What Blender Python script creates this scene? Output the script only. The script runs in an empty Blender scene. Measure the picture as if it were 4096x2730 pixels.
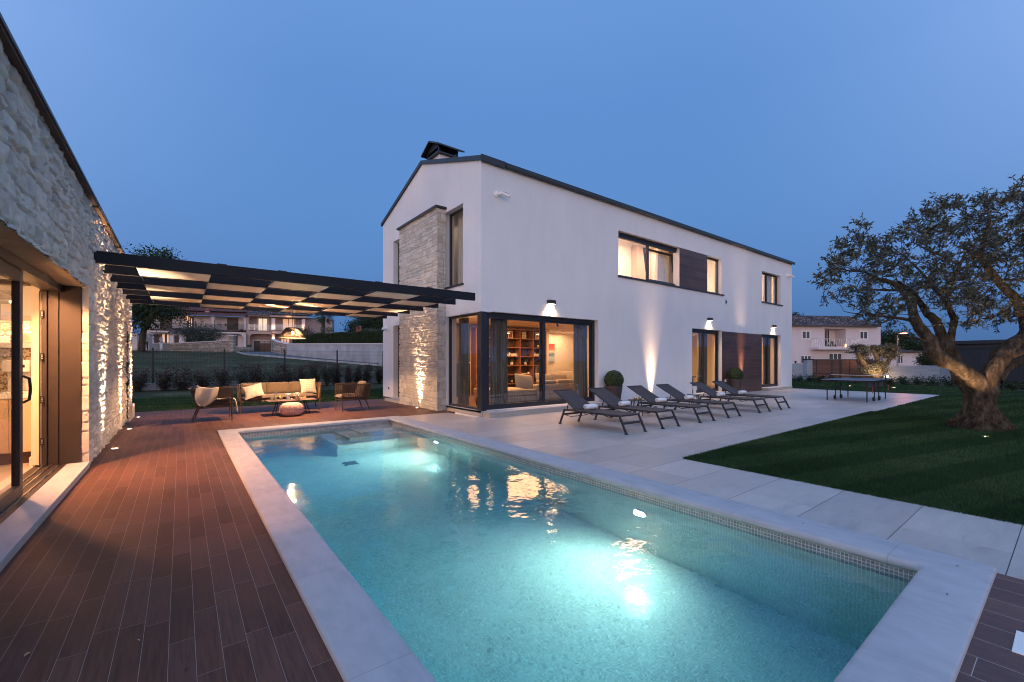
import bpy, bmesh, math, random
import numpy as np
from mathutils import Vector, Matrix
PI = math.pi
S = bpy.context.scene
C = S.collection
rnd = random.Random(7)

# ------------------------------------------------------------------ camera
F, CX, HY, EYE = 1733.0, 2048.0, 1443.0, 1.5
YAW = math.radians(37.4); sA, cA = math.sin(YAW), math.cos(YAW)
cam = bpy.data.cameras.new('camera'); camo = bpy.data.objects.new('camera', cam); C.objects.link(camo)
cam.sensor_width = 36.0; cam.lens = F / 4096 * 36.0
cam.shift_y = (HY - 1365.0) / 4096
cam.clip_start = 0.05; cam.clip_end = 2000
camo.location = (0, 0, EYE); camo.rotation_euler = (PI / 2, 0, -YAW)
S.camera = camo

# ------------------------------------------------------------------ world: clear dusk sky, afterglow in the west
W = bpy.data.worlds.new('World'); S.world = W; W.use_nodes = True
wn, wl = W.node_tree.nodes, W.node_tree.links
for n in list(wn): wn.remove(n)
def WN(t, **k):
    n = wn.new(t)
    for a, b in k.items(): setattr(n, a, b)
    return n
w_tc = WN('ShaderNodeTexCoord'); w_sep = WN('ShaderNodeSeparateXYZ'); wl.new(w_tc.outputs['Generated'], w_sep.inputs[0])
w_ramp = WN('ShaderNodeValToRGB'); wl.new(w_sep.outputs['Z'], w_ramp.inputs[0])
els = w_ramp.color_ramp.elements
SKY = [(0.0, (0.062, 0.140, 0.325)), (0.07, (0.080, 0.190, 0.435)), (0.20, (0.106, 0.252, 0.568)), (0.32, (0.115, 0.272, 0.615)), (0.5, (0.120, 0.280, 0.645)), (0.75, (0.165, 0.345, 0.74)), (1.0, (0.20, 0.38, 0.78))]
els[0].position = 0; els[0].color = (*SKY[0][1], 1); els[1].position = 1; els[1].color = (*SKY[-1][1], 1)
for p, c in SKY[1:-1]:
    e = els.new(p); e.color = (*c, 1)
GL = Vector((-0.80, -0.60, 0.10)).normalized()          # where the sun went down
w_dot = WN('ShaderNodeVectorMath', operation='DOT_PRODUCT'); wl.new(w_tc.outputs['Generated'], w_dot.inputs[0]); w_dot.inputs[1].default_value = GL
w_mr = WN('ShaderNodeMapRange', interpolation_type='SMOOTHSTEP'); wl.new(w_dot.outputs['Value'], w_mr.inputs['Value'])
w_mr.inputs['From Min'].default_value = 0.20; w_mr.inputs['From Max'].default_value = 1.0
w_mr.inputs['To Min'].default_value = 0.0; w_mr.inputs['To Max'].default_value = 1.0
w_add = WN('ShaderNodeMix', data_type='RGBA', blend_type='ADD'); w_add.clamp_result = False
w_add.inputs['Factor'].default_value = 1.0
w_gl = WN('ShaderNodeMix', data_type='RGBA', blend_type='MULTIPLY'); w_gl.inputs['Factor'].default_value = 1.0
w_low = WN('ShaderNodeMapRange', interpolation_type='SMOOTHSTEP'); wl.new(w_sep.outputs['Z'], w_low.inputs['Value']); w_low.inputs['From Min'].default_value = 0.42; w_low.inputs['From Max'].default_value = 0.0
w_gm = WN('ShaderNodeMath', operation='MULTIPLY'); wl.new(w_mr.outputs[0], w_gm.inputs[0]); wl.new(w_low.outputs[0], w_gm.inputs[1])
wl.new(w_gm.outputs[0], w_gl.inputs['A']); w_gl.inputs['B'].default_value = (3.95, 2.75, 2.2, 1)
# the dome grows paler away from the point opposite the set sun
w_hor = WN('ShaderNodeVectorMath', operation='MULTIPLY'); wl.new(w_tc.outputs['Generated'], w_hor.inputs[0]); w_hor.inputs[1].default_value = (1, 1, 0)
w_nrm = WN('ShaderNodeVectorMath', operation='NORMALIZE'); wl.new(w_hor.outputs[0], w_nrm.inputs[0])
w_hd = WN('ShaderNodeVectorMath', operation='DOT_PRODUCT'); wl.new(w_nrm.outputs[0], w_hd.inputs[0]); w_hd.inputs[1].default_value = (0.607, 0.794, 0)
w_sm = WN('ShaderNodeMapRange', interpolation_type='SMOOTHSTEP'); wl.new(w_hd.outputs['Value'], w_sm.inputs['Value'])
w_sm.inputs['From Min'].default_value = 0.95; w_sm.inputs['From Max'].default_value = 0.20
w_zz = WN('ShaderNodeMapRange'); wl.new(w_sep.outputs['Z'], w_zz.inputs['Value']); w_zz.inputs['From Min'].default_value = 0.08; w_zz.inputs['From Max'].default_value = 0.47
w_mm = WN('ShaderNodeMath', operation='MULTIPLY'); wl.new(w_sm.outputs[0], w_mm.inputs[0]); wl.new(w_zz.outputs[0], w_mm.inputs[1])
w_pal = WN('ShaderNodeMix', data_type='RGBA', blend_type='ADD'); w_pal.clamp_result = False; wl.new(w_mm.outputs[0], w_pal.inputs['Factor']); wl.new(w_ramp.outputs[0], w_pal.inputs['A']); w_pal.inputs['B'].default_value = (0.28, 0.34, 0.44, 1)
wl.new(w_pal.outputs['Result'], w_add.inputs['A']); wl.new(w_gl.outputs['Result'], w_add.inputs['B'])
w_bg = WN('ShaderNodeBackground'); w_bg.inputs['Strength'].default_value = 1.0; wl.new(w_add.outputs['Result'], w_bg.inputs['Color'])
w_out = WN('ShaderNodeOutputWorld'); wl.new(w_bg.outputs[0], w_out.inputs[0])

# ------------------------------------------------------------------ render settings
S.view_settings.view_transform = 'Standard'; S.view_settings.look = 'None'
S.view_settings.exposure = 0.0; S.view_settings.gamma = 1.0
S.render.engine = 'CYCLES'
cy = S.cycles
cy.use_denoising = True
try: cy.denoiser = 'OPENIMAGEDENOISE'
except Exception: pass
cy.max_bounces = 9; cy.diffuse_bounces = 4; cy.glossy_bounces = 4; cy.transmission_bounces = 7; cy.transparent_max_bounces = 24
cy.volume_bounces = 0; cy.sample_clamp_indirect = 40; cy.sample_clamp_direct = 0
cy.caustics_reflective = False; cy.caustics_refractive = True; cy.blur_glossy = 0.5
cy.filter_width = 1.05
cy.use_adaptive_sampling = True; cy.adaptive_threshold = 0.015

# ------------------------------------------------------------------ helpers
def lin(r, g, b):
    f = lambda v: (v / 255 / 12.92) if v / 255 <= 0.04045 else ((v / 255 + 0.055) / 1.055) ** 2.4
    return (f(r), f(g), f(b))
def ray(px, py):
    r = (px - CX) / F
    return Vector((sA + r * cA, cA - r * sA, (HY - py) / F))
def at(px, py, D):                       # point seen at a pixel of the photograph, D metres ahead
    return Vector((0, 0, EYE)) + ray(px, py) * D
def on_ground(px, py, z=0.0):
    d = ray(px, py); t = (z - EYE) / d.z
    return Vector((d.x * t, d.y * t, z))
def tag(o, label=None, cat=None, group=None, kind=None):
    if label: o['label'] = label
    if cat: o['category'] = cat
    if group: o['group'] = group
    if kind: o['kind'] = kind
    return o
def thing(name, label, cat, loc=(0, 0, 0), rz=0.0, group=None):
    o = bpy.data.objects.new(name, None); C.objects.link(o)
    o.empty_display_size = 0.2
    o.location = loc; o.rotation_euler = (0, 0, rz)
    return tag(o, label, cat, group)
def kids(o): return [c for c in bpy.data.objects if c.parent == o]
def copy_tree(o, parent=None, skip=()):
    c = o.copy(); C.objects.link(c); inv = o.matrix_parent_inverse.copy()
    if parent is not None: c.parent = parent; c.matrix_parent_inverse = inv
    for ch in kids(o): copy_tree(ch, c)
    return c
def dup(o, loc, rz=0.0, label=None, group=None, scale=None):
    c = copy_tree(o)
    c.location = loc; c.rotation_euler = (o.rotation_euler.x, o.rotation_euler.y, rz)
    if scale: c.scale = (scale,) * 3 if not hasattr(scale, '__len__') else scale
    if label: c['label'] = label
    if group: c['group'] = group
    return c

class MB:
    def __init__(s): s.v = []; s.f = []
    def add(s, vs, fs):
        b = len(s.v); s.v += [tuple(v) for v in vs]; s.f += [tuple(b + i for i in f) for f in fs]; return s
    def box(s, x0, x1, y0, y1, z0, z1):
        return s.add([(x0, y0, z0), (x1, y0, z0), (x1, y1, z0), (x0, y1, z0), (x0, y0, z1), (x1, y0, z1), (x1, y1, z1), (x0, y1, z1)],
                     [(0, 3, 2, 1), (4, 5, 6, 7), (0, 1, 5, 4), (1, 2, 6, 5), (2, 3, 7, 6), (3, 0, 4, 7)])
    def obox(s, c, size, M=None):
        hx, hy, hz = [k / 2 for k in size]; c = Vector(c)
        vs = [Vector(p) for p in [(-hx, -hy, -hz), (hx, -hy, -hz), (hx, hy, -hz), (-hx, hy, -hz), (-hx, -hy, hz), (hx, -hy, hz), (hx, hy, hz), (-hx, hy, hz)]]
        if M is not None: vs = [M @ v for v in vs]
        return s.add([c + v for v in vs], [(0, 3, 2, 1), (4, 5, 6, 7), (0, 1, 5, 4), (1, 2, 6, 5), (2, 3, 7, 6), (3, 0, 4, 7)])
    def beam(s, p, q, w, h=None, up=(0, 0, 1)):      # rectangular bar from p to q
        p, q = Vector(p), Vector(q); h = h or w
        d = (q - p).normalized(); u = Vector(up)
        if abs(d.dot(u)) > 0.98: u = Vector((1, 0, 0))
        a = d.cross(u).normalized(); b = a.cross(d)
        vs = []
        for e in (p, q):
            for i, j in ((-1, -1), (1, -1), (1, 1), (-1, 1)): vs.append(e + a * (i * w / 2) + b * (j * h / 2))
        return s.add(vs, [(0, 1, 2, 3), (7, 6, 5, 4), (0, 4, 5, 1), (1, 5, 6, 2), (2, 6, 7, 3), (3, 7, 4, 0)])
    def tube(s, pts, rad, n=8, cap=True, twist=None):
        pts = [Vector(p) for p in pts]
        if not hasattr(rad, '__len__'): rad = [rad] * len(pts)
        vs = []; fs = []; ref = None
        for i, p in enumerate(pts):
            d = (pts[min(i + 1, len(pts) - 1)] - pts[max(i - 1, 0)])
            d = d.normalized() if d.length > 1e-9 else Vector((0, 0, 1))
            if ref is None:
                ref = Vector((0, 0, 1)) if abs(d.z) < 0.9 else Vector((1, 0, 0))
            a = d.cross(ref)
            if a.length < 1e-6: a = d.cross(Vector((0, 1, 0)))
            a.normalize(); b = d.cross(a); ref = -b if False else ref
            ref = a.cross(d)
            for k in range(n):
                t = 2 * PI * k / n
                vs.append(p + (a * math.cos(t) + b * math.sin(t)) * rad[i])
        for i in range(len(pts) - 1):
            for k in range(n):
                k2 = (k + 1) % n
                fs.append((i * n + k, i * n + k2, (i + 1) * n + k2, (i + 1) * n + k))
        if cap:
            fs.append(tuple(range(n - 1, -1, -1))); fs.append(tuple((len(pts) - 1) * n + k for k in range(n)))
        return s.add(vs, fs)
    def cyl(s, p, q, r0, r1=None, n=12): return s.tube([p, q], [r0, r0 if r1 is None else r1], n)
    def lathe(s, prof, c=(0, 0, 0), n=24, cap=False, sx=1, sy=1):
        vs = []; fs = []
        for r, z in prof:
            for k in range(n):
                t = 2 * PI * k / n; vs.append((c[0] + r * math.cos(t) * sx, c[1] + r * math.sin(t) * sy, c[2] + z))
        for i in range(len(prof) - 1):
            for k in range(n):
                k2 = (k + 1) % n; fs.append((i * n + k, i * n + k2, (i + 1) * n + k2, (i + 1) * n + k))
        if cap:
            fs.append(tuple(range(n - 1, -1, -1))); fs.append(tuple((len(prof) - 1) * n + k for k in range(n)))
        return s.add(vs, fs)
    def poly(s, pts): return s.add(pts, [tuple(range(len(pts)))])
    def prism(s, pts, off):              # polygon pushed along a vector
        pts = [Vector(p) for p in pts]; o = Vector(off); n = len(pts)
        return s.add(pts + [p + o for p in pts], [tuple(range(n - 1, -1, -1)), tuple(range(n, 2 * n))] + [(i, (i + 1) % n, n + (i + 1) % n, n + i) for i in range(n)])
    def grid(s, fn, nu, nv):
        vs = [fn(i / nu, j / nv) for j in range(nv + 1) for i in range(nu + 1)]
        return s.add(vs, [(j * (nu + 1) + i, j * (nu + 1) + i + 1, (j + 1) * (nu + 1) + i + 1, (j + 1) * (nu + 1) + i) for j in range(nv) for i in range(nu)])
    def build(s, name, mat, parent=None, smooth=False, bevel=0, solid=0, subsurf=0):
        me = bpy.data.meshes.new(name); me.from_pydata(s.v, [], s.f); me.update()
        if smooth: me.polygons.foreach_set('use_smooth', [True] * len(me.polygons))
        o = bpy.data.objects.new(name, me); C.objects.link(o)
        if mat: me.materials.append(mat)
        if parent: o.parent = parent
        if solid:
            m = o.modifiers.new('solid', 'SOLIDIFY'); m.thickness = solid; m.offset = 0
        if bevel:
            m = o.modifiers.new('bevel', 'BEVEL'); m.width = bevel; m.segments = 2; m.limit_method = 'ANGLE'; m.angle_limit = math.radians(40)
            m.harden_normals = False
        if subsurf:
            m = o.modifiers.new('sub', 'SUBSURF'); m.levels = subsurf; m.render_levels = subsurf
        return o

def np_mesh(name, verts, faces, mat, parent=None, smooth=False, tint=None):
    """verts (n,3), faces (m,k) numpy arrays; tint = per-vertex value stored as attribute 'tint'"""
    verts = np.ascontiguousarray(verts, dtype=np.float32); faces = np.ascontiguousarray(faces, dtype=np.int32)
    me = bpy.data.meshes.new(name); k = faces.shape[1]
    me.vertices.add(len(verts)); me.vertices.foreach_set('co', verts.ravel())
    me.loops.add(faces.size); me.loops.foreach_set('vertex_index', faces.ravel())
    me.polygons.add(len(faces)); me.polygons.foreach_set('loop_start', np.arange(0, faces.size, k, dtype=np.int32))
    me.polygons.foreach_set('loop_total', np.full(len(faces), k, dtype=np.int32))
    if smooth: me.polygons.foreach_set('use_smooth', np.ones(len(faces), dtype=bool))
    me.update(calc_edges=True); me.validate()
    if tint is not None:
        a = me.attributes.new('tint', 'FLOAT', 'POINT'); a.data.foreach_set('value', np.ascontiguousarray(tint, dtype=np.float32))
    if mat: me.materials.append(mat)
    o = bpy.data.objects.new(name, me); C.objects.link(o)
    if parent: o.parent = parent
    return o

# value noise for numpy
def _hash(ix, iy, seed):
    h = (ix.astype(np.int64) * 374761393 + iy.astype(np.int64) * 668265263 + seed * 974711) & 0x7fffffff
    h = ((h ^ (h >> 13)) * 1274126177) & 0x7fffffff
    return ((h ^ (h >> 16)) & 0xffff) / 65535.0
def vnoise(x, y, seed=0):
    ix, iy = np.floor(x), np.floor(y); fx, fy = x - ix, y - iy
    fx = fx * fx * (3 - 2 * fx); fy = fy * fy * (3 - 2 * fy)
    a = _hash(ix, iy, seed); b = _hash(ix + 1, iy, seed); c = _hash(ix, iy + 1, seed); d = _hash(ix + 1, iy + 1, seed)
    return (a + (b - a) * fx) * (1 - fy) + (c + (d - c) * fx) * fy
def fbm(x, y, seed=0, oct=4):
    v = 0; a = 0.5; t = 0
    for o in range(oct):
        v = v + a * vnoise(x, y, seed + o * 17); t += a; a *= 0.5; x = x * 2.03; y = y * 2.03
    return v / t

# ------------------------------------------------------------------ materials
def mat_new(name):
    m = bpy.data.materials.new(name); m.use_nodes = True
    nt = m.node_tree
    return m, nt, nt.nodes['Principled BSDF'], nt.nodes, nt.links
def setp(b, **k):
    al = dict(spec='Specular IOR Level', rough='Roughness', metal='Metallic', trans='Transmission Weight', ior='IOR', sheen='Sheen Weight', coat='Coat Weight', sss='Subsurface Weight')
    for a, v in k.items():
        b.inputs[al.get(a, a)].default_value = v
def ramp(N, L, src, stops):
    r = N.new('ShaderNodeValToRGB'); L.new(src, r.inputs[0]); e = r.color_ramp.elements
    e[0].position = stops[0][0]; e[0].color = (*stops[0][1], 1); e[1].position = stops[-1][0]; e[1].color = (*stops[-1][1], 1)
    for p, c in stops[1:-1]:
        x = e.new(p); x.color = (*c, 1)
    return r
def noise_of(N, L, scale, detail=4, rough=0.55, coord='Object', stretch=None, rotz=0):
    tc = N.new('ShaderNodeTexCoord'); t = N.new('ShaderNodeTexNoise'); t.inputs['Scale'].default_value = scale; t.inputs['Detail'].default_value = detail; t.inputs['Roughness'].default_value = rough
    if stretch or rotz:
        mp = N.new('ShaderNodeMapping'); mp.inputs['Scale'].default_value = stretch or (1, 1, 1); mp.inputs['Rotation'].default_value = (0, 0, rotz)
        L.new(tc.outputs[coord], mp.inputs[0]); L.new(mp.outputs[0], t.inputs['Vector'])
    else: L.new(tc.outputs[coord], t.inputs['Vector'])
    return t
def bump(N, L, b, src, strength=0.3, dist=0.01, prev=None):
    n = N.new('ShaderNodeBump'); n.inputs['Strength'].default_value = strength; n.inputs['Distance'].default_value = dist
    L.new(src, n.inputs['Height'])
    if prev is not None: L.new(prev.outputs[0], n.inputs['Normal'])
    L.new(n.outputs[0], b.inputs['Normal']); return n
def plain(name, col, rough=0.6, var=0.12, scale=6.0, bmp=0.0, bscale=60, bdist=0.003, **k):
    m, nt, b, N, L = mat_new(name)
    t = noise_of(N, L, scale)
    lo = tuple(c * (1 - var) for c in col); hi = tuple(min(1, c * (1 + var)) for c in col)
    r = ramp(N, L, t.outputs[0], [(0.3, lo), (0.7, hi)]); L.new(r.outputs[0], b.inputs['Base Color'])
    setp(b, rough=rough, **k)
    if bmp:
        t2 = noise_of(N, L, bscale, 3); bump(N, L, b, t2.outputs[0], bmp, bdist)
    return m
def attr_mat(name, stops, rough=0.8, noise=0.25, nscale=8, bmp=0, bscale=80, bdist=.004, trans=0, **k):
    """base colour from the 'tint' attribute (each stone, leaf or plank has its own), broken up by noise"""
    m, nt, b, N, L = mat_new(name)
    a = N.new('ShaderNodeAttribute'); a.attribute_name = 'tint'
    r = ramp(N, L, a.outputs['Fac'], stops)
    t = noise_of(N, L, nscale); mx = N.new('ShaderNodeMix'); mx.data_type = 'RGBA'; mx.blend_type = 'MULTIPLY'; mx.inputs['Factor'].default_value = 1
    rr = ramp(N, L, t.outputs[0], [(0.3, (1 - noise,) * 3), (0.7, (1 + 0 * noise,) * 3)])
    L.new(r.outputs[0], mx.inputs['A']); L.new(rr.outputs[0], mx.inputs['B']); L.new(mx.outputs['Result'], b.inputs['Base Color'])
    setp(b, rough=rough, **k)
    if bmp:
        t2 = noise_of(N, L, bscale, 5, 0.65); bump(N, L, b, t2.outputs[0], bmp, bdist)
    if trans:
        out = N['Material Output']; tr = N.new('ShaderNodeBsdfTranslucent'); L.new(mx.outputs['Result'], tr.inputs[0])
        ms = N.new('ShaderNodeMixShader'); ms.inputs[0].default_value = trans
        L.new(b.outputs[0], ms.inputs[1]); L.new(tr.outputs[0], ms.inputs[2]); L.new(ms.outputs[0], out.inputs[0])
    return m
def emit(name, col, strength):
    m, nt, b, N, L = mat_new(name)
    b.inputs['Base Color'].default_value = (0.8, 0.8, 0.8, 1)
    b.inputs['Emission Color'].default_value = (*col, 1); b.inputs['Emission Strength'].default_value = strength
    return m
def math_node(N, L, op, a, b=None, clamp=False):
    n = N.new('ShaderNodeMath'); n.operation = op; n.use_clamp = clamp
    for i, v in enumerate((a, b)):
        if v is None: continue
        if hasattr(v, 'links') or hasattr(v, 'is_linked'): L.new(v, n.inputs[i])
        else: n.inputs[i].default_value = v
    return n.outputs[0]
def pane_glass(name, tint=(1, 1, 1), refl=1.0, ior=1.5):
    m, nt, b, N, L = mat_new(name); N.remove(b); out = N['Material Output']
    ge = N.new('ShaderNodeNewGeometry'); dt = N.new('ShaderNodeVectorMath'); dt.operation = 'DOT_PRODUCT'; L.new(ge.outputs['Normal'], dt.inputs[0]); L.new(ge.outputs['Incoming'], dt.inputs[1])
    f0 = 2 * ((ior - 1) / (ior + 1)) ** 2 * refl            # two faces of a pane; the same from either side
    k = math_node(N, L, 'POWER', math_node(N, L, 'SUBTRACT', 1.0, math_node(N, L, 'ABSOLUTE', dt.outputs['Value'])), 5.0)
    fo = math_node(N, L, 'ADD', math_node(N, L, 'MULTIPLY', k, 1 - f0), f0, True)
    class mu: outputs = [fo]
    tr = N.new('ShaderNodeBsdfTransparent'); tr.inputs[0].default_value = (*tint, 1)
    gl = N.new('ShaderNodeBsdfGlossy'); gl.inputs['Roughness'].default_value = 0.0
    ms = N.new('ShaderNodeMixShader'); L.new(mu.outputs[0], ms.inputs[0]); L.new(tr.outputs[0], ms.inputs[1]); L.new(gl.outputs[0], ms.inputs[2]); L.new(ms.outputs[0], out.inputs[0])
    return m
def plank_mat(name, wx, ly, ox, cols, grout, gw=0.0035, rough=0.45, axis='xy', stag=1.0, grain=(90, 6), bstr=0.25, spec=0.5, oy=0.0):
    """tiles or planks of width wx across and length ly along; random stagger per row"""
    m, nt, b, N, L = mat_new(name)
    tc = N.new('ShaderNodeTexCoord'); sp = N.new('ShaderNodeSeparateXYZ'); L.new(tc.outputs['Object'], sp.inputs[0])
    ax = {'x': sp.outputs['X'], 'y': sp.outputs['Y'], 'z': sp.outputs['Z']}
    u, v = ax[axis[0]], ax[axis[1]]
    u1 = math_node(N, L, 'DIVIDE', math_node(N, L, 'SUBTRACT', u, ox), wx)
    row = math_node(N, L, 'FLOOR', u1); fu = math_node(N, L, 'SUBTRACT', u1, row)
    wn_ = N.new('ShaderNodeTexWhiteNoise'); wn_.noise_dimensions = '1D'; L.new(row, wn_.inputs['W'])
    v1 = math_node(N, L, 'ADD', math_node(N, L, 'DIVIDE', math_node(N, L, 'SUBTRACT', v, oy), ly), math_node(N, L, 'MULTIPLY', wn_.outputs['Value'], stag))
    col = math_node(N, L, 'FLOOR', v1); fv = math_node(N, L, 'SUBTRACT', v1, col)
    du = math_node(N, L, 'MULTIPLY', math_node(N, L, 'MINIMUM', fu, math_node(N, L, 'SUBTRACT', 1.0, fu)), wx)
    dv = math_node(N, L, 'MULTIPLY', math_node(N, L, 'MINIMUM', fv, math_node(N, L, 'SUBTRACT', 1.0, fv)), ly)
    dd = math_node(N, L, 'MINIMUM', du, dv)
    g = math_node(N, L, 'LESS_THAN', dd, gw / 2)
    cmb = N.new('ShaderNodeCombineXYZ'); L.new(row, cmb.inputs[0]); L.new(col, cmb.inputs[1])
    w2 = N.new('ShaderNodeTexWhiteNoise'); w2.noise_dimensions = '2D'; L.new(cmb.outputs[0], w2.inputs['Vector'])
    r = ramp(N, L, w2.outputs['Value'], cols)
    # grain: stretched noise, shifted per plank
    off = N.new('ShaderNodeVectorMath'); off.operation = 'ADD'; L.new(tc.outputs['Object'], off.inputs[0])
    sc3 = N.new('ShaderNodeVectorMath'); sc3.operation = 'SCALE'; L.new(w2.outputs['Color'], sc3.inputs[0]); sc3.inputs['Scale'].default_value = 7.0; L.new(sc3.outputs[0], off.inputs[1])
    mp = N.new('ShaderNodeMapping'); L.new(off.outputs[0], mp.inputs[0])
    sx = {axis[0]: grain[0], axis[1]: grain[1]}
    mp.inputs['Scale'].default_value = tuple(sx.get(k, 20) for k in 'xyz')
    t = N.new('ShaderNodeTexNoise'); t.inputs['Scale'].default_value = 1.0; t.inputs['Detail'].default_value = 5; t.inputs['Roughness'].default_value = 0.6; L.new(mp.outputs[0], t.inputs['Vector'])
    gr = ramp(N, L, t.outputs[0], [(0.3, (0.60, 0.60, 0.60)), (0.72, (1.28, 1.28, 1.28))])
    mx = N.new('ShaderNodeMix'); mx.data_type = 'RGBA'; mx.blend_type = 'MULTIPLY'; mx.inputs['Factor'].default_value = 1.0
    L.new(r.outputs[0], mx.inputs['A']); L.new(gr.outputs[0], mx.inputs['B'])
    big = noise_of(N, L, 0.9, 4); bg = ramp(N, L, big.outputs[0], [(0.35, (0.85, 0.85, 0.85)), (0.65, (1.08, 1.08, 1.08))])
    mx3 = N.new('ShaderNodeMix'); mx3.data_type = 'RGBA'; mx3.blend_type = 'MULTIPLY'; mx3.inputs['Factor'].default_value = 1.0
    L.new(mx.outputs['Result'], mx3.inputs['A']); L.new(bg.outputs[0], mx3.inputs['B'])
    m2 = N.new('ShaderNodeMix'); m2.data_type = 'RGBA'; L.new(g, m2.inputs['Factor']); L.new(mx3.outputs['Result'], m2.inputs['A']); m2.inputs['B'].default_value = (*grout, 1)
    L.new(m2.outputs['Result'], b.inputs['Base Color'])
    rg = ramp(N, L, t.outputs[0], [(0.3, (rough * 0.8,) * 3), (0.7, (min(1, rough * 1.25),) * 3)]); L.new(rg.outputs[0], b.inputs['Roughness'])
    setp(b, spec=spec)
    hgt = math_node(N, L, 'SUBTRACT', math_node(N, L, 'MULTIPLY', t.outputs[0], 0.6), math_node(N, L, 'MULTIPLY', g, 1.0))
    bump(N, L, b, hgt, bstr, 0.002)
    return m

WARM = (1.0, 0.54, 0.24); WARM2 = (1.0, 0.62, 0.36)
M = {}
def stucco_mat():
    m, nt, b, N, L = mat_new('white_stucco'); t = noise_of(N, L, 1.1, 6, 0.6, stretch=(1, 1, 0.45)); t2 = noise_of(N, L, 120, 4); t3 = noise_of(N, L, 5, 4, 0.6, stretch=(1.6, 1.6, 0.12))
    r = ramp(N, L, t.outputs[0], [(0.3, (0.70, 0.675, 0.665)), (0.7, (0.765, 0.735, 0.722))]); r3 = ramp(N, L, t3.outputs[0], [(0.25, (0.98, 0.977, 0.973)), (0.5, (1.0, 1.0, 1.0))])
    mx = N.new('ShaderNodeMix'); mx.data_type = 'RGBA'; mx.blend_type = 'MULTIPLY'; mx.inputs['Factor'].default_value = 1; L.new(r.outputs[0], mx.inputs['A']); L.new(r3.outputs[0], mx.inputs['B']); L.new(mx.outputs['Result'], b.inputs['Base Color']); setp(b, rough=0.92, spec=0.2)
    s = math_node(N, L, 'ADD', t2.outputs[0], math_node(N, L, 'MULTIPLY', noise_of(N, L, 24, 4).outputs[0], 1.2)); bump(N, L, b, s, 0.45, 0.006); return m
M['stucco'] = stucco_mat()
M['stucco_far'] = plain('far_render', (0.62, 0.54, 0.54), 0.9, 0.05, 0.8, 0.2, 60, 0.004)
M['mauve'] = plain('mauve_render', (0.34, 0.25, 0.24), 0.9, 0.05, 0.8)
M['white'] = plain('white_paint', (0.80, 0.78, 0.74), 0.5, 0.03, 3)
M['plaster'] = plain('interior_plaster', (0.80, 0.70, 0.58), 0.8, 0.03, 2)
M['anthracite'] = plain('anthracite_metal', (0.016, 0.018, 0.024), 0.42, 0.15, 5, 0.05, 200, 0.001, metal=0.0)
M['bronze'] = plain('dark_bronze_metal', (0.034, 0.022, 0.016), 0.5, 0.15, 5, 0.1, 260, 0.001)
M['black'] = plain('black_plastic', (0.012, 0.012, 0.013), 0.5, 0.2, 8)
M['steel'] = plain('brushed_steel', (0.55, 0.55, 0.56), 0.3, 0.1, 10, metal=1.0)
M['white_metal'] = plain('white_enamel', (0.78, 0.76, 0.74), 0.35, 0.05, 5)
M['fabric'] = plain('olive_brown_cushion', (0.118, 0.082, 0.048), 0.95, 0.15, 120, 0.5, 420, 0.002, sheen=0.3)
M['cream'] = plain('cream_fabric', (0.44, 0.385, 0.31), 0.95, 0.06, 60, 0.3, 300, 0.002, sheen=0.2)
M['panel'] = plain('canopy_cream_fabric', (0.74, 0.68, 0.60), 0.85, 0.04, 8, 0.15, 400, 0.001)
M['sofa_in'] = plain('beige_sofa_fabric', (0.42, 0.34, 0.25), 0.95, 0.08, 30, 0.4, 200, 0.003)
M['rope'] = plain('brown_rope', (0.055, 0.034, 0.020), 0.85, 0.25, 40, 0.4, 300, 0.002)
M['wood_frame'] = plain('dark_brown_frame', (0.060, 0.036, 0.022), 0.5, 0.2, 20)
M['towel'] = plain('white_towel', (0.80, 0.79, 0.78), 0.95, 0.05, 40, 0.7, 260, 0.004, sheen=0.3)
M['mesh_fabric'] = plain('lounger_mesh', (0.050, 0.038, 0.040), 0.75, 0.15, 300, 0.5, 900, 0.001)
M['lounger'] = plain('lounger_metal', (0.030, 0.027, 0.030), 0.45, 0.1, 20)
M['pouf'] = plain('pink_knit', (0.62, 0.36, 0.30), 0.95, 0.1, 30, 0.5, 200, 0.003)
M['pot'] = plain('brown_planter', (0.050, 0.036, 0.035), 0.55, 0.15, 8, 0.1, 100, .002)
M['soil'] = plain('bare_soil', (0.05, 0.035, 0.025), 0.95, 0.3, 20, 0.8, 40, 0.02)
M['concrete'] = plain('concrete', (0.36, 0.36, 0.36), 0.85, 0.16, 2.2, 0.3, 30, 0.006)
M['brickred'] = plain('red_brick', (0.30, 0.09, 0.05), 0.85, 0.2, 12)
M['curtain'] = plain('grey_curtain', (0.20, 0.17, 0.135), 0.9, 0.06, 5, 0.2, 300, 0.001)
M['sheer'] = plain('sheer_curtain', (0.75, 0.68, 0.60), 0.9, 0.04, 5)
M['shelfwood'] = plain('orange_brown_wood', (0.28, 0.105, 0.040), 0.5, 0.2, 14)
M['darkwood'] = plain('dark_wood', (0.075, 0.035, 0.018), 0.55, 0.25, 12)
M['skin'] = plain('skin', (0.42, 0.24, 0.17), 0.6, 0.05, 5)
M['hair'] = plain('dark_hair', (0.03, 0.02, 0.015), 0.7)
M['whitecloth'] = plain('white_clothes', (0.75, 0.75, 0.78), 0.9, 0.05, 8)
M['darkcloth'] = plain('dark_trousers', (0.03, 0.03, 0.04), 0.9)
M['greyshirt'] = plain('pale_shirt', (0.45, 0.45, 0.48), 0.9)
M['glass'] = pane_glass('window_glass', (0.90, 0.91, 0.90), 1.9, 1.55)
M['glass_dark'] = pane_glass('dark_window_glass', (0.55, 0.58, 0.6), 1.3, 1.55)
M['drink_glass'] = pane_glass('clear_glass', (0.93, 0.95, 0.93), 1.6, 1.5)
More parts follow.
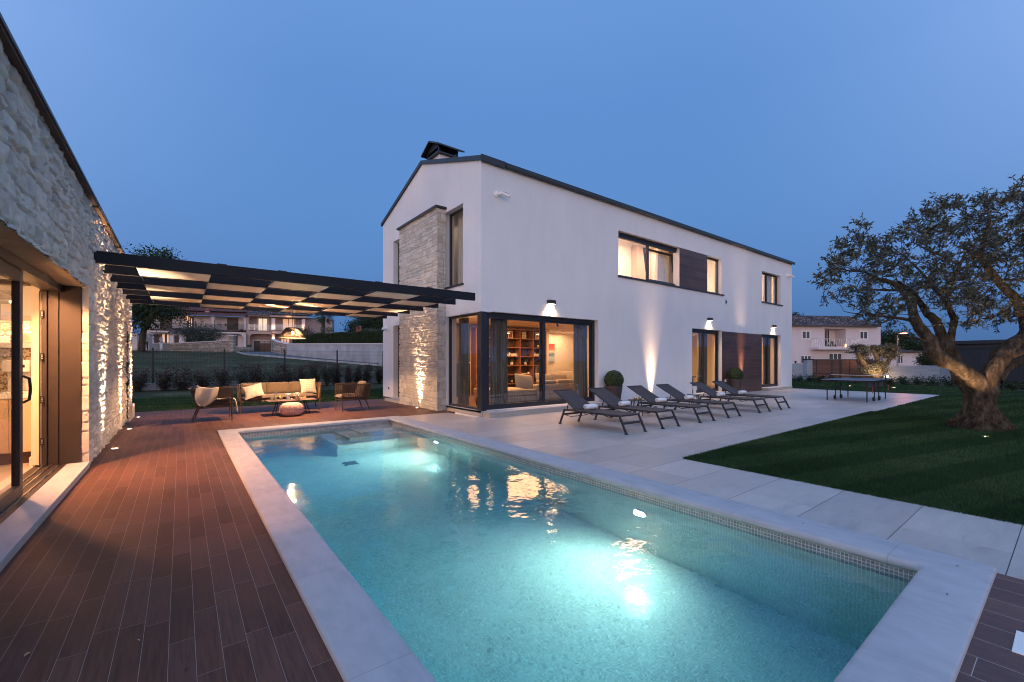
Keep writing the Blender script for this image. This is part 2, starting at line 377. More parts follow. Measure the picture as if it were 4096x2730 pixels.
M['lens_warm'] = emit('warm_lamp_lens', (1.0, 0.72, 0.42), 25)
M['lens_white'] = emit('pool_lamp_lens', (1.0, 0.95, 0.85), 60)
M['lens_orange'] = emit('sodium_lamp', (1.0, 0.26, 0.09), 2.6)
M['lit_room'] = emit('lit_room_wall', (1.0, 0.62, 0.30), 0.6)

def lamp_data(kind, name, energy, col, **k):
    l = bpy.data.lights.new(name, kind); l.energy = energy; l.color = col
    for a, b in k.items(): setattr(l, a, b)
    return l
def put_light(l, loc, direction=None, parent=None):
    o = bpy.data.objects.new(l.name, l); C.objects.link(o); o.location = loc
    if direction is not None: o.rotation_euler = Vector(direction).to_track_quat('-Z', 'Y').to_euler()
    if parent: o.parent = parent
    return o
# ================================================================== GROUND AND TERRAIN
def hz(x, y):                                    # the meadow climbs behind the fence
    pts = [(24.0, 0.30), (53.0, 2.10), (63.0, 2.64), (88.0, 3.10), (140.0, 3.4), (600.0, 4.0)]
    fade = max(0.0, min(1.0, (60 - x) / 25.0))
    if y <= 24.0: return 0.0 if y < 16.6 else 0.12 * (y - 16.6) / 7.4
    for (a, za), (b, zb) in zip(pts, pts[1:]):
        if y <= b: return (za + (zb - za) * (y - a) / (b - a)) * (0.25 + 0.75 * fade)
    return 4.0
def on_terrain(px, py):
    d = ray(px, py); t = 5.0
    while t < 400:
        p = Vector((0, 0, EYE)) + d * t
        if p.z < hz(p.x, p.y): return Vector((p.x, p.y, hz(p.x, p.y)))
        t += 0.05
    return Vector((0, 0, EYE)) + d * 100

POOL = (0.91, 4.235, 0.66, 10.62)                # water edge x0 x1 y0 y1
COP = (0.605, 4.60, 0.35, 10.98)
def ground_mat():
    m, nt, b, N, L = mat_new('rough_meadow')
    t = noise_of(N, L, 0.35, 6, 0.65); t2 = noise_of(N, L, 9, 5, 0.7)
    r = ramp(N, L, t.outputs[0], [(0.32, (0.045, 0.052, 0.030)), (0.5, (0.075, 0.078, 0.042)), (0.68, (0.16, 0.135, 0.09))])
    r2 = ramp(N, L, t2.outputs[0], [(0.3, (0.55,) * 3), (0.7, (1.25,) * 3)])
    mx = N.new('ShaderNodeMix'); mx.data_type = 'RGBA'; mx.blend_type = 'MULTIPLY'; mx.inputs['Factor'].default_value = 1
    L.new(r.outputs[0], mx.inputs['A']); L.new(r2.outputs[0], mx.inputs['B']); L.new(mx.outputs['Result'], b.inputs['Base Color'])
    setp(b, rough=0.95, spec=0.1); bump(N, L, b, t2.outputs[0], 0.8, 0.12); return m
M['meadow'] = ground_mat()
xs = [-600, -300, -150, -90, -60] + [x for x in range(-50, 90, 3)] + [100, 130, 180, 260, 400, 700]
ys = [-600, -200, -80, -40, -20, -9.9] + [16.6, 20.2, 24.05, 24.3] + [y for y in range(26, 100, 3)] + [110, 140, 200, 300, 600]
mb = MB()
X2 = [x for x in xs if x < -9.9] + [-9.9, 44.0] + [x for x in xs if x > 44]
def sheet(mb, X, Y, skip=None):
    b = len(mb.v)
    for y in Y:
        for x in X: mb.v.append((x, y, hz(x, y) - 0.06))
    n = len(X)
    for j in range(len(Y) - 1):
        for i in range(n - 1):
            if skip and skip(X[i], X[i + 1], Y[j], Y[j + 1]): continue
            mb.f.append((b + j * n + i, b + j * n + i + 1, b + (j + 1) * n + i + 1, b + (j + 1) * n + i))
XX = sorted(set(xs) | {-9.9, 44.0})
sheet(mb, XX, ys, lambda a, b, c, d: a >= -9.9 and b <= 44.0 and c >= -9.9 and d <= 16.6)
tag(mb.build('ground', M['meadow'], smooth=True), kind='structure')

# lawn base
def lawn_mat():
    m, nt, b, N, L = mat_new('lawn_soil_green')
    t = noise_of(N, L, 1.3, 5, 0.6); t2 = noise_of(N, L, 45, 4, 0.7)
    r = ramp(N, L, t.outputs[0], [(0.3, (0.012, 0.034, 0.011)), (0.7, (0.020, 0.050, 0.016))])
    r2 = ramp(N, L, t2.outputs[0], [(0.3, (0.45,) * 3), (0.7, (1.3,) * 3)])
    mx = N.new('ShaderNodeMix'); mx.data_type = 'RGBA'; mx.blend_type = 'MULTIPLY'; mx.inputs['Factor'].default_value = 1
    L.new(r.outputs[0], mx.inputs['A']); L.new(r2.outputs[0], mx.inputs['B']); L.new(mx.outputs['Result'], b.inputs['Base Color'])
    setp(b, rough=0.95, spec=0.1); bump(N, L, b, t2.outputs[0], 0.9, 0.03); return m
M['lawn'] = lawn_mat()
mb = MB()
def flat(mb, x0, x1, y0, y1, z=-0.012): mb.add([(x0, y0, z), (x1, y0, z), (x1, y1, z), (x0, y1, z)], [(0, 1, 2, 3)])
flat(mb, 6.14, 44.0, -9.9, 3.64); flat(mb, 26.2, 44.0, 3.64, 16.6); flat(mb, 26.9, 26.2, 9.9, 9.9)
flat(mb, -9.9, 3.4, -9.9, -1.2); flat(mb, 3.4, 6.14, -9.9, -4)
mb.grid(lambda u, v: (-9.9 + u * 53.9, 16.62 + v * 7.3, hz(0, 16.62 + v * 7.3) - 0.012), 12, 6)
tag(mb.build('lawn', M['lawn']), kind='structure')

# grass blades (stuff)
def blades(name, regions, seed, mat):
    g = np.random.default_rng(seed); V = []; Fc = []; T = []; base = 0
    for x0, x1, y0, y1, n, h, zf, keep in regions:
        x = g.uniform(x0, x1, n); y = g.uniform(y0, y1, n)
        if keep is not None:
            k = keep(x, y); x, y = x[k], y[k]
        n = len(x)
        z = np.array([zf(b) for b in y]) if zf else np.full(n, -0.012)
        D = np.maximum(1.0, x * sA + y * cA)
        hh = h * g.uniform(0.55, 1.2, n); w = 0.0021 * np.maximum(1, D / 3.6) * g.uniform(.8, 1.3, n)
        a = g.uniform(0, 2 * PI, n); lean = g.uniform(0, 0.55, n) * hh; la = g.uniform(0, 2 * PI, n)
        p0 = np.stack([x - np.cos(a) * w, y - np.sin(a) * w, z], 1); p1 = np.stack([x + np.cos(a) * w, y + np.sin(a) * w, z], 1)
        p2 = np.stack([x + np.cos(la) * lean, y + np.sin(la) * lean, z + hh], 1)
        V.append(np.stack([p0, p1, p2], 1).reshape(-1, 3)); T.append(np.repeat(np.clip(g.uniform(0, 1, n) * 0.5 + 0.45 * fbm(x * .7, y * .7, 3) + 0.10 * np.sign(np.sin((x * .25 + y) * 2 * PI / 1.1)), 0, 1), 3))
        Fc.append(np.arange(3 * n).reshape(-1, 3) + base); base += 3 * n
    o = np_mesh(name, np.concatenate(V), np.concatenate(Fc), mat, tint=np.concatenate(T))
    return tag(o, kind='stuff')
M['grass'] = attr_mat('grass_blades', [(0.0, (0.008, 0.026, 0.009)), (0.5, (0.026, 0.070, 0.022)), (0.8, (0.075, 0.125, 0.050)), (1.0, (0.15, 0.19, 0.10))], 0.7, 0.2, 3, spec=0.2)
inview = lambda x, y: (x * cA - y * sA) < 1.30 * (x * sA + y * cA)
tag(blades('grass', [(6.14, 9.5, -1.2, 3.64, 150000, 0.038, None, inview), (9.5, 16, -4, 3.64, 160000, 0.042, None, inview), (16, 27, -8, 3.64, 80000, 0.05, None, inview),
                 (26.2, 42, -8, 16, 60000, 0.055, None, inview),
                 (6.085, 6.17, 0.0, 3.66, 9000, 0.045, None, None), (6.1, 16.0, 3.60, 3.69, 16000, 0.045, None, None), (-4, 12, 16.62, 23.8, 90000, 0.05, lambda b: hz(0, b) - 0.012, None)], 5, M['grass']), 'short mown green lawn grass', 'grass')
M['drygrass'] = attr_mat('meadow_grass', [(0.0, (0.030, 0.045, 0.016)), (0.6, (0.075, 0.085, 0.035)), (1.0, (0.20, 0.17, 0.10))], 0.8, 0.3, 1, spec=0.1)
def meadow_blades():
    g = np.random.default_rng(9); n = 60000
    r = g.uniform(-0.92, 0.02, n); D = 19 + (g.uniform(0, 1, n) ** 1.3) * 42
    x = (sA + r * cA) * D; y = (cA - r * sA) * D
    k = (y > 24.6); x, y, D = x[k], y[k], D[k]; n = len(x)
    dens = fbm(x * 0.4, y * 0.4, 31, 4); k = dens > g.uniform(0.3, 0.62, n); x, y, D = x[k], y[k], D[k]; n = len(x)
    z = np.array([hz(a, b) for a, b in zip(x, y)]) - 0.07
    hh = g.uniform(0.05, 0.16, n); w = 0.008 * g.uniform(.6, 1.4, n) * D / 25; a = g.uniform(0, 2 * PI, n); l = g.uniform(-.1, .1, (n, 2))
    V = np.stack([np.stack([x - np.cos(a) * w, y - np.sin(a) * w, z], 1), np.stack([x + np.cos(a) * w, y + np.sin(a) * w, z], 1), np.stack([x + l[:, 0], y + l[:, 1], z + hh], 1)], 1).reshape(-1, 3)
    o = np_mesh('grass', V, np.arange(3 * n).reshape(-1, 3), M['drygrass'], tint=np.repeat(np.clip(dens[k] * 1.6 - .4 + g.uniform(-.2, .2, n), 0, 1), 3))
    tag(o, 'rough dry meadow grass on the slope', 'grass', kind='stuff')
meadow_blades()

# ------------------------------------------------------------------ patio tiles and wood-look deck
def patio_mat():
    m, nt, b, N, L = mat_new('grey_beige_stone_tiles')
    tc = N.new('ShaderNodeTexCoord'); sp = N.new('ShaderNodeSeparateXYZ'); L.new(tc.outputs['Object'], sp.inputs[0])
    def cell(src, o, w):
        u = math_node(N, L, 'DIVIDE', math_node(N, L, 'SUBTRACT', src, o), w); r = math_node(N, L, 'FLOOR', u); f = math_node(N, L, 'SUBTRACT', u, r)
        return r, math_node(N, L, 'MULTIPLY', math_node(N, L, 'MINIMUM', f, math_node(N, L, 'SUBTRACT', 1.0, f)), w)
    ry, dy = cell(sp.outputs['Y'], 0.31, 0.6655); rx, dx = cell(sp.outputs['X'], 5.14, 1.333)
    gy = math_node(N, L, 'LESS_THAN', dy, 0.0032); gx = math_node(N, L, 'LESS_THAN', dx, 0.0012)
    cb = N.new('ShaderNodeCombineXYZ'); L.new(rx, cb.inputs[0]); L.new(ry, cb.inputs[1])
    w2 = N.new('ShaderNodeTexWhiteNoise'); w2.noise_dimensions = '2D'; L.new(cb.outputs[0], w2.inputs['Vector'])
    r = ramp(N, L, w2.outputs['Value'], [(0.0, (0.385, 0.338, 0.318)), (0.5, (0.440, 0.388, 0.362)), (1.0, (0.485, 0.430, 0.400))])
    off = N.new('ShaderNodeVectorMath'); off.operation = 'MULTIPLY_ADD'; L.new(w2.outputs['Color'], off.inputs[0]); off.inputs[1].default_value = (9, 9, 9); L.new(tc.outputs['Object'], off.inputs[2])
    mp = N.new('ShaderNodeMapping'); mp.inputs['Rotation'].default_value = (0, 0, 0.5); mp.inputs['Scale'].default_value = (1.2, 5, 1); L.new(off.outputs[0], mp.inputs[0])
    t = N.new('ShaderNodeTexNoise'); t.inputs['Scale'].default_value = 1.6; t.inputs['Detail'].default_value = 9; t.inputs['Roughness'].default_value = 0.68; t.inputs['Distortion'].default_value = 0.7; L.new(mp.outputs[0], t.inputs['Vector'])
    v = ramp(N, L, t.outputs[0], [(0.30, (0.78,) * 3), (0.47, (0.98,) * 3), (0.52, (1.0,) * 3), (0.72, (1.16,) * 3)])
    mx = N.new('ShaderNodeMix'); mx.data_type = 'RGBA'; mx.blend_type = 'MULTIPLY'; mx.inputs['Factor'].default_value = 1; L.new(r.outputs[0], mx.inputs['A']); L.new(v.outputs[0], mx.inputs['B'])
    g = math_node(N, L, 'MAXIMUM', gy, math_node(N, L, 'MULTIPLY', gx, 0.55))
    m2 = N.new('ShaderNodeMix'); m2.data_type = 'RGBA'; L.new(g, m2.inputs['Factor']); L.new(mx.outputs['Result'], m2.inputs['A']); m2.inputs['B'].default_value = (0.05, 0.05, 0.05, 1)
    L.new(m2.outputs['Result'], b.inputs['Base Color'])
    rr = ramp(N, L, t.outputs[0], [(0.3, (0.34,) * 3), (0.7, (0.50,) * 3)]); L.new(rr.outputs[0], b.inputs['Roughness'])
    setp(b, spec=0.45)
    bump(N, L, b, math_node(N, L, 'SUBTRACT', math_node(N, L, 'MULTIPLY', t.outputs[0], 0.8), g), 0.3, 0.004)
    return m
M['patio'] = patio_mat()
mb = MB()
def slab(mb, x0, x1, y0, y1, z=0.0, t=0.10): mb.box(x0, x1, y0, y1, z - t, z)
slab(mb, COP[1] - 0.02, 6.14, -4.0, 11.05); slab(mb, 6.14, 26.22, 3.64, 9.85); slab(mb, 26.22, 27.6, 3.64, 9.85)
mb2 = MB(); slab(mb2, COP[1] - 0.02, 6.14, -4.0, 11.05); slab(mb2, 6.14, 26.22, 3.64, 9.70)
tag(mb2.build('patio', M['patio']), kind='structure')
M['deck'] = plank_mat('wood_look_deck_tiles', 0.111, 0.66, -0.05, [(0, (0.095, 0.042, 0.028)), (0.35, (0.120, 0.054, 0.036)), (0.7, (0.142, 0.066, 0.046)), (1, (0.108, 0.051, 0.039))], (0.30, 0.23, 0.20), 0.0022, 0.55, grain=(58, 3.5), bstr=0.6, spec=0.14)
M['deck2'] = plank_mat('wood_look_deck_tiles_wide', 0.215, 0.90, 4.49, [(0, (0.10, 0.045, 0.036)), (0.5, (0.125, 0.056, 0.045)), (1, (0.15, 0.07, 0.055))], (0.40, 0.33, 0.30), 0.0035, 0.42, grain=(110, 7), bstr=0.35)
mb = MB()
slab(mb, -6.0, COP[0] + 0.02, -1.2, 16.6); slab(mb, COP[0] + 0.02, COP[1] - 0.02, 10.94, 16.6); slab(mb, COP[1] - 0.02, 6.5, 11.05, 16.6)
tag(mb.build('deck', M['deck']), kind='structure')
mb = MB(); slab(mb, COP[0] + 0.02, COP[1] - 0.02, -1.2, 0.39)
tag(mb.build('deck', M['deck2']), kind='structure')

# ------------------------------------------------------------------ swimming pool
def mosaic_mat(name, colors, grout, gw=0.0026, s=0.033, rough=0.15, spec=0.6):
    m, nt, b, N, L = mat_new(name)
    ge = N.new('ShaderNodeNewGeometry'); sn = N.new('ShaderNodeSeparateXYZ'); L.new(ge.outputs['Normal'], sn.inputs[0])
    tc = N.new('ShaderNodeTexCoord'); sp = N.new('ShaderNodeSeparateXYZ'); L.new(tc.outputs['Object'], sp.inputs[0])
    ds = []; cs = []
    for ax in 'XYZ':
        u = math_node(N, L, 'DIVIDE', sp.outputs[ax], s); fl = math_node(N, L, 'FLOOR', math_node(N, L, 'ADD', u, 0.5)); cs.append(fl)
        f = math_node(N, L, 'SUBTRACT', u, math_node(N, L, 'FLOOR', u)); 
        d = math_node(N, L, 'ABSOLUTE', math_node(N, L, 'SUBTRACT', f, 0.5))          # 0 at grout line centre shifted by half
        nb = math_node(N, L, 'ABSOLUTE', sn.outputs[ax])
        ds.append(math_node(N, L, 'ADD', d, nb))                                       # the axis along the normal never draws a line
    dd = math_node(N, L, 'MINIMUM', math_node(N, L, 'MINIMUM', ds[0], ds[1]), ds[2])
    g = math_node(N, L, 'LESS_THAN', dd, gw / s)
    cb = N.new('ShaderNodeCombineXYZ')
    for i in range(3): L.new(math_node(N, L, 'MULTIPLY', cs[i], math_node(N, L, 'LESS_THAN', math_node(N, L, 'ABSOLUTE', sn.outputs['XYZ'[i]]), 0.5)), cb.inputs[i])
    w = N.new('ShaderNodeTexWhiteNoise'); w.noise_dimensions = '3D'; L.new(cb.outputs[0], w.inputs['Vector'])
    r = ramp(N, L, w.outputs['Value'], colors)
    big = noise_of(N, L, 3.0, 5, 0.6); bg = ramp(N, L, big.outputs[0], [(0.3, (0.86,) * 3), (0.7, (1.08,) * 3)])
    mx = N.new('ShaderNodeMix'); mx.data_type = 'RGBA'; mx.blend_type = 'MULTIPLY'; mx.inputs['Factor'].default_value = 1; L.new(r.outputs[0], mx.inputs['A']); L.new(bg.outputs[0], mx.inputs['B'])
    m2 = N.new('ShaderNodeMix'); m2.data_type = 'RGBA'; L.new(g, m2.inputs['Factor']); L.new(mx.outputs['Result'], m2.inputs['A']); m2.inputs['B'].default_value = (*grout, 1)
    L.new(m2.outputs['Result'], b.inputs['Base Color']); setp(b, rough=rough, spec=spec)
    bp = bump(N, L, b, math_node(N, L, 'SUBTRACT', 1.0, g), 0.25, 0.001)
    tl = N.new('ShaderNodeVectorMath'); tl.operation = 'MULTIPLY_ADD'; L.new(w.outputs['Color'], tl.inputs[0]); tl.inputs[1].default_value = (0.05,) * 3; tl.inputs[2].default_value = (-0.025,) * 3   # tiles laid slightly out of true
    an_ = N.new('ShaderNodeVectorMath'); an_.operation = 'ADD'; L.new(bp.outputs[0], an_.inputs[0]); L.new(tl.outputs[0], an_.inputs[1])
    nn_ = N.new('ShaderNodeVectorMath'); nn_.operation = 'NORMALIZE'; L.new(an_.outputs[0], nn_.inputs[0]); L.new(nn_.outputs[0], b.inputs['Normal'])
    return m
M['mosaic'] = mosaic_mat('grey_green_mosaic', [(0.0, (0.44, 0.46, 0.42)), (0.05, (0.50, 0.52, 0.48)), (0.5, (0.54, 0.56, 0.51)), (1.0, (0.58, 0.60, 0.55))], (0.72, 0.74, 0.70), 0.0024, 0.0275)
def stone_cap():
    m, nt, b, N, L = mat_new('pale_limestone_coping')
    t = noise_of(N, L, 3.5, 8, 0.65, stretch=(2.2, 1, 1)); t2 = noise_of(N, L, 120, 3)
    r = ramp(N, L, t.outputs[0], [(0.3, (0.345, 0.342, 0.365)), (0.5, (0.405, 0.400, 0.42)), (0.7, (0.44, 0.435, 0.455))])
    tc = N.new('ShaderNodeTexCoord'); sp = N.new('ShaderNodeSeparateXYZ'); L.new(tc.outputs['Object'], sp.inputs[0])
    u = math_node(N, L, 'FRACT', math_node(N, L, 'DIVIDE', math_node(N, L, 'ADD', sp.outputs['Y'], 8.41), 1.16)); g = math_node(N, L, 'LESS_THAN', u, 0.0022)   # slab joints every 1.16 m
    mx = N.new('ShaderNodeMix'); mx.data_type = 'RGBA'; L.new(g, mx.inputs['Factor']); L.new(r.outputs[0], mx.inputs['A']); mx.inputs['B'].default_value = (0.20, 0.19, 0.18, 1)
    L.new(mx.outputs['Result'], b.inputs['Base Color']); setp(b, rough=0.7, spec=0.3); bump(N, L, b, t2.outputs[0], 0.35, 0.002); return m
M['coping'] = stone_cap()
pool = thing('swimming_pool', 'long rectangular swimming pool lined with green mosaic and edged in pale stone', 'swimming pool', (2.57, 5.64, 0))
def pbuild(mb, name, mat, **k):
    o = mb.build(name, mat, **k); o.parent = pool; o.matrix_parent_inverse = Matrix.Translation(-Vector(pool.location)); return o
x0, x1, y0, y1 = POOL; ZF = -1.55
mb = MB(); mb.box(x0 - 0.2, x1 + 0.2, y0 - 0.2, y1 + 0.2, ZF - 0.15, ZF); pbuild(mb, 'pool_floor', M['mosaic'])
for a in [(x0 - 0.2, x0, y0, y1), (x1, x1 + 0.2, y0, y1), (x0 - 0.2, x1 + 0.2, y0 - 0.2, y0), (x0 - 0.2, x1 + 0.2, y1, y1 + 0.2)]:
    mb = MB(); mb.box(*a, ZF, -0.012); pbuild(mb, 'pool_wall', M['mosaic'])
M['band'] = mosaic_mat('grey_waterline_mosaic', [(0.0, (0.17, 0.16, 0.16)), (0.5, (0.23, 0.22, 0.215)), (1.0, (0.30, 0.285, 0.28))], (0.55, 0.53, 0.52), 0.0026, 0.0275)
for a in [(x0, x0 + .004, y0, y1), (x1 - .004, x1, y0, y1), (x0 + .0041, x1 - .0041, y0, y0 + .004), (x0 + .0041, x1 - .0041, y1 - .004, y1)]:
    mb = MB(); mb.box(*a, -0.175, -0.013); pbuild(mb, 'waterline_band', M['band'])
for bx in [(2.50, x1, 9.05, y1, ZF, -0.65), (2.85, x1, 9.40, y1, -0.65, -0.40), (3.20, x1, 9.75, y1, -0.40, -0.17)]:
    mb = MB(); mb.box(bx[0], bx[1] - 0.001, bx[2], bx[3] - 0.001, bx[4], bx[5]); pbuild(mb, 'pool_step', M['mosaic'])
mb = MB(); mb.box(2.42, 2.68, 8.22, 8.50, ZF + 0.002, ZF + 0.02); pbuild(mb, 'floor_drain', plain('drain_grille', (0.05, 0.09, 0.10), 0.5))
# coping stones: mitred ring with a bull-nosed inner edge
X0, X1, Y0, Y1 = COP
def coping_profile(inner, outer):           # (offset 0 = inner, 1 = outer)
    pass
def ring(t, z, rr=0.0, inset=0.0):           # rectangle between inner (t=0) and outer (t=1), corners rounded
    a = [x0 + (X0 - x0) * t - inset * 0, x1 + (X1 - x1) * t, y0 + (Y0 - y0) * t, y1 + (Y1 - y1) * t]
    a = [a[0] + inset, a[1] - inset, a[2] + inset, a[3] - inset]
    pts = []; r = max(0.002, rr)
    for cx_, cy_, s0 in [(a[1] - r, a[3] - r, 0), (a[0] + r, a[3] - r, 1), (a[0] + r, a[2] + r, 2), (a[1] - r, a[2] + r, 3)]:
        for k in range(7):
            th = PI / 2 * (s0 + k / 6); pts.append((cx_ + r * math.cos(th), cy_ + r * math.sin(th), z))
    return pts
prof = [(0.0, -0.034, 0.03, -0.0), (0.0, -0.034, 0.03, 0.018), (0.0, -0.016, 0.05, 0.032), (0.0, 0.004, 0.05, 0.034), (0.0, 0.022, 0.05, 0.026), (0.0, 0.033, 0.05, 0.012), (0.0, 0.036, 0.05, -0.004),
        (1.0, 0.036, 0.03, 0.014), (1.0, 0.033, 0.03, 0.005), (1.0, 0.024, 0.03, 0.0), (1.0, -0.02, 0.03, 0.0)]
mb = MB(); rings = [ring(t, z, r, i) for t, z, r, i in prof]; n = len(rings[0])
for rg in rings: mb.v += rg
for i in range(len(rings) - 1):
    for k in range(n):
        k2 = (k + 1) % n; mb.f.append((i * n + k, i * n + k2, (i + 1) * n + k2, (i + 1) * n + k))
cop = pbuild(mb, 'coping', M['coping'], smooth=True)
# underwater lamps in the right wall
for yy in (3.09, 8.12):
    l = pbuild(MB().lathe([(0.105, 0), (0.11, 0.012), (0.085, 0.018)], n=24), 'pool_lamp', M['steel'])
    l.location = Vector((x1, yy, -0.60)); l.rotation_euler = (0, -PI / 2, 0)
    ln = MB().lathe([(0.086, 0.012), (0.06, 0.022), (0.0, 0.026)], n=24).build('lens', M['lens_white'], l)
    for pw, sz in ((135, 116), (270, 155)):
        sl = lamp_data('SPOT', 'pool_spot', pw, (1.0, 0.74, 0.58), spot_size=math.radians(sz), spot_blend=1.0, shadow_soft_size=0.07)
        put_light(sl, (x1 - 0.06, yy, -0.60), (-1.0, -0.04, -0.56))
for p_ in ((x1 - 0.001, 6.6, -0.28), (x1 - 0.001, 1.7, -0.28)):
    pass
nz = pbuild(MB().lathe([(0.035, 0.0), (0.03, 0.01), (0.012, 0.012), (0.0, 0.004)], n=16), 'return_nozzle', M['white'])
nz.location = (3.02, 9.05, -1.1); nz.rotation_euler = (PI / 2, 0, 0)
nz2 = pbuild(MB().lathe([(0.035, 0.0), (0.03, 0.01), (0.012, 0.012), (0.0, 0.004)], n=16), 'return_nozzle', M['white'])
nz2.location = (1.5, y1, -0.4); nz2.rotation_euler = (PI / 2, 0, 0)
# skimmer cover set in the deck
sk = thing('skimmer_cover', 'square white plastic cover with a round lid set in the deck by the pool', 'cover', (3.54, 0.05, 0))
MB().box(-0.14, 0.14, -0.16, 0.16, 0.0, 0.006).build('frame', M['white'], sk, bevel=0.002)
MB().lathe([(0.115, 0.0), (0.115, 0.0075), (0.11, 0.0085), (0.0, 0.0085)], n=32).build('lid', M['white_metal'], sk)

# water: a closed body with a refracting, slightly moving surface and a faint blue-green absorption
m, nt, b, N, L = mat_new('pool_water'); N.remove(b); out = N['Material Output']
gb = N.new('ShaderNodeBsdfGlass'); gb.inputs['IOR'].default_value = 1.333; gb.inputs['Roughness'].default_value = 0.0
va = N.new('ShaderNodeVolumeAbsorption'); va.inputs['Color'].default_value = (0.06, 0.74, 0.86, 1); va.inputs['Density'].default_value = 0.45
t1 = noise_of(N, L, 2.4, 3, 0.5); t2 = noise_of(N, L, 14, 2, 0.5)
hsum = math_node(N, L, 'ADD', t1.outputs[0], math_node(N, L, 'MULTIPLY', t2.outputs[0], 0.10))
bn = N.new('ShaderNodeBump'); bn.inputs['Strength'].default_value = 1.0; bn.inputs['Distance'].default_value = 0.014; L.new(hsum, bn.inputs['Height']); L.new(bn.outputs[0], gb.inputs['Normal'])
L.new(gb.outputs[0], out.inputs['Surface']); L.new(va.outputs[0], out.inputs['Volume'])
M['water'] = m
mb = MB(); mb.box(x0 - 0.05, x1 + 0.05, y0 - 0.05, y1 + 0.05, ZF - 0.05, -0.10)
tag(mb.build('water', M['water']), kind='structure')
# ================================================================== WALL BUILDER
def wall(mb, plane, c0, c1, u0, u1, z0, z1, holes=()):
    """plane 'y': wall between y=c0 (outer) and y=c1, running along x from u0 to u1; 'x' likewise along y"""
    us = sorted({u0, u1} | {h[k] for h in holes for k in (0, 1) if u0 < h[k] < u1}); zs = sorted({z0, z1} | {h[k] for h in holes for k in (2, 3) if z0 < h[k] < z1})
    P = (lambda u, c, z: (u, c, z)) if plane == 'y' else (lambda u, c, z: (c, u, z))
    def solid(i, j):
        if not (0 <= i < len(us) - 1 and 0 <= j < len(zs) - 1): return False
        a, b = (us[i] + us[i + 1]) / 2, (zs[j] + zs[j + 1]) / 2
        return not any(h[0] < a < h[1] and h[2] < b < h[3] for h in holes)
    for i in range(len(us) - 1):
        for j in range(len(zs) - 1):
            if not solid(i, j): continue
            a, b, c, d = us[i], us[i + 1], zs[j], zs[j + 1]
            mb.add([P(a, c0, c), P(b, c0, c), P(b, c0, d), P(a, c0, d)], [(0, 1, 2, 3)])
            mb.add([P(a, c1, c), P(b, c1, c), P(b, c1, d), P(a, c1, d)], [(3, 2, 1, 0)])
            if not solid(i - 1, j): mb.add([P(a, c0, c), P(a, c1, c), P(a, c1, d), P(a, c0, d)], [(0, 1, 2, 3)])
            if not solid(i + 1, j): mb.add([P(b, c0, c), P(b, c1, c), P(b, c1, d), P(b, c0, d)], [(3, 2, 1, 0)])
            if not solid(i, j - 1): mb.add([P(a, c0, c), P(b, c0, c), P(b, c1, c), P(a, c1, c)], [(0, 1, 2, 3)])
            if not solid(i, j + 1): mb.add([P(a, c0, d), P(b, c0, d), P(b, c1, d), P(a, c1, d)], [(3, 2, 1, 0)])
    return mb

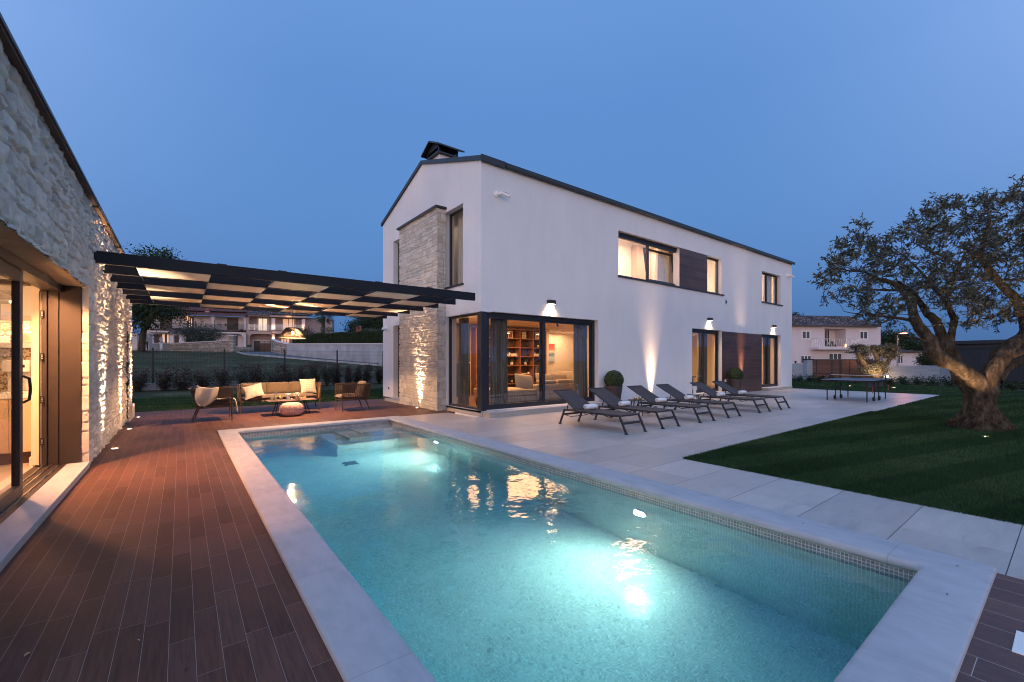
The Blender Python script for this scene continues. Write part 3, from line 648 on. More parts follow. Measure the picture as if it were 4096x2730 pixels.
def stone_face(U0, U1, V0, V1, res, seed, to3d, holes=(), courses=(0.10, 0.24), widths=(0.16, 0.55), depth=0.035, rough=0.016, jag=1.0):
    """masonry as a fine height field: each stone has its own size, set-back, tilt, split face and tint"""
    g = np.random.default_rng(seed)
    nu, nv = int((U1 - U0) / res) + 1, int((V1 - V0) / res) + 1
    u, v = np.meshgrid(np.linspace(U0, U1, nu), np.linspace(V0, V1, nv))
    wu = u + (fbm(u * 5, v * 5, seed + 1, 3) - .5) * 0.055 * jag; wv = v + (fbm(u * 3.1, v * 4, seed + 2, 3) - .5) * 0.075 * jag
    rows = [V0 - 0.1]
    while rows[-1] < V1 + 0.2: rows.append(rows[-1] + g.uniform(*courses))
    rows = np.array(rows); ri = np.clip(np.searchsorted(rows, wv) - 1, 0, len(rows) - 2)
    h = np.zeros_like(u); tint = np.zeros_like(u)
    for r in range(len(rows) - 1):
        msk = ri == r
        if not msk.any(): continue
        br = [U0 - g.uniform(0.05, 0.5)]
        while br[-1] < U1 + 0.6: br.append(br[-1] + g.uniform(*widths))
        br = np.array(br); uu = wu[msk]; vv = wv[msk]; ci = np.clip(np.searchsorted(br, uu) - 1, 0, len(br) - 2)
        n = len(br); setb = g.uniform(-1, 1, n); tu = g.uniform(-1, 1, n); tv = g.uniform(-1, 1, n); tn = g.uniform(0, 1, n)
        split = g.uniform(0, 1, n) < 0.28; sp = g.uniform(0.35, 0.65, n)      # some stones are two flat ones stacked
        hr = rows[r + 1] - rows[r]; fv = (vv - rows[r]) / hr
        isup = split[ci] & (fv > sp[ci])
        lo = np.where(isup, sp[ci], 0.0); hi = np.where(split[ci] & ~isup, sp[ci], 1.0)
        dv = np.minimum(fv - lo, hi - fv) * hr; w = br[ci + 1] - br[ci]; fu = (uu - br[ci]) / w; du = np.minimum(fu, 1 - fu) * w
        e = np.clip(np.minimum(du, dv) / 0.013, 0, 1); e = e * e * (3 - 2 * e)
        k = np.where(isup, 1, 0)
        s = setb[ci] * np.where(k, -0.7, 1.0)
        hh = s * 0.010 * jag + (fu - .5) * tu[ci] * 0.018 * jag + (fv - .5) * tv[ci] * 0.020 * jag
        h[msk] = hh + e * depth - depth; tint[msk] = np.clip(0.26 + tn[ci] * 0.62 + k * 0.12, 0, 1) * (0.30 + 0.70 * e) 
    f1 = fbm(u * 11, v * 13, seed + 5, 5); f2 = fbm(u * 34 + 5, v * 30, seed + 9, 3)
    h = h + (f1 - .5) * rough * 2.2 + (f2 - .5) * rough * 0.9
    P = to3d(u, v, h).reshape(-1, 3)
    idx = np.arange(nu * nv).reshape(nv, nu)
    q = np.stack([idx[:-1, :-1], idx[:-1, 1:], idx[1:, 1:], idx[1:, :-1]], -1).reshape(-1, 4)
    cu = ((u[:-1, :-1] + u[1:, 1:]) / 2).ravel(); cv = ((v[:-1, :-1] + v[1:, 1:]) / 2).ravel()
    keep = np.ones(len(q), bool)
    for a, b, c, d in holes: keep &= ~((cu > a) & (cu < b) & (cv > c) & (cv < d))
    return P, q[keep], tint.ravel()
M['stone'] = attr_mat('split_limestone', [(0.0, (0.22, 0.185, 0.14)), (0.25, (0.50, 0.455, 0.39)), (0.65, (0.62, 0.565, 0.49)), (0.94, (0.66, 0.61, 0.54)), (1.0, (0.52, 0.36, 0.24))], 0.92, 0.20, 5, 0.5, 60, 0.006, spec=0.2)

# ================================================================== MAIN HOUSE
YH, XH, XE, YN = 9.65, 6.35, 26.9, 16.70
EAVE, RIDGE, YR = 6.85, 8.00, 13.20
house = thing('house', 'modern two-storey white house with a dark-edged gable roof beside the pool', 'house', (XH, YH, 0))
def hb(mb, name, mat, parent=None, **k):
    """part of the main house given in world coordinates"""
    o = mb.build(name, mat, **k); p = parent or house; o.parent = p
    L0 = Vector(house.location); q = p
    o.matrix_parent_inverse = Matrix.Translation(-L0) if p is house else Matrix.Identity(4)
    return o
def sub(mb, name, mat, parent, **k):         # sub-part: parent already sits in world coordinates through its inverse
    o = mb.build(name, mat, **k); o.parent = parent; return o
mb = MB()
LH = [(XH - 1, 10.97, 0.15, 2.83), (12.0, 19.1, 4.44, 6.0), (23.17, 25.4, 4.46, 6.0), (16.7, 19.14, 0.13, 2.83), (23.08, 25.43, 0.13, 2.83)]
wall(mb, 'y', YH, YH + 0.35, XH + 0.35, XE, -0.1, EAVE, [(XH, 10.97, 0.15, 2.83)] + LH[1:])
WHs = [(YH - 1, 11.56, 0.15, 2.81), (10.59, 11.7, 3.69, 5.96), (14.4, 15.65, 3.69, 5.96), (14.42, 15.65, 0.10, 2.80)]
wall(mb, 'x', XH, XH + 0.35, YH, YN, -0.1, EAVE, WHs)
wall(mb, 'x', XE - 0.3, XE, YH + 0.35, YN, -0.1, EAVE); wall(mb, 'y', YN - 0.3, YN, XH + 0.35, XE - 0.3, -0.1, EAVE)
for xa in (XH, XE - 0.3):
    mb.prism([(xa, YH, EAVE), (xa, YN, EAVE), (xa, YR, RIDGE)], (0.3, 0, 0))
hb(mb, 'wall', M['stucco'])
# upper slab / ceilings and floor inside (rooms)
mb = MB(); mb.box(XH + 0.36, XE - 0.31, YH + 0.36, YN - 0.31, 2.90, 3.25); hb(mb, 'ceiling', M['plaster'])
M['infloor'] = plank_mat('interior_oak_floor', 0.14, 1.2, 0, [(0, (0.20, 0.10, 0.05)), (1, (0.27, 0.14, 0.07))], (0.10, 0.05, 0.03), 0.002, 0.35)
mb = MB(); mb.box(XH + 0.36, XE - 0.31, YH + 0.36, YN - 0.31, 0.0, 0.14); hb(mb, 'floor', M['infloor'])
# roof: two slopes with slight overhang, dark sheet metal
mb = MB(); t = 0.10
for (ya, za, yb, zb) in ((YH - 0.06, EAVE - 0.02, YR, RIDGE), (YR, RIDGE, YN + 0.06, EAVE - 0.02)):
    mb.prism([(XH - 0.03, ya, za + 0.003), (XH - 0.03, yb, zb + 0.003), (XH - 0.03, yb, zb + t), (XH - 0.03, ya, za + t)], (XE - XH + 0.06, 0, 0))
hb(mb, 'roof', M['anthracite'])
mb = MB(); mb.box(XH + 0.75, XE + 0.08, YH - 0.14, YH - 0.06, EAVE - 0.05, EAVE + 0.07); gut = hb(mb, 'gutter', M['anthracite'], bevel=0.01)
# verge trim on the gable
mb = MB()
for (ya, za, yb, zb) in ((YH - 0.08, EAVE - 0.03, YR, RIDGE + 0.0), (YR, RIDGE, YN + 0.08, EAVE - 0.03)):
    mb.prism([(XH - 0.06, ya, za - 0.02), (XH - 0.06, yb, zb - 0.01), (XH - 0.06, yb, zb + 0.105), (XH - 0.06, ya, za + 0.105)], (0.05, 0, 0))
mb.box(XH - 0.06, XH + 0.76, YH - 0.10, YH - 0.065, EAVE - 0.06, EAVE + 0.10)
hb(mb, 'verge_trim', M['anthracite'])
# plinth tiles along the long wall
M['plinth'] = plain('beige_skirting_tile', (0.42, 0.37, 0.32), 0.6, 0.1, 3)
mb = MB()
for q in ((10.975, 16.695, YH - 0.012, YH), (25.435, XE + 0.012, YH - 0.012, YH), (XH - 0.012, XH, YH, 11.58)):
    mb = MB(); mb.box(*q, 0.0, 0.10); hb(mb, 'skirting', M['plinth'])
mb = MB(); mb.box(XH - 0.012, XH, 15.66, YN + 0.01, 0.0, 0.10); hb(mb, 'skirting', plain('red_skirting', (0.10, 0.03, 0.03), 0.6))
# stone steps under the sliding doors
def step(x0, x1, y0, y1, z1, label=None):
    mb = MB(); mb.box(x0, x1, y0, y1, 0.0, z1 - 0.03); s = hb(mb, 'door_step', M['plinth'])
    mb = MB(); mb.box(x0 - 0.012, x1 + 0.012, y0 - 0.012, y1, z1 - 0.03, z1); sub(mb, 'tread', M['coping'], s, bevel=0.004)
step(6.38, 11.0, 9.28, 9.655, 0.15); step(16.66, 19.2, 9.28, 9.655, 0.13); step(23.06, 25.9, 9.28, 9.655, 0.13)
mb = MB(); mb.box(6.05, XH, 14.42, 15.75, 0.0, 0.10); hb(mb, 'door_step', M['plinth'])
mb = MB(); mb.box(XH, 10.97, YH + .001, YH + 0.35, 0.0, 0.149); mb.box(XH, XH + 0.35, YH + 0.35, 11.56, 0.0, 0.149); hb(mb, 'sill', M['plinth'])
for a, b_ in ((16.7, 19.14), (23.08, 25.43)):
    mb = MB(); mb.box(a, b_, YH + .001, YH + 0.35, 0.0, 0.129); hb(mb, 'sill', M['plinth'])

# ---- glazing
def framed(parent_name, plane, c, u0, u1, z0, z1, w=0.07, d=0.07, muls=(), glass='glass', sill=None, handle=None, mat='anthracite', head=None, botw=None):
    """a window or door frame centred on plane c; returns the frame part (panes are its children)"""
    P = (lambda u, y, z: (u, y, z)) if plane == 'y' else (lambda u, y, z: (y, u, z))
    def bx(mb, a, b, z_, z2, ca, cb):
        p, q = P(a, ca, z_), P(b, cb, z2); mb.box(min(p[0], q[0]), max(p[0], q[0]), min(p[1], q[1]), max(p[1], q[1]), z_, z2)
    mb = MB(); hw = head or w; bw = botw or w
    bx(mb, u0, u1, z1 - hw, z1, c - d / 2, c + d / 2); bx(mb, u0, u1, z0, z0 + bw, c - d / 2, c + d / 2)
    bx(mb, u0, u0 + w, z0 + bw, z1 - hw, c - d / 2, c + d / 2); bx(mb, u1 - w, u1, z0 + bw, z1 - hw, c - d / 2, c + d / 2)
    for m_ in muls: bx(mb, m_ - w * 0.6, m_ + w * 0.6, z0 + bw, z1 - hw, c - d / 2, c + d / 2)
    fr = hb(mb, parent_name, M[mat], bevel=0.006)
    edges = [u0 + w] + [e for m_ in muls for e in (m_ - w * 0.6, m_ + w * 0.6)] + [u1 - w]
    for i in range(0, len(edges), 2):
        mb = MB(); a, b = edges[i], edges[i + 1]
        mb.add([P(a, c, z0 + bw), P(b, c, z0 + bw), P(b, c, z1 - hw), P(a, c, z1 - hw)], [(0, 1, 2, 3)])
        sub(mb, 'pane', M[glass], fr)
    return fr
yF = YH + 0.20
# corner glazing: dark corner column, long side two sliding leaves, short side fixed pane
mb = MB(); mb.box(XH + 0.002, XH + 0.17, YH + 0.002, YH + 0.20, 0.15, 2.829); hb(mb, 'corner_column', M['anthracite'], bevel=0.004)
dr = framed('sliding_door', 'y', yF, XH + 0.17, 10.96, 0.15, 2.83, 0.11, 0.10, muls=(), glass='glass')
for k in kids(dr): bpy.data.objects.remove(k)
def leaf(parent, plane, c, u0, u1, z0, z1, w=0.085, d=0.05, glass='glass', handle_u=None, mat='anthracite'):
    P = (lambda u, y, z: (u, y, z)) if plane == 'y' else (lambda u, y, z: (y, u, z))
    mb = MB()
    def bx(a, b, z_, z2, ca, cb):
        p, q = P(a, ca, z_), P(b, cb, z2); mb.box(min(p[0], q[0]), max(p[0], q[0]), min(p[1], q[1]), max(p[1], q[1]), z_, z2)
    bx(u0, u1, z1 - w, z1, c - d / 2, c + d / 2); bx(u0, u1, z0, z0 + w, c - d / 2, c + d / 2)
    bx(u0, u0 + w, z0 + w, z1 - w, c - d / 2, c + d / 2); bx(u1 - w, u1, z0 + w, z1 - w, c - d / 2, c + d / 2)
    lf = hb(mb, 'door_leaf', M[mat], bevel=0.005)
    mb = MB(); mb.add([P(u0 + w, c, z0 + w), P(u1 - w, c, z0 + w), P(u1 - w, c, z1 - w), P(u0 + w, c, z1 - w)], [(0, 1, 2, 3)]); sub(mb, 'pane', M[glass], lf)
    if handle_u is not None:
        mb = MB(); p = P(handle_u, c - d / 2 - 0.02, 1.1); mb.box(p[0] - 0.015, p[0] + 0.015, p[1] - 0.015, p[1] + 0.015, 1.0, 1.22); sub(mb, 'handle', M['black'], lf)
    return lf
leaf(None, 'y', yF - 0.028, XH + 0.27, 8.76, 0.20, 2.74)
leaf(None, 'y', yF + 0.03, 8.60, 10.88, 0.20, 2.74, handle_u=10.83)
framed('corner_window', 'x', XH + 0.12, YH + 0.20, 11.56, 0.15, 2.81, 0.06, 0.08, glass='glass')
# upper gable windows beside the stone chimney
framed('window', 'x', XH + 0.22, 10.59, 11.7, 3.69, 5.96, 0.055, 0.07, glass='glass')
mb = MB(); mb.box(XH - 0.05, XH + 0.18, 10.55, 11.62, 3.64, 3.69); hb(mb, 'window_sill', M['anthracite'], bevel=0.004)
framed('window', 'x', XH + 0.22, 14.4, 15.65, 3.69, 5.96, 0.055, 0.07, glass='glass')
framed('door', 'x', XH + 0.22, 14.42, 15.65, 0.10, 2.80, 0.08, 0.07, glass='glass_dark')
# long strip opening upstairs: big window (right sash tilted in), dark tiled panel, narrow window
mb = MB(); mb.box(12.0, 15.98, yF - 0.06, yF + 0.12, 5.90, 5.999); hb(mb, 'blind_box', M['black'])
w1 = framed('window', 'y', yF, 12.0, 15.98, 4.44, 5.90, 0.075, 0.09, muls=(13.93,), glass='glass')
for k in kids(w1):
    if k.data.vertices[0].co.x > 13.8: bpy.data.objects.remove(k)
tilt = math.radians(7.5); mb = MB()
def tp(u, z, off=0.0):                        # point on the sash leaning into the room
    return (u, yF + 0.02 + (z - 4.52) * math.sin(tilt) + off, 4.52 + (z - 4.52) * math.cos(tilt))
for a, b_, c_, d_ in ((13.99, 15.90, 4.52, 4.59), (13.99, 15.90, 5.74, 5.81), (13.99, 14.05, 4.59, 5.74), (15.84, 15.90, 4.59, 5.74)):
    mb.prism([tp(a, c_), tp(b_, c_), tp(b_, d_), tp(a, d_)], (0, 0.055, 0))
sash = hb(mb, 'tilted_sash', M['anthracite']); mb = MB(); mb.poly([tp(14.05, 4.59, .03), tp(15.84, 4.59, .03), tp(15.84, 5.74, .03), tp(14.05, 5.74, .03)]); sub(mb, 'pane', M['glass'], sash)
mb = MB(); q = Vector(tp(15.87, 5.15, 0.075)); mb.box(q.x - 0.012, q.x + 0.012, q.y - 0.01, q.y + 0.03, q.z - 0.07, q.z + 0.07); sub(mb, 'handle', M['black'], sash)
M['darktile'] = plank_mat('dark_brown_cladding_tiles', 0.20, 1.2, 0.0, [(0, (0.065, 0.028, 0.021)), (0.5, (0.095, 0.042, 0.031)), (1, (0.12, 0.055, 0.042))], (0.20, 0.13, 0.11), 0.004, 0.45, axis='zx', stag=1.0, grain=(90, 5), bstr=0.4)
mb = MB(); mb.box(15.80, 17.93, YH + 0.03, YH + 0.30, 4.445, 5.998); hb(mb, 'white_return', M['stucco'])
mb = MB(); mb.box(15.815, 17.915, YH + 0.012, YH + 0.03, 4.46, 5.99); hb(mb, 'cladding_panel', M['darktile'])
framed('window', 'y', yF, 17.93, 19.1, 4.44, 6.0, 0.075, 0.08, glass='glass')
mb = MB(); mb.box(11.97, 19.28, YH - 0.05, YH + 0.16, 4.385, 4.44); hb(mb, 'window_sill', M['anthracite'], bevel=0.004)
framed('window', 'y', yF, 23.17, 25.4, 4.46, 6.0, 0.075, 0.08, muls=(24.1,), glass='glass')
mb = MB(); mb.box(23.12, 25.62, YH - 0.05, YH + 0.16, 4.405, 4.46); hb(mb, 'window_sill', M['anthracite'], bevel=0.004)
# ground-floor doors with cladding between
for a, b_, mid in ((16.7, 19.14, 17.85), (23.08, 25.43, 24.2)):
    fr = framed('sliding_door', 'y', yF, a, b_, 0.13, 2.83, 0.09, 0.10)
    for k in kids(fr): bpy.data.objects.remove(k)
    leaf(None, 'y', yF - 0.028, a + 0.05, mid + 0.06, 0.18, 2.76); leaf(None, 'y', yF + 0.03, mid - 0.06, b_ - 0.05, 0.18, 2.76, handle_u=b_ - 0.10)
mb = MB(); mb.box(19.145, 23.075, YH - 0.025, YH, 0.0, 2.80); hb(mb, 'cladding_panel', M['darktile'])

# ---- stone chimney breast on the gable
PX, PY0, PY1, PZ = 6.05, 11.58, 14.42, 6.05
br = thing('stone_chimney', 'tall split-stone chimney breast with a dark cap on the white gable', 'chimney', (PX, PY0, 0))
def bb(o): o.parent = br; o.matrix_parent_inverse = Matrix.Translation(-Vector(br.location)); return o
mb = MB(); mb.box(PX + 0.03, XH - 0.001, PY0 + 0.03, PY1 - 0.03, 0, PZ); bb(mb.build('core', M['concrete']))
P_, q_, t_ = stone_face(PY0 - .01, PY1, 0.0, PZ, 0.017, 41, lambda u, v, h: np.stack([PX + 0.01 - h, u, v], -1), courses=(0.09, 0.20), widths=(0.13, 0.42), rough=0.017, depth=0.045, jag=0.8)
bb(np_mesh('stonework', P_, q_, M['stone'], tint=t_))
P_, q_, t_ = stone_face(PX, XH, 0.0, PZ, 0.015, 42, lambda u, v, h: np.stack([u, PY0 + 0.01 - h, v], -1), courses=(0.14, 0.28), widths=(0.15, 0.4), rough=0.014, jag=0.7)
bb(np_mesh('stonework', P_, q_, M['stone'], tint=t_))
mb = MB(); mb.box(PX - 0.07, XH, PY0 - 0.05, PY1 + 0.05, PZ, PZ + 0.06); bb(mb.build('cap', M['anthracite'], bevel=0.004))
# ---- roof chimney
rc = thing('roof_chimney', 'white chimney stack with a black gabled metal cowl on the roof', 'chimney', (6.86, 12.75, 7.68))
MB().box(-0.30, 0.30, -0.36, 0.36, -0.35, 0.42).build('stack', M['stucco'], rc)
mb = MB(); mb.box(-0.40, 0.40, -0.46, 0.46, 0.42, 0.47)
mb.box(-0.34, 0.34, -0.40, 0.40, 0.47, 0.50)
for sx in (-1, 1):
    for sy in (-1, 1): mb.box(sx * 0.32 - 0.03, sx * 0.32 + 0.03, sy * 0.38 - 0.03, sy * 0.38 + 0.03, 0.50, 0.62)
mb.build('frame', M['anthracite'], rc)
MB().prism([(-0.36, -0.42, 0.62), (-0.36, 0.42, 0.62), (-0.36, 0.36, 0.70), (-0.36, 0, 0.84), (-0.36, -0.36, 0.70)], (0.72, 0, 0)).build('hood', M['black'], rc)
mb = MB(); mb.prism([(-0.50, -0.58, 0.60), (-0.50, 0, 0.87), (-0.50, 0, 0.92), (-0.50, -0.58, 0.65)], (1.0, 0, 0)); mb.prism([(-0.50, 0.58, 0.60), (-0.50, 0, 0.87), (-0.50, 0, 0.92), (-0.50, 0.58, 0.65)], (1.0, 0, 0))
mb.build('cowl', M['anthracite'], rc)

# ---- wall-mounted things
def wall_lamp(x, z, label):
    t = thing('wall_lamp', label, 'wall lamp', (x, YH, z), 0, 'square downlights over the terrace doors')
    MB().box(-0.13, 0.13, -0.125, -0.0, 0.0, 0.115).build('housing', M['bronze'], t, bevel=0.003)
    MB().box(-0.11, 0.11, -0.108, -0.015, -0.004, -0.001).build('lens', M['lens_warm'], t)
    l = lamp_data('AREA', 'downlight', 17, WARM2, shape='RECTANGLE', size=0.20, size_y=0.08, spread=math.radians(110)); put_light(l, (0, -0.062, -0.012), (0, 0, -1), t)
wall_lamp(8.82, 3.19, 'square bronze downlight over the corner glass doors, nearest the pool')
wall_lamp(18.02, 3.21, 'square bronze downlight over the middle terrace door, left of the lower cladding')
wall_lamp(24.45, 3.22, 'square bronze downlight over the far terrace door, furthest along the wall')
def camera_thing(loc, rz, label, ln=0.20):
    t = thing('security_camera', label, 'security camera', loc, rz)
    MB().tube([(0, 0, 0), (0, -0.02, 0), (0, -0.07, 0)], [0.085, 0.085, 0.05], 20).build('mount', M['white_metal'], t, smooth=False)
    MB().tube([(0, -0.06, 0), (0.03, -0.10, -0.01), (0.06, -0.13, -0.01)], 0.035, 12).build('arm', M['white_metal'], t, smooth=True)
    a = Vector((0.05, -0.14, 0.01)); b_ = a + Vector((ln, -0.10, -0.09))
    MB().tube([a, b_], 0.045, 20).build('barrel', M['white_metal'], t)
    d = (b_ - a).normalized(); MB().tube([b_, b_ + d * 0.012], 0.038, 20).build('lens', M['black'], t)
    MB().obox((a + b_) / 2 + Vector((0.02, 0, 0.05)), (ln * 0.9, 0.09, 0.008), Matrix.Rotation(0.38, 3, 'Y') @ Matrix.Rotation(-0.45, 3, 'Z')).build('sunshield', M['white_metal'], t)
camera_thing((6.86, YH, 6.04), 0, 'white bullet security camera high on the long wall near the gable corner')
camera_thing((26.25, YH, 6.12), 0, 'small white security camera at the far end of the long wall')
camera_thing((XH, 16.35, 2.72), -PI / 2, 'white security camera low on the gable wall at the end of the pergola')
def outlet(loc, rz, label):
    t = thing('wall_socket', label, 'socket', loc, rz)
    MB().box(-0.075, 0.075, -0.03, 0, -0.05, 0.05).build('plate', M['white_metal'], t, bevel=0.004)
    MB().box(-0.03, 0.045, -0.034, -0.03, -0.035, 0.035).build('cover', M['black'], t)
outlet((11.22, YH, 0.59), 0, 'white outdoor socket on the wall beside the nearer topiary planter')
outlet((19.42, YH - 0.025, 0.60), 0, 'white outdoor socket on the brown cladding beside the farther planter')
outlet((XH, 16.05, 0.45), -PI / 2, 'small socket low on the gable wall beside the terrace door')
t = thing('vent_grille', 'small grey vent grille under the end of the long upstairs sill', 'vent', (19.5, YH, 4.14))
MB().box(-0.07, 0.07, -0.02, 0, -0.09, 0.09).build('frame', M['steel'], t); MB().box(-0.05, 0.05, -0.022, -0.02, -0.06, 0.04).build('grille', M['black'], t)
# ================================================================== STONE ANNEXE ON THE LEFT
XW = -1.03
ann = thing('stone_house', 'low stone-faced annexe with a sliding glass door open to its kitchen', 'building', (XW, 8.4, 0))
def ab(mb, name, mat, **k):
    o = mb.build(name, mat, **k); o.parent = ann; o.matrix_parent_inverse = Matrix.Translation(-Vector(ann.location)); return o
def ap(o): o.parent = ann; o.matrix_parent_inverse = Matrix.Translation(-Vector(ann.location)); return o
DY0, DY1, DZ = 4.30, 8.45, 2.53
Y_END = 15.35
P_, q_, t_ = stone_face(2.6, Y_END, 0.0, 3.80, 0.019, 11, lambda u, v, h: np.stack([XW - 0.012 + h, u, v], -1), holes=[(DY0, DY1, -1, DZ), (14.0, 14.42, -1, 2.25)], courses=(0.09, 0.22), widths=(0.14, 0.46), depth=0.045, rough=0.026)
ap(np_mesh('stonework', P_, q_, M['stone'], tint=t_))
# end face, door jamb return, soffit, niche
P_, q_, t_ = stone_face(-1.60, XW, 0.0, 3.80, 0.03, 12, lambda u, v, h: np.stack([u, Y_END - 0.012 + h, v], -1)); ap(np_mesh('stonework', P_, q_, M['stone'], tint=t_))
P_, q_, t_ = stone_face(-1.10, XW + 0.004, 0.0, DZ + .03, 0.014, 13, lambda u, v, h: np.stack([u, DY1 + 0.004 - h * .5, v], -1), courses=(0.16, 0.32), widths=(0.5, 0.9)); ap(np_mesh('stonework', P_, q_, M['stone'], tint=t_))
def soffit_mat():
    m, nt, b, N, L = mat_new('rough_soffit_plaster')
    t = noise_of(N, L, 3, 5, 0.7, stretch=(1, 14, 1)); r = ramp(N, L, t.outputs[0], [(0.3, (0.26, 0.19, 0.13)), (0.7, (0.42, 0.33, 0.24))]); L.new(r.outputs[0], b.inputs['Base Color']); setp(b, rough=0.9)
    bump(N, L, b, t.outputs[0], 0.7, 0.02); return m
M['soffit'] = soffit_mat()
mb = MB(); mb.box(-1.42, XW - 0.03, 2.6, DY1, DZ, DZ + 0.08); ab(mb, 'soffit', M['soffit'])
mb = MB(); mb.box(-1.32, -1.30, 2.6, Y_END, DZ + 0.09, 3.80); mb.box(-1.32, -1.28, 8.62, 13.98, 0, DZ + 0.09); mb.box(-1.32, -1.28, 14.44, Y_END, 0, DZ + .09)
mb.box(-1.32, XW - 0.05, 13.97, 13.995, 0, 2.25); mb.box(-1.32, XW - 0.05, 14.425, 14.45, 0, 2.25); mb.box(-1.32, XW - 0.05, 13.97, 14.45, 2.25, 2.28); mb.box(-1.32, -1.28, 13.99, 14.43, 0, 2.25)
ab(mb, 'wall_core', plain('wall_core_plaster', (0.30, 0.24, 0.18), 0.9))
mb = MB(); mb.box(-1.30, XW + 0.04, 13.9, 14.5, 0, 0.05); mb.box(-1.06, XW + .05, 14.55, Y_END + .03, 0, 0.36); ab(mb, 'plinth_block', M['plinth'], bevel=0.006)
# dark metal reveals beside the stone jamb
mb = MB(); mb.box(-1.315, -1.105, DY1 - 0.012, DY1 + 0.05, 0.08, DZ - 0.002); ab(mb, 'metal_reveal', M['bronze'])
mb = MB(); mb.box(-1.420, -1.322, DY1 - 0.030, DY1 + 0.05, 0.08, DZ - 0.05); ab(mb, 'metal_reveal', M['bronze'])
# head track and threshold rails
mb = MB(); mb.box(-1.46, -1.28, 3.4, DY1 - 0.03, DZ - 0.10, DZ - 0.002); ab(mb, 'door_head', M['bronze'], bevel=0.004)
mb = MB(); mb.box(-1.56, -1.24, 2.8, DY1 - 0.03, 0.02, 0.085); ab(mb, 'threshold', M['bronze'])
for xx in (-1.30, -1.38, -1.46): 
    mb = MB(); mb.box(xx - 0.006, xx + 0.006, 2.8, DY1 - 0.03, 0.085, 0.100); ab(mb, 'rail', M['steel'])
# sill / long step
mb = MB(); mb.box(-1.25, XW + 0.015, 2.2, DY1 - 0.005, 0.001, 0.055); sx_ = ab(mb, 'door_step', M['plinth'])
mb = MB(); mb.box(-1.25, XW + 0.02, 2.2, DY1 - 0.004, 0.055, 0.082); o = mb.build('tread', M['coping'], bevel=0.004); o.parent = sx_
# receiver jamb with three hinge-like keeps
mb = MB(); mb.box(-1.475, -1.425, DY1 - 0.06, DY1 + 0.04, 0.09, DZ - 0.10); mb.box(-1.50, -1.48, DY1 - 0.05, DY1 + .04, 0.09, DZ - 0.10)
jm = ab(mb, 'jamb', M['bronze'], bevel=0.003)
mb = MB(); mb.box(-1.4795, -1.4765, DY1 - 0.065, DY1 - 0.05, 0.09, DZ - 0.12); o = mb.build('seal', M['white_metal']); o.parent = jm
for zz in (0.42, 0.98, 1.55, 2.12):
    mb = MB(); mb.box(-1.478, -1.452, DY1 - 0.085, DY1 - 0.06, zz - 0.05, zz + 0.05); o = mb.build('keep', M['black'], bevel=0.003); o.parent = jm
    mb = MB()
    for dz in (-0.02, 0.0, 0.022): mb.cyl((-1.465, DY1 - 0.089, zz + dz), (-1.465, DY1 - 0.084, zz + dz), 0.007, n=8)
    o = mb.build('bolt', M['steel']); o.parent = jm
# sliding leaf (open gap to its right)
LY1 = 6.70; mb = MB()
mb.box(-1.37, -1.31, LY1 - 0.11, LY1, 0.10, DZ - 0.10); mb.box(-1.37, -1.31, 3.4, LY1 - 0.11, 0.10, 0.22); mb.box(-1.37, -1.31, 3.4, LY1 - 0.11, DZ - 0.22, DZ - 0.10)
lf = ab(mb, 'sliding_door', M['bronze'], bevel=0.005)
mb = MB(); mb.add([(-1.34, 3.4, 0.22), (-1.34, LY1 - 0.11, 0.22), (-1.34, LY1 - 0.11, DZ - 0.22), (-1.34, 3.4, DZ - 0.22)], [(0, 1, 2, 3)]); o = mb.build('pane', M['glass']); o.parent = lf
mb = MB(); mb.tube([(-1.305, LY1 - 0.03, 1.34), (-1.262, LY1 - 0.01, 1.31), (-1.255, LY1 - 0.005, 1.20), (-1.262, LY1 - 0.01, 1.09), (-1.305, LY1 - 0.03, 1.06)], 0.013, 10); o = mb.build('handle', M['black'], smooth=True); o.parent = lf
# roof edge: sheet metal over warm boards
mb = MB(); mb.prism([(XW - 0.06, 2.4, 3.80), (XW + 0.045, 2.4, 3.80), (XW + 0.045, 2.4, 3.825), (XW - 0.06, 2.4, 3.825)], (0, Y_END - 2.3, 0)); ab(mb, 'eaves_board', plain('eaves_wood', (0.05, 0.03, 0.02), 0.7, 0.3, 10))
mb = MB(); mb.box(-6.5, XW + 0.06, 2.3, Y_END + 0.08, 3.826, 3.862); ab(mb, 'roof', M['anthracite'], bevel=0.004)
# interior: ceiling, floor, back wall
mb = MB(); mb.box(-5.5, -1.33, 2.6, 12.0, DZ + 0.10, DZ + 0.14); ab(mb, 'ceiling', M['white'])
mb = MB(); mb.box(-5.5, -1.56, 2.6, 12.0, 0.0, 0.085); ab(mb, 'floor', plain('pale_floor_tiles', (0.50, 0.42, 0.33), 0.35, 0.06, 2))
mb = MB(); mb.box(-5.5, -1.57, 9.35, 9.45, 0.086, DZ + 0.10); mb.box(-5.6, -5.5, 2.6, 9.45, 0.086, DZ + 0.10); mb.box(-5.5, -1.34, 2.6, 2.7, 0.086, DZ + 0.1); ab(mb, 'interior_wall', M['plaster'])
mb = MB(); mb.box(-1.60, -1.515, 8.56, 9.34, 0.086, DZ + 0.10); pil = ab(mb, 'interior_wall', M['plaster'])
mb = MB(); mb.box(-1.615, -1.50, 8.545, 8.70, 0.087, 0.20); o = mb.build('skirting', M['plaster']); o.parent = pil

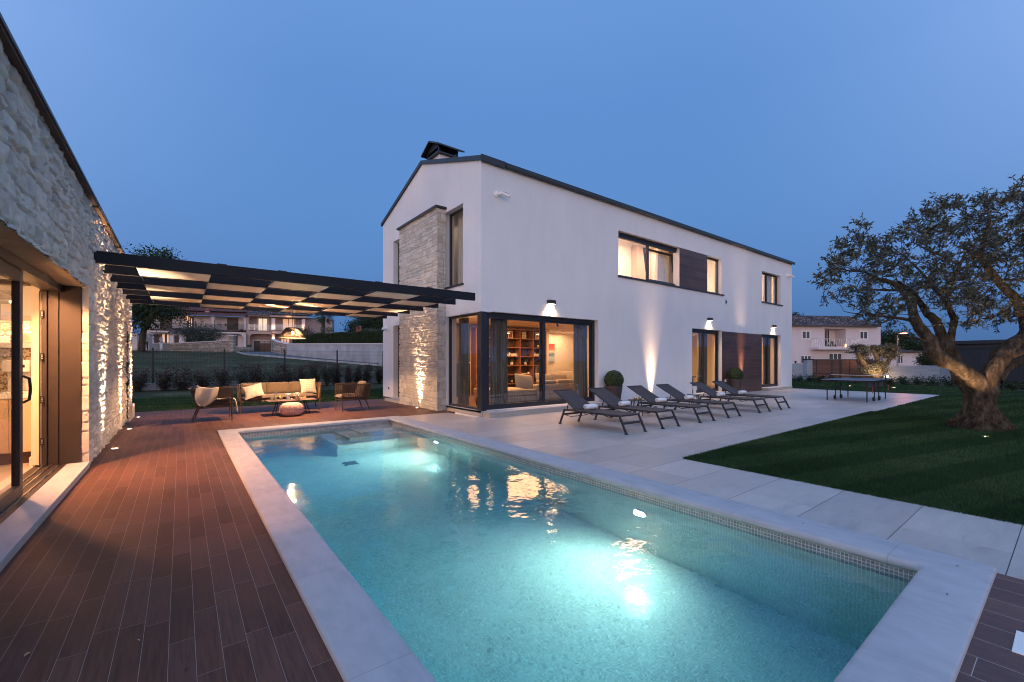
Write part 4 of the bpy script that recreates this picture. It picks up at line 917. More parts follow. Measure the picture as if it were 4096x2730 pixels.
# kitchen
ky = 8.78
kc = thing('kitchen_cabinet', 'cream kitchen base unit with a pale worktop seen through the open door', 'cabinet', (-2.3, ky, 0.086))
MB().box(-0.9, 0.68, 0.0, 0.55, 0.16, 0.90).build('carcass', plain('cream_fronts', (0.62, 0.46, 0.30), 0.5, 0.03), kc)
for a, b_ in ((-0.9, -0.30), (-0.295, 0.30), (0.305, 0.455), (0.46, 0.68)): MB().box(a + 0.002, b_ - 0.002, -0.018, -0.001, 0.165, 0.895).build('door', plain('cream_front', (0.62, 0.46, 0.30), 0.5, 0.03), kc, bevel=0.002)
MB().box(-0.9, 0.68, 0.05, 0.5, 0.0, 0.16).build('kickboard', M['darkwood'], kc)
MB().box(-0.92, 0.69, -0.03, 0.56, 0.90, 0.955).build('worktop', M['white'], kc, bevel=0.004)
kw = thing('wall_cabinet', 'cream wall cupboard and cornice above the patterned kitchen tiles', 'cabinet', (-2.3, 9.0, 2.05))
MB().box(-0.9, 0.68, 0.0, 0.34, 0.08, 0.5).build('cupboard', M['white'], kw); MB().box(-0.9, 0.70, -0.03, 0.34, 0.0, 0.075).build('cornice', M['plaster'], kw, bevel=0.01)
sh = thing('wall_shelf', 'white kitchen shelf across the patterned tiles', 'shelf', (-2.3, 9.05, 1.68)); MB().box(-0.9, 0.68, 0, 0.29, 0, 0.07).build('board', M['white'], sh, bevel=0.003)
def cement_tiles():
    m, nt, b, N, L = mat_new('patterned_cement_tiles')
    tc = N.new('ShaderNodeTexCoord'); sp = N.new('ShaderNodeSeparateXYZ'); L.new(tc.outputs['Object'], sp.inputs[0])
    s = 0.19
    def fr(src):
        u = math_node(N, L, 'DIVIDE', src, s); f = math_node(N, L, 'FLOOR', u); return f, math_node(N, L, 'SUBTRACT', math_node(N, L, 'SUBTRACT', u, f), 0.5)
    cx_, fx = fr(sp.outputs['X']); cz_, fz = fr(sp.outputs['Z'])
    r2 = math_node(N, L, 'SQRT', math_node(N, L, 'ADD', math_node(N, L, 'MULTIPLY', fx, fx), math_node(N, L, 'MULTIPLY', fz, fz)))
    an = math_node(N, L, 'ARCTAN2', fz, fx)
    pet = math_node(N, L, 'ABSOLUTE', math_node(N, L, 'SINE', math_node(N, L, 'MULTIPLY', an, 4.0)))
    k = math_node(N, L, 'ADD', math_node(N, L, 'MULTIPLY', r2, 18.0), math_node(N, L, 'MULTIPLY', pet, 2.6))
    band = math_node(N, L, 'SINE', k)
    cb = N.new('ShaderNodeCombineXYZ'); L.new(cx_, cb.inputs[0]); L.new(cz_, cb.inputs[1]); w = N.new('ShaderNodeTexWhiteNoise'); w.noise_dimensions = '2D'; L.new(cb.outputs[0], w.inputs['Vector'])
    g = math_node(N, L, 'GREATER_THAN', math_node(N, L, 'ADD', band, math_node(N, L, 'MULTIPLY', math_node(N, L, 'SUBTRACT', w.outputs['Value'], 0.5), 0.9)), 0.35)
    dc = ramp(N, L, w.outputs['Value'], [(0.0, (0.05, 0.04, 0.035)), (0.5, (0.30, 0.17, 0.08)), (1.0, (0.42, 0.25, 0.13))])
    mx = N.new('ShaderNodeMix'); mx.data_type = 'RGBA'; L.new(g, mx.inputs['Factor']); mx.inputs['A'].default_value = (0.70, 0.60, 0.45, 1); L.new(dc.outputs[0], mx.inputs['B']); L.new(mx.outputs['Result'], b.inputs['Base Color']); setp(b, rough=0.35)
    return m
mb = MB(); mb.box(-3.2, -1.61, 9.325, 9.349, 1.04, 2.05); ab(mb, 'backsplash', cement_tiles())
cm = thing('coffee_machine', 'white coffee machine on the kitchen worktop', 'coffee machine', (-1.80, 9.0, 1.042))
MB().box(-0.13, 0.13, -0.14, 0.16, 0.0, 0.03).build('base', M['white_metal'], cm, bevel=0.01)
MB().box(-0.11, 0.11, 0.02, 0.16, 0.03, 0.30).build('body', M['white_metal'], cm, bevel=0.01)
MB().box(-0.13, 0.13, -0.14, 0.16, 0.30, 0.46).build('head', M['white_metal'], cm, bevel=0.015)
MB().lathe([(0.045, 0.03), (0.06, 0.05), (0.055, 0.16), (0.02, 0.18)], (0.02, -0.06, 0), 16).build('jug', M['drink_glass'], cm, smooth=True)
MB().box(0.045, 0.085, -0.143, -0.14, 0.36, 0.40).build('emblem', M['black'], cm); 
bw = thing('bowl', 'small green-white ceramic pot on the kitchen shelf', 'bowl', (-1.76, 9.15, 1.75)); MB().lathe([(0.0, 0), (0.05, 0), (0.075, 0.04), (0.08, 0.16), (0.07, 0.165), (0.06, 0.02), (0, 0.015)], n=20).build('body', plain('celadon', (0.55, 0.58, 0.45), 0.3), bw, smooth=True)
put_light(lamp_data('AREA', 'kitchen_ceiling_light', 36, (1.0, 0.68, 0.42), shape='RECTANGLE', size=1.6, size_y=2.6), (-2.6, 6.6, DZ + 0.06), (0, 0, -1), ann).matrix_parent_inverse = Matrix.Translation(-Vector(ann.location))
put_light(lamp_data('POINT', 'soffit_fill', 40, (1.0, 0.54, 0.24), shadow_soft_size=0.12), (-2.05, 7.3, 1.9), None, ann).matrix_parent_inverse = Matrix.Translation(-Vector(ann.location))  # added fill without a fixture, warms the soffit and stone jamb
for yy_ in (4.3, 7.6):
    put_light(lamp_data('AREA', 'deck_fill_light', 175, (1.0, 0.42, 0.17), shape='DISK', size=0.16, spread=math.radians(125)), (-1.70, yy_, DZ + 0.07), (0.9, 0.1, -1), ann).matrix_parent_inverse = Matrix.Translation(-Vector(ann.location))  # added lamps aimed out through the door to brighten the deck
put_light(lamp_data('AREA', 'kitchen_worktop_light', 14, (1.0, 0.72, 0.42), shape='RECTANGLE', size=1.2, size_y=0.06), (-2.2, 9.1, 2.04), (0, 0.2, -1), ann).matrix_parent_inverse = Matrix.Translation(-Vector(ann.location))
put_light(lamp_data('POINT', 'near_door_fill', 50, (1.0, 0.48, 0.20), shadow_soft_size=0.12), (-2.15, 4.4, 2.0), None, ann).matrix_parent_inverse = Matrix.Translation(-Vector(ann.location))  # added fill without a fixture, more warm spill towards the near deck
# ------------------------------------------------------------------ curtains
def curtain(name, label, cat_parent, a, b_, z0, z1, mat, amp=0.045, waves=9, loc=None, seed=0, gather=0.0, thick=0.0):
    """hanging cloth between ground points a and b"""
    a = Vector((*a, 0)); b_ = Vector((*b_, 0)); d = (b_ - a); L_ = d.length; d.normalize(); nrm = Vector((-d.y, d.x, 0)); g = random.Random(seed)
    ph = [g.uniform(0, 6.28) for _ in range(4)]
    def fn(u, v):
        w = math.sin(u * waves * 2 * PI + ph[0] + 0.5 * math.sin(v * 3 + ph[1])) * amp * (0.55 + 0.45 * (1 - v)) + 0.35 * amp * math.sin(u * waves * 4.7 * PI + ph[2])
        uu = u + gather * math.sin(PI * v) * (0.5 - u) * 0.5 + 0.012 * math.sin(v * 5 + ph[3])
        p = a + d * (L_ * uu) + nrm * w; return (p.x, p.y, z0 + (z1 - z0) * v)
    mb = MB(); mb.grid(fn, int(waves * 14), 14)
    o = mb.build(name, M[mat], smooth=True); tag(o, label, cat_parent); return o
curtain('curtain', 'pinkish-brown curtain behind the left glass leaf of the annexe door', 'curtain', (-1.52, 3.4), (-1.50, 6.45), 0.10, 2.42, 'curtain', 0.035, 20, seed=3)

# ------------------------------------------------------------------ ground spotlights
def uplight(loc, label, power=14, size=55, aim=(0, 0, 1), col=WARM2, group=None, r=0.055, blend=0.7, beam=None):
    t = thing('ground_spotlight', label, 'spotlight', loc, 0, group)
    MB().lathe([(r, 0.0), (r, 0.006), (r * 0.8, 0.009), (r * 0.78, 0.006)], n=24).build('ring', M['steel'], t)
    MB().lathe([(r * 0.78, 0.004), (r * 0.5, 0.006), (0, 0.007)], n=20).build('lens', M['lens_warm'], t)
    if beam: l = lamp_data('AREA', 'uplight', power, col, shape='DISK', size=beam, spread=math.radians(size))   # wide lens, narrow beam
    else: l = lamp_data('SPOT', 'uplight', power, col, spot_size=math.radians(size), spot_blend=blend, shadow_soft_size=0.02)
    put_light(l, (0, 0, 0.03), aim, t); return t
GW = 'warm ground spotlights along the stone annexe wall'
for i, (y, lab) in enumerate(((9.95, 'ground spotlight by the annexe wall, nearest the kitchen door'), (12.6, 'middle ground spotlight by the annexe wall'), (15.1, 'ground spotlight at the far end corner of the annexe wall'))):
    uplight((-0.89, y, 0.0), lab, 50, 46, (-0.05, 0.0, 1), WARM2, GW, beam=0.10)
uplight((5.94, 12.72, 0.0), 'ground spotlight at the foot of the stone chimney breast', 45, 46, (0.05, 0, 1), WARM2, beam=0.12)
uplight((13.86, 9.50, 0.0), 'ground spotlight washing the plain white wall behind the loungers', 20, 34, (0, 0.05, 1), WARM2, beam=0.18)
uplight((20.89, 9.46, 0.0), 'ground spotlight on the brown cladding beside the farther planter', 16, 24, (0, 0.09, 1), WARM2, beam=0.16)

# ================================================================== PERGOLA
pg = thing('pergola', 'dark pergola beams with a chequerboard of cream canopy panels between the two buildings', 'pergola', (-1.0, 9.08, 3.0))
def pgb(mb, name, mat, **k):
    o = mb.build(name, mat, **k); o.parent = pg; o.matrix_parent_inverse = Matrix.Translation(-Vector(pg.location)); return o
M['beam'] = plain('dark_blue_black_beam', (0.008, 0.009, 0.013), 0.5, 0.15, 5, spec=0.3)
BY = [9.08 + 0.965 * i for i in range(7)]
for i, y in enumerate(BY):
    mb = MB(); mb.box(XW - 0.02, 5.80, y, y + 0.07, 2.985, 3.175)
    pgb(mb, 'beam', M['beam'], bevel=0.004)
gx = [-0.57, 0.42, 1.41, 2.40, 3.38, 4.38, 5.36]
for r in range(6):
    for k in range(6):
        if (k + r) % 2 == 0:
            mb = MB(); xa, xb = gx[k] , gx[k + 1]; ya, yb = BY[r] + 0.072, BY[r + 1] - 0.002
            mb.grid(lambda u, v: (xa + (xb - xa) * u, ya + (yb - ya) * v, 2.998 - 0.010 * math.sin(PI * u) * math.sin(PI * v)), 10, 6)
            pgb(mb, 'canopy_panel', M['panel'], smooth=True, solid=0.008)
mb = MB()
for x in gx:
    mb.box(x - 0.008, x + 0.008, BY[0] + 0.07, BY[6], 3.03, 3.05)
pgb(mb, 'rail', M['anthracite'])
mb = MB()
for x in (0.5, 1.45, 3.3, 4.5): mb.box(x, x + 0.14, BY[0] + 0.01, BY[0] + 0.05, 3.175, 3.19)
pgb(mb, 'bracket', M['anthracite'])

# pendant lamp over the coffee table
pl = thing('pendant_lamp', 'lit woven rope pendant lampshade hanging over the terrace coffee table', 'lamp', (2.42, 13.0, 2.12))
MB().cyl((0, 0, 0.28), (0, 0, 0.865), 0.006, n=6).build('cable', M['black'], pl)
MB().lathe([(0.02, 0.28), (0.03, 0.22), (0.03, 0.17)], n=12).build('socket', M['black'], pl)
MB().lathe([(0.0, 0.11), (0.03, 0.12), (0.045, 0.15), (0.03, 0.18)], n=14).build('bulb', emit('bulb', (1.0, 0.60, 0.25), 40), pl, smooth=True)
def shade_pt(t, a):
    r = 0.16 + (0.325 - 0.16) * (t ** 0.85); return Vector((r * math.cos(a), r * math.sin(a), 0.26 * (1 - t)))
MB().lathe([(0, 0.262), (0.11, 0.262), (0.11, 0.268), (0, 0.268)], n=24).build('bulb_baffle', M['cream'], pl)  # baffle added to hold the bulb's upward light off the canopy panels
M['shade_rope'] = plain('dark_shade_rope', (0.035, 0.022, 0.013), 0.9)
nstr = 40
for s_ in (1, -1):
    mb = MB()
    for k in range(nstr):
        pts = [shade_pt(t / 8, 2 * PI * k / nstr + s_ * 1.15 * t / 8) for t in range(9)]
        mb.tube(pts, 0.0085, 5)
    mb.build('weave', M['shade_rope'], pl, smooth=True)
mb = MB()
for t, rr in ((0, 0.012), (0.97, 0.007), (1.0, 0.010)):
    mb.tube([shade_pt(t, 2 * PI * k / 40) for k in range(41)], rr, 6)
mb.build('rim', M['rope'], pl, smooth=True)
put_light(lamp_data('POINT', 'pendant_bulb', 850, (1.0, 0.56, 0.28), shadow_soft_size=0.035), (0, 0, 0.10), None, pl)
# ================================================================== TERRACE LOUNGE SET
def cushion(mb_name, sx, sy, sz, mat, parent=None, puff=0.25, n=10, sag=0.0, corner=0.35):
    """soft cushion, origin at its bottom centre"""
    mb = MB(); V = []; seg = n
    def f(u, v, top):
        x, y = u * 2 - 1, v * 2 - 1
        e = (1 - abs(x) ** 6) * (1 - abs(y) ** 6); e = max(0, e) ** 0.35
        k = 1 - corner * 0.10 * (x * x) * (y * y)
        z = sz / 2 + (sz / 2) * e * (1 if top else -1) * (1 - puff + puff * (1 - x * x) * (1 - y * y)) 
        return (x * sx / 2 * k, y * sy / 2 * k, z)
    mb.grid(lambda u, v: f(u, v, True), seg, seg); mb.grid(lambda u, v: f(1 - u, v, False), seg, seg)
    return mb.build(mb_name, mat, parent, smooth=True)
def weave(mb, o, du, dv, nu, nv, r=0.006, mode='grid', skipfn=None):
    o, du, dv = Vector(o), Vector(du), Vector(dv); nrm = du.cross(dv).normalized()
    for i in range(nu + 1):
        p = o + du * (i / nu); mb.beam(p, p + dv, r * 2, r)
    for j in range(nv + 1):
        p = o + dv * (j / nv); mb.beam(p, p + du, r * 2, r)
def armchair(label, loc, rz, group):
    """local: faces +x, width along y 0.70, depth 0.82"""
    t = thing('armchair', label, 'armchair', loc, rz, group)
    hw = 0.34; zs = 0.35; zt = 0.80
    fx, bx, btx = 0.38, -0.36, -0.47
    mb = MB()
    for s in (-1, 1):
        y = s * hw
        mb.beam((fx, y, zs), (fx, y, zt), 0.030, 0.026); mb.beam((fx + 0.014, y, zt), (btx, y * 0.96, zt), 0.030, 0.026)
        mb.beam((fx, y, zs), (bx, y, zs - .02), 0.030, 0.030); mb.beam((bx, y, zs - .02), (btx, y * 0.96, zt), 0.026, 0.026)
    mb.beam((btx, -hw * .96, zt), (btx, hw * .96, zt), 0.030, 0.026); mb.beam((bx, -hw, zs - .02), (bx, hw, zs - .02), 0.03, 0.03); mb.beam((fx, -hw, zs), (fx, hw, zs), 0.03, 0.03)
    mb.build('frame', M['wood_frame'], t, bevel=0.005)
    for s in (-1, 1):
        mb = MB(); y = s * hw
        for i in range(15):
            u = (i + .5) / 15; xb = bx + (fx - bx) * u; xt = btx + (fx - btx) * u; mb.beam((xb, y, zs), (xt, y * (0.98 + .02 * u), zt), 0.018, 0.012)
        for j in range(15):
            v = (j + .5) / 15; z = zs + (zt - zs) * v; xb = bx + (btx - bx) * v; mb.beam((xb, y, z), (fx, y, z), 0.012, 0.019)
        mb.build('woven_side', M['rope'], t)
    mb = MB()
    for i in range(15): 
        y = -hw + 2 * hw * (i + .5) / 15; mb.beam((bx, y, zs), (btx, y * .96, zt), 0.022, 0.012)
    for j in range(15):
        v = (j + .5) / 15; x = bx + (btx - bx) * v; mb.beam((x, -hw, zs + (zt - zs) * v), (x, hw, zs + (zt - zs) * v), 0.012, 0.019)
    mb.build('woven_back', M['rope'], t)
    for (x, y, dx, dy) in ((fx - .01, hw, 0.0, 0.0), (fx - .01, -hw, 0.0, 0.0), (bx + .06, hw, -0.13, 0.0), (bx + .06, -hw, -0.13, 0.0)):
        MB().tube([(x, y, zs), (x + dx, y + dy, 0.0)], [0.020, 0.012], 10).build('leg', M['wood_frame'], t)
    c = cushion('seat_cushion', 0.78, 0.62, 0.15, M['fabric'], t); c.location = (0.06, 0, 0.355)
    c = cushion('back_cushion', 0.60, 0.46, 0.16, M['fabric'], t); c.location = (-0.36, 0, 0.48); c.rotation_euler = (0, 0, PI / 2); c.rotation_mode = 'XYZ'
    c.matrix_local = Matrix.Translation((-0.27, 0, 0.66)) @ Matrix.Rotation(math.radians(-18), 4, 'Y') @ Matrix.Rotation(PI / 2, 4, 'Y') @ Matrix.Rotation(PI / 2, 4, 'Z') @ Matrix.Translation((0, 0, -0.08))
    return t
GA = 'woven armchairs facing each other over the coffee table'
armchair('woven brown armchair with a cream blanket thrown over it, left of the sofa', (0.66, 13.34, 0), 0, GA)
armchair('empty woven brown armchair with an olive cushion, right of the sofa', (4.10, 13.32, 0), PI, GA)

sf = thing('outdoor_sofa', 'long outdoor sofa with olive-brown cushions and woven arms', 'sofa', (2.36, 14.52, 0))
hw = 1.04; mb = MB()
for s in (-1, 1):
    mb.beam((s * hw, -0.33, 0.35), (s * hw * 1.03, -0.33, 0.81), 0.04, 0.03); mb.beam((s * hw * 1.03, -0.34, 0.81), (s * hw * 1.03, 0.33, 0.80), 0.035, 0.03); mb.beam((s * hw, -0.33, 0.34), (s * hw, 0.30, 0.33), 0.035, 0.035)
mb.beam((-hw, -0.33, 0.345), (hw, -0.33, 0.345), 0.035, 0.04); mb.beam((-hw, 0.30, 0.335), (hw, 0.30, 0.335), 0.035, 0.035); mb.beam((-hw * 1.03, 0.35, 0.80), (hw * 1.03, 0.35, 0.80), 0.035, 0.03)
mb.build('frame', M['wood_frame'], sf, bevel=0.006)
for s in (-1, 1):
    mb = MB()
    for i in range(13): y = -0.33 + 0.66 * (i + .5) / 13; mb.beam((s * hw, y, 0.35), (s * hw * 1.03, y, 0.80), 0.020, 0.010)
    for j in range(11): z = 0.35 + 0.45 * (j + .5) / 11; mb.beam((s * (hw + .02), -0.33, z), (s * (hw + .02), 0.33, z), 0.016, 0.012)
    mb.build('woven_arm', plain('tan_rope', (0.22, 0.125, 0.06), 0.85, 0.2, 40, 0.4, 300, .002), sf)
mb = MB()
for i in range(40): x = -hw + 2 * hw * (i + .5) / 40; mb.beam((x, 0.31, 0.35), (x, 0.35, 0.80), 0.012, 0.006)
mb.build('woven_back', M['rope'], sf)
for x in (-hw, hw):
    for y, dx in ((-0.32, 0), (0.30, 0.02 * (1 if x > 0 else -1))):
        MB().tube([(x, y, 0.35), (x + dx * 2 * (1 if y > 0 else 0), y, 0)], [0.022, 0.013], 10).build('leg', M['wood_frame'], sf)
for k, (a, b_) in enumerate(((-0.99, 0.99),)):
    c = cushion('seat_cushion', b_ - a, 0.68, 0.155, M['fabric'], sf, puff=0.12, n=14); c.location = ((a + b_) / 2, -0.05, 0.36)
for a, b_ in ((-0.98, -0.66), (-0.66, -0.335), (-0.335, 0.28), (0.28, 0.63), (0.63, 0.98)):
    c = cushion('back_cushion', b_ - a + 0.005, 0.36, 0.17, M['fabric'], sf, puff=0.25)
    c.matrix_local = Matrix.Translation(((a + b_) / 2, 0.24, 0.67)) @ Matrix.Rotation(math.radians(78), 4, 'X') @ Matrix.Translation((0, 0, -0.085))
def pillow(label, loc, rx, ry, rz, s=0.44, mat='cream'):
    mb = MB()
    def f(u, v, top):
        x, y = u * 2 - 1, v * 2 - 1
        e = max(0, (1 - x * x) * (1 - y * y)) ** 0.5
        k = 1 + 0.10 * (x * x * y * y) - 0.05 * (x * x + y * y) / 2
        wr = 0.006 * math.sin(9 * x + 4 * y) * math.sin(7 * y - 3 * x) * e
        return (x * s / 2 * k, y * s / 2 * k, (0.075 * e + wr) * (1 if top else -1))
    mb.grid(lambda u, v: f(u, v, True), 18, 18); mb.grid(lambda u, v: f(1 - u, v, False), 18, 18)
    o = mb.build('pillow', M[mat], smooth=True); o.matrix_world = Matrix.Translation(loc) @ Matrix.Rotation(rz, 4, 'Z') @ Matrix.Rotation(rx, 4, 'X') @ Matrix.Rotation(ry, 4, 'Z'); tag(o, label, 'pillow'); return o
def quilt():
    m, nt, b, N, L = mat_new('patterned_cream_cushion'); tc = N.new('ShaderNodeTexCoord'); mp = N.new('ShaderNodeMapping'); mp.inputs['Rotation'].default_value = (0, 0, PI / 4); mp.inputs['Scale'].default_value = (22, 22, 22); L.new(tc.outputs['Object'], mp.inputs[0])
    ck = N.new('ShaderNodeTexChecker'); L.new(mp.outputs[0], ck.inputs[0]); ck.inputs['Scale'].default_value = 1.0; ck.inputs['Color1'].default_value = (0.50, 0.43, 0.34, 1); ck.inputs['Color2'].default_value = (0.38, 0.32, 0.24, 1); L.new(ck.outputs[0], b.inputs['Base Color']); setp(b, rough=0.95); return m
M['quilt'] = quilt()
pillow('plain cream pillow slumped in the left corner of the terrace sofa', (1.64, 14.24, 0.63), math.radians(48), math.radians(22), math.radians(-24), 0.46)
pillow('patterned cream pillow upright in the right corner of the terrace sofa', (3.10, 14.33, 0.72), math.radians(72), 0, math.radians(6), 0.44, 'quilt')

# blanket over the left chair
mb = MB()
def bl(u, v):        # v along the drape: inside seat -> over the near arm -> hanging outside
    y_out = 13.0 - 0.02
    if v < 0.35: k = v / 0.35; y = 13.22 - 0.20 * k; z = 0.56 + 0.26 * k
    elif v < 0.45: k = (v - .35) / .10; y = 13.02 - 0.07 * k; z = 0.82 + 0.012 * math.sin(PI * k)
    else: k = (v - .45) / .55; y = 12.955 - 0.035 * math.sin(k * 3); z = 0.82 - k * 0.44
    wd = 0.235 * (1.0 if v < .5 else math.sqrt(max(0.02, 1 - ((v - .5) / .5) ** 2.2 * 0.96)))
    cx_ = 0.52 - 0.05 * max(0, v - .45)
    x = cx_ + (u * 2 - 1) * wd - (0.10 * max(0, v - .45))
    return (x, y - 0.018 * math.sin(u * 9 + v * 3) * (0.4 + v), z + 0.012 * math.sin(u * 7))
mb.grid(bl, 24, 34)
o = mb.build('blanket', M['cream'], smooth=True, solid=0.012, subsurf=1); tag(o, 'cream blanket draped over the arm of the left armchair', 'blanket')
def bl2(u, v):
    x = 0.66 + 0.40 * min(1, v * 1.6); z = 0.535 - 0.02 * v if v < 0.62 else 0.52 - (v - 0.62) / 0.38 * 0.34
    x = 0.70 + 0.40 * min(1.0, v / 0.62) + (0.05 * math.sin((v - .62) * 4) if v > .62 else 0)
    return (x + 0.01 * math.sin(u * 8), 13.12 + (u - .5) * (0.34 - 0.22 * v) + 0.06 * v, z + 0.012 * math.sin(u * 12 + v * 5))
mb = MB(); mb.grid(bl2, 14, 24); o2 = mb.build('trailing_end', M['cream'], smooth=True, solid=0.014, subsurf=1); o2.parent = o

ct = thing('coffee_table', 'low slatless coffee table with a thin brown top and slanted legs', 'table', (2.47, 13.44, 0))
ct['label'] = 'low rectangular coffee table with a thin brown top and slanted metal legs'
MB().box(-0.61, 0.61, -0.30, 0.30, 0.385, 0.402).build('table_top', plain('brown_laminate', (0.16, 0.10, 0.075), 0.4, 0.1, 6), ct, bevel=0.003)
for sx in (-1, 1):
    for sy in (-1, 1):
        MB().beam((sx * 0.34, sy * 0.10, 0.385), (sx * 0.44, sy * 0.22, 0), 0.024, 0.014).build('leg', M['wood_frame'], ct)
# knitted pouf
mb = MB(); nr, ns = 26, 40
def pf(u, v):
    a = 2 * PI * u; ph = PI * v; r = 0.272 * math.sin(ph) ** 0.60; z = 0.18 - 0.18 * math.copysign(abs(math.cos(ph)) ** 0.85, math.cos(ph))
    k = 0.016 * abs(math.sin(a * 18)) + 0.012 * abs(math.sin(v * 36 * PI / 2 + 1.2 * abs(math.sin(a * 18))))
    r2 = r + k * math.sin(ph)
    return (r2 * math.cos(a), r2 * math.sin(a), z)
mb.grid(pf, 240, 110); pf_o = mb.build('pouf', M['pouf'], smooth=True); pf_o.location = (2.40, 13.02, 0.0); tag(pf_o, 'round pink knitted pouf on the deck in front of the coffee table', 'pouf')
# things on the table
TZ = 0.402
def glass_of(name, label, cat, loc, r, h, fill, fillcol, prof=None, group=None):
    t = thing(name, label, cat, loc, 0, group)
    prof = prof or [(0.0, 0.0), (r * 0.85, 0.0), (r * 0.88, 0.01), (r, h), (r - 0.003, h), (r * 0.85 - .002, 0.014), (0.0, 0.012)]
    MB().lathe(prof, n=24).build('glass', M['drink_glass'], t, smooth=True)
    if fill:
        m = plain('drink', fillcol, 0.15, 0.15, 40)
        MB().lathe([(0, 0.014), (r * 0.80, 0.014), (r * 0.80 + (r * .1) * fill, h * fill), (0, h * fill)], n=20).build('drink', m, t, smooth=False)
    return t
LEM = (0.62, 0.50, 0.24)
car = glass_of('carafe', 'tall glass carafe of lemon water on the coffee table', 'carafe', (2.07, 13.42, TZ), 0.05, 0.27, 0.0, LEM,
   prof=[(0, 0), (0.052, 0), (0.056, 0.02), (0.052, 0.10), (0.030, 0.175), (0.026, 0.21), (0.040, 0.27), (0.037, 0.27), (0.023, 0.21), (0.027, 0.175), (0.048, 0.10), (0.05, 0.02), (0, 0.012)])
MB().lathe([(0, 0.013), (0.048, 0.02), (0.047, 0.10), (0.034, 0.15), (0, 0.152)], n=20).build('drink', plain('lemon_water', (0.50, 0.42, 0.26), 0.1, 0.3, 30), car)
glass_of('tumbler', 'tumbler of lemonade left of the carafe', 'glass', (1.985, 13.46, TZ), 0.038, 0.10, 0.8, LEM)
tb = glass_of('tumbler', 'tumbler of lemonade with a lemon slice, right of the carafe', 'glass', (2.21, 13.42, TZ), 0.038, 0.09, 0.8, LEM)
MB().tube([(-0.03, 0, 0.10), (-0.03, 0.006, 0.10)], 0.028, 16).build('lemon_slice', plain('lemon', (0.75, 0.60, 0.12), 0.5), tb)
lc = thing('travel_cup', 'white ribbed cup with a lid on the coffee table', 'cup', (2.37, 13.34, TZ))
MB().lathe([(0, 0), (0.052, 0), (0.05, 0.035)], n=28).build('base', plain('grey_base', (0.35, 0.36, 0.36), 0.4), lc)
mb = MB(); mb.grid(lambda u, v: ((0.043 + 0.016 * v + 0.0012 * math.sin(u * 2 * PI * 26)) * math.cos(2 * PI * u), (0.043 + 0.016 * v + 0.0012 * math.sin(u * 2 * PI * 26)) * math.sin(2 * PI * u), 0.035 + 0.115 * v), 130, 4); mb.build('body', M['white'], lc, smooth=True)
MB().lathe([(0.062, 0.150), (0.064, 0.160), (0.060, 0.178), (0, 0.182)], n=28).build('lid', M['white'], lc)
lm = MB().lathe([(0, 0), (0.022, 0.008), (0.03, 0.025), (0.022, 0.045), (0.0, 0.055)], n=18).build('lime', plain('lime_skin', (0.45, 0.45, 0.12), 0.4), smooth=True); lm.location = (2.46, 13.38, TZ); tag(lm, 'small green-yellow lime beside the white cup', 'lime')
def flower_pot(loc, label, s=1.0, potcol=(0.40, 0.32, 0.20), seed=1):
    t = thing('potted_flowers', label, 'potted plant', loc); g = random.Random(seed)
    MB().lathe([(0, 0), (0.042 * s, 0), (0.052 * s, 0.085 * s), (0.048 * s, 0.085 * s), (0.044 * s, 0.07 * s), (0, 0.07 * s)], n=24).build('pot', plain('metal_pot', potcol, 0.35, 0.05, 5, metal=0.4), t)
    mb = MB(); ml = MB()
    for k in range(150):
        a, e = g.uniform(0, 6.28), g.uniform(-0.35, 1.5); r = 0.085 * s * g.uniform(0.75, 1.05)
        c = Vector((r * math.cos(a) * math.cos(e), r * math.sin(a) * math.cos(e), 0.135 * s + r * 0.85 * math.sin(e)))
        q = 0.009 * s * g.uniform(.7, 1.3)
        if k % 3: mb.lathe([(0, -q), (q, -q * .3), (q * .8, q * .5), (0, q * .7)], c, 6)
        else: ml.lathe([(0, -q * 1.2), (q * 1.2, 0), (0, q)], c * 0.97 + Vector((0, 0, 0.004)), 5)
    mb.build('blossom', M['white'], t, smooth=True); ml.build('leaves', plain('pot_leaves', (0.10, 0.15, 0.05), 0.7), t)
flower_pot((2.58, 13.30, TZ), 'small white flowers in a brass pot on the coffee table')
bx_ = thing('wooden_box', 'flat wooden tissue box behind the flowers on the coffee table', 'box', (2.745, 13.42, TZ)); MB().box(-0.10, 0.10, -0.055, 0.055, 0, 0.065).build('box', plain('pale_wood', (0.50, 0.34, 0.18), 0.6), bx_, bevel=0.003)
MB().box(-0.05, 0.05, -0.01, 0.01, 0.065, 0.067).build('slot', M['black'], bx_)

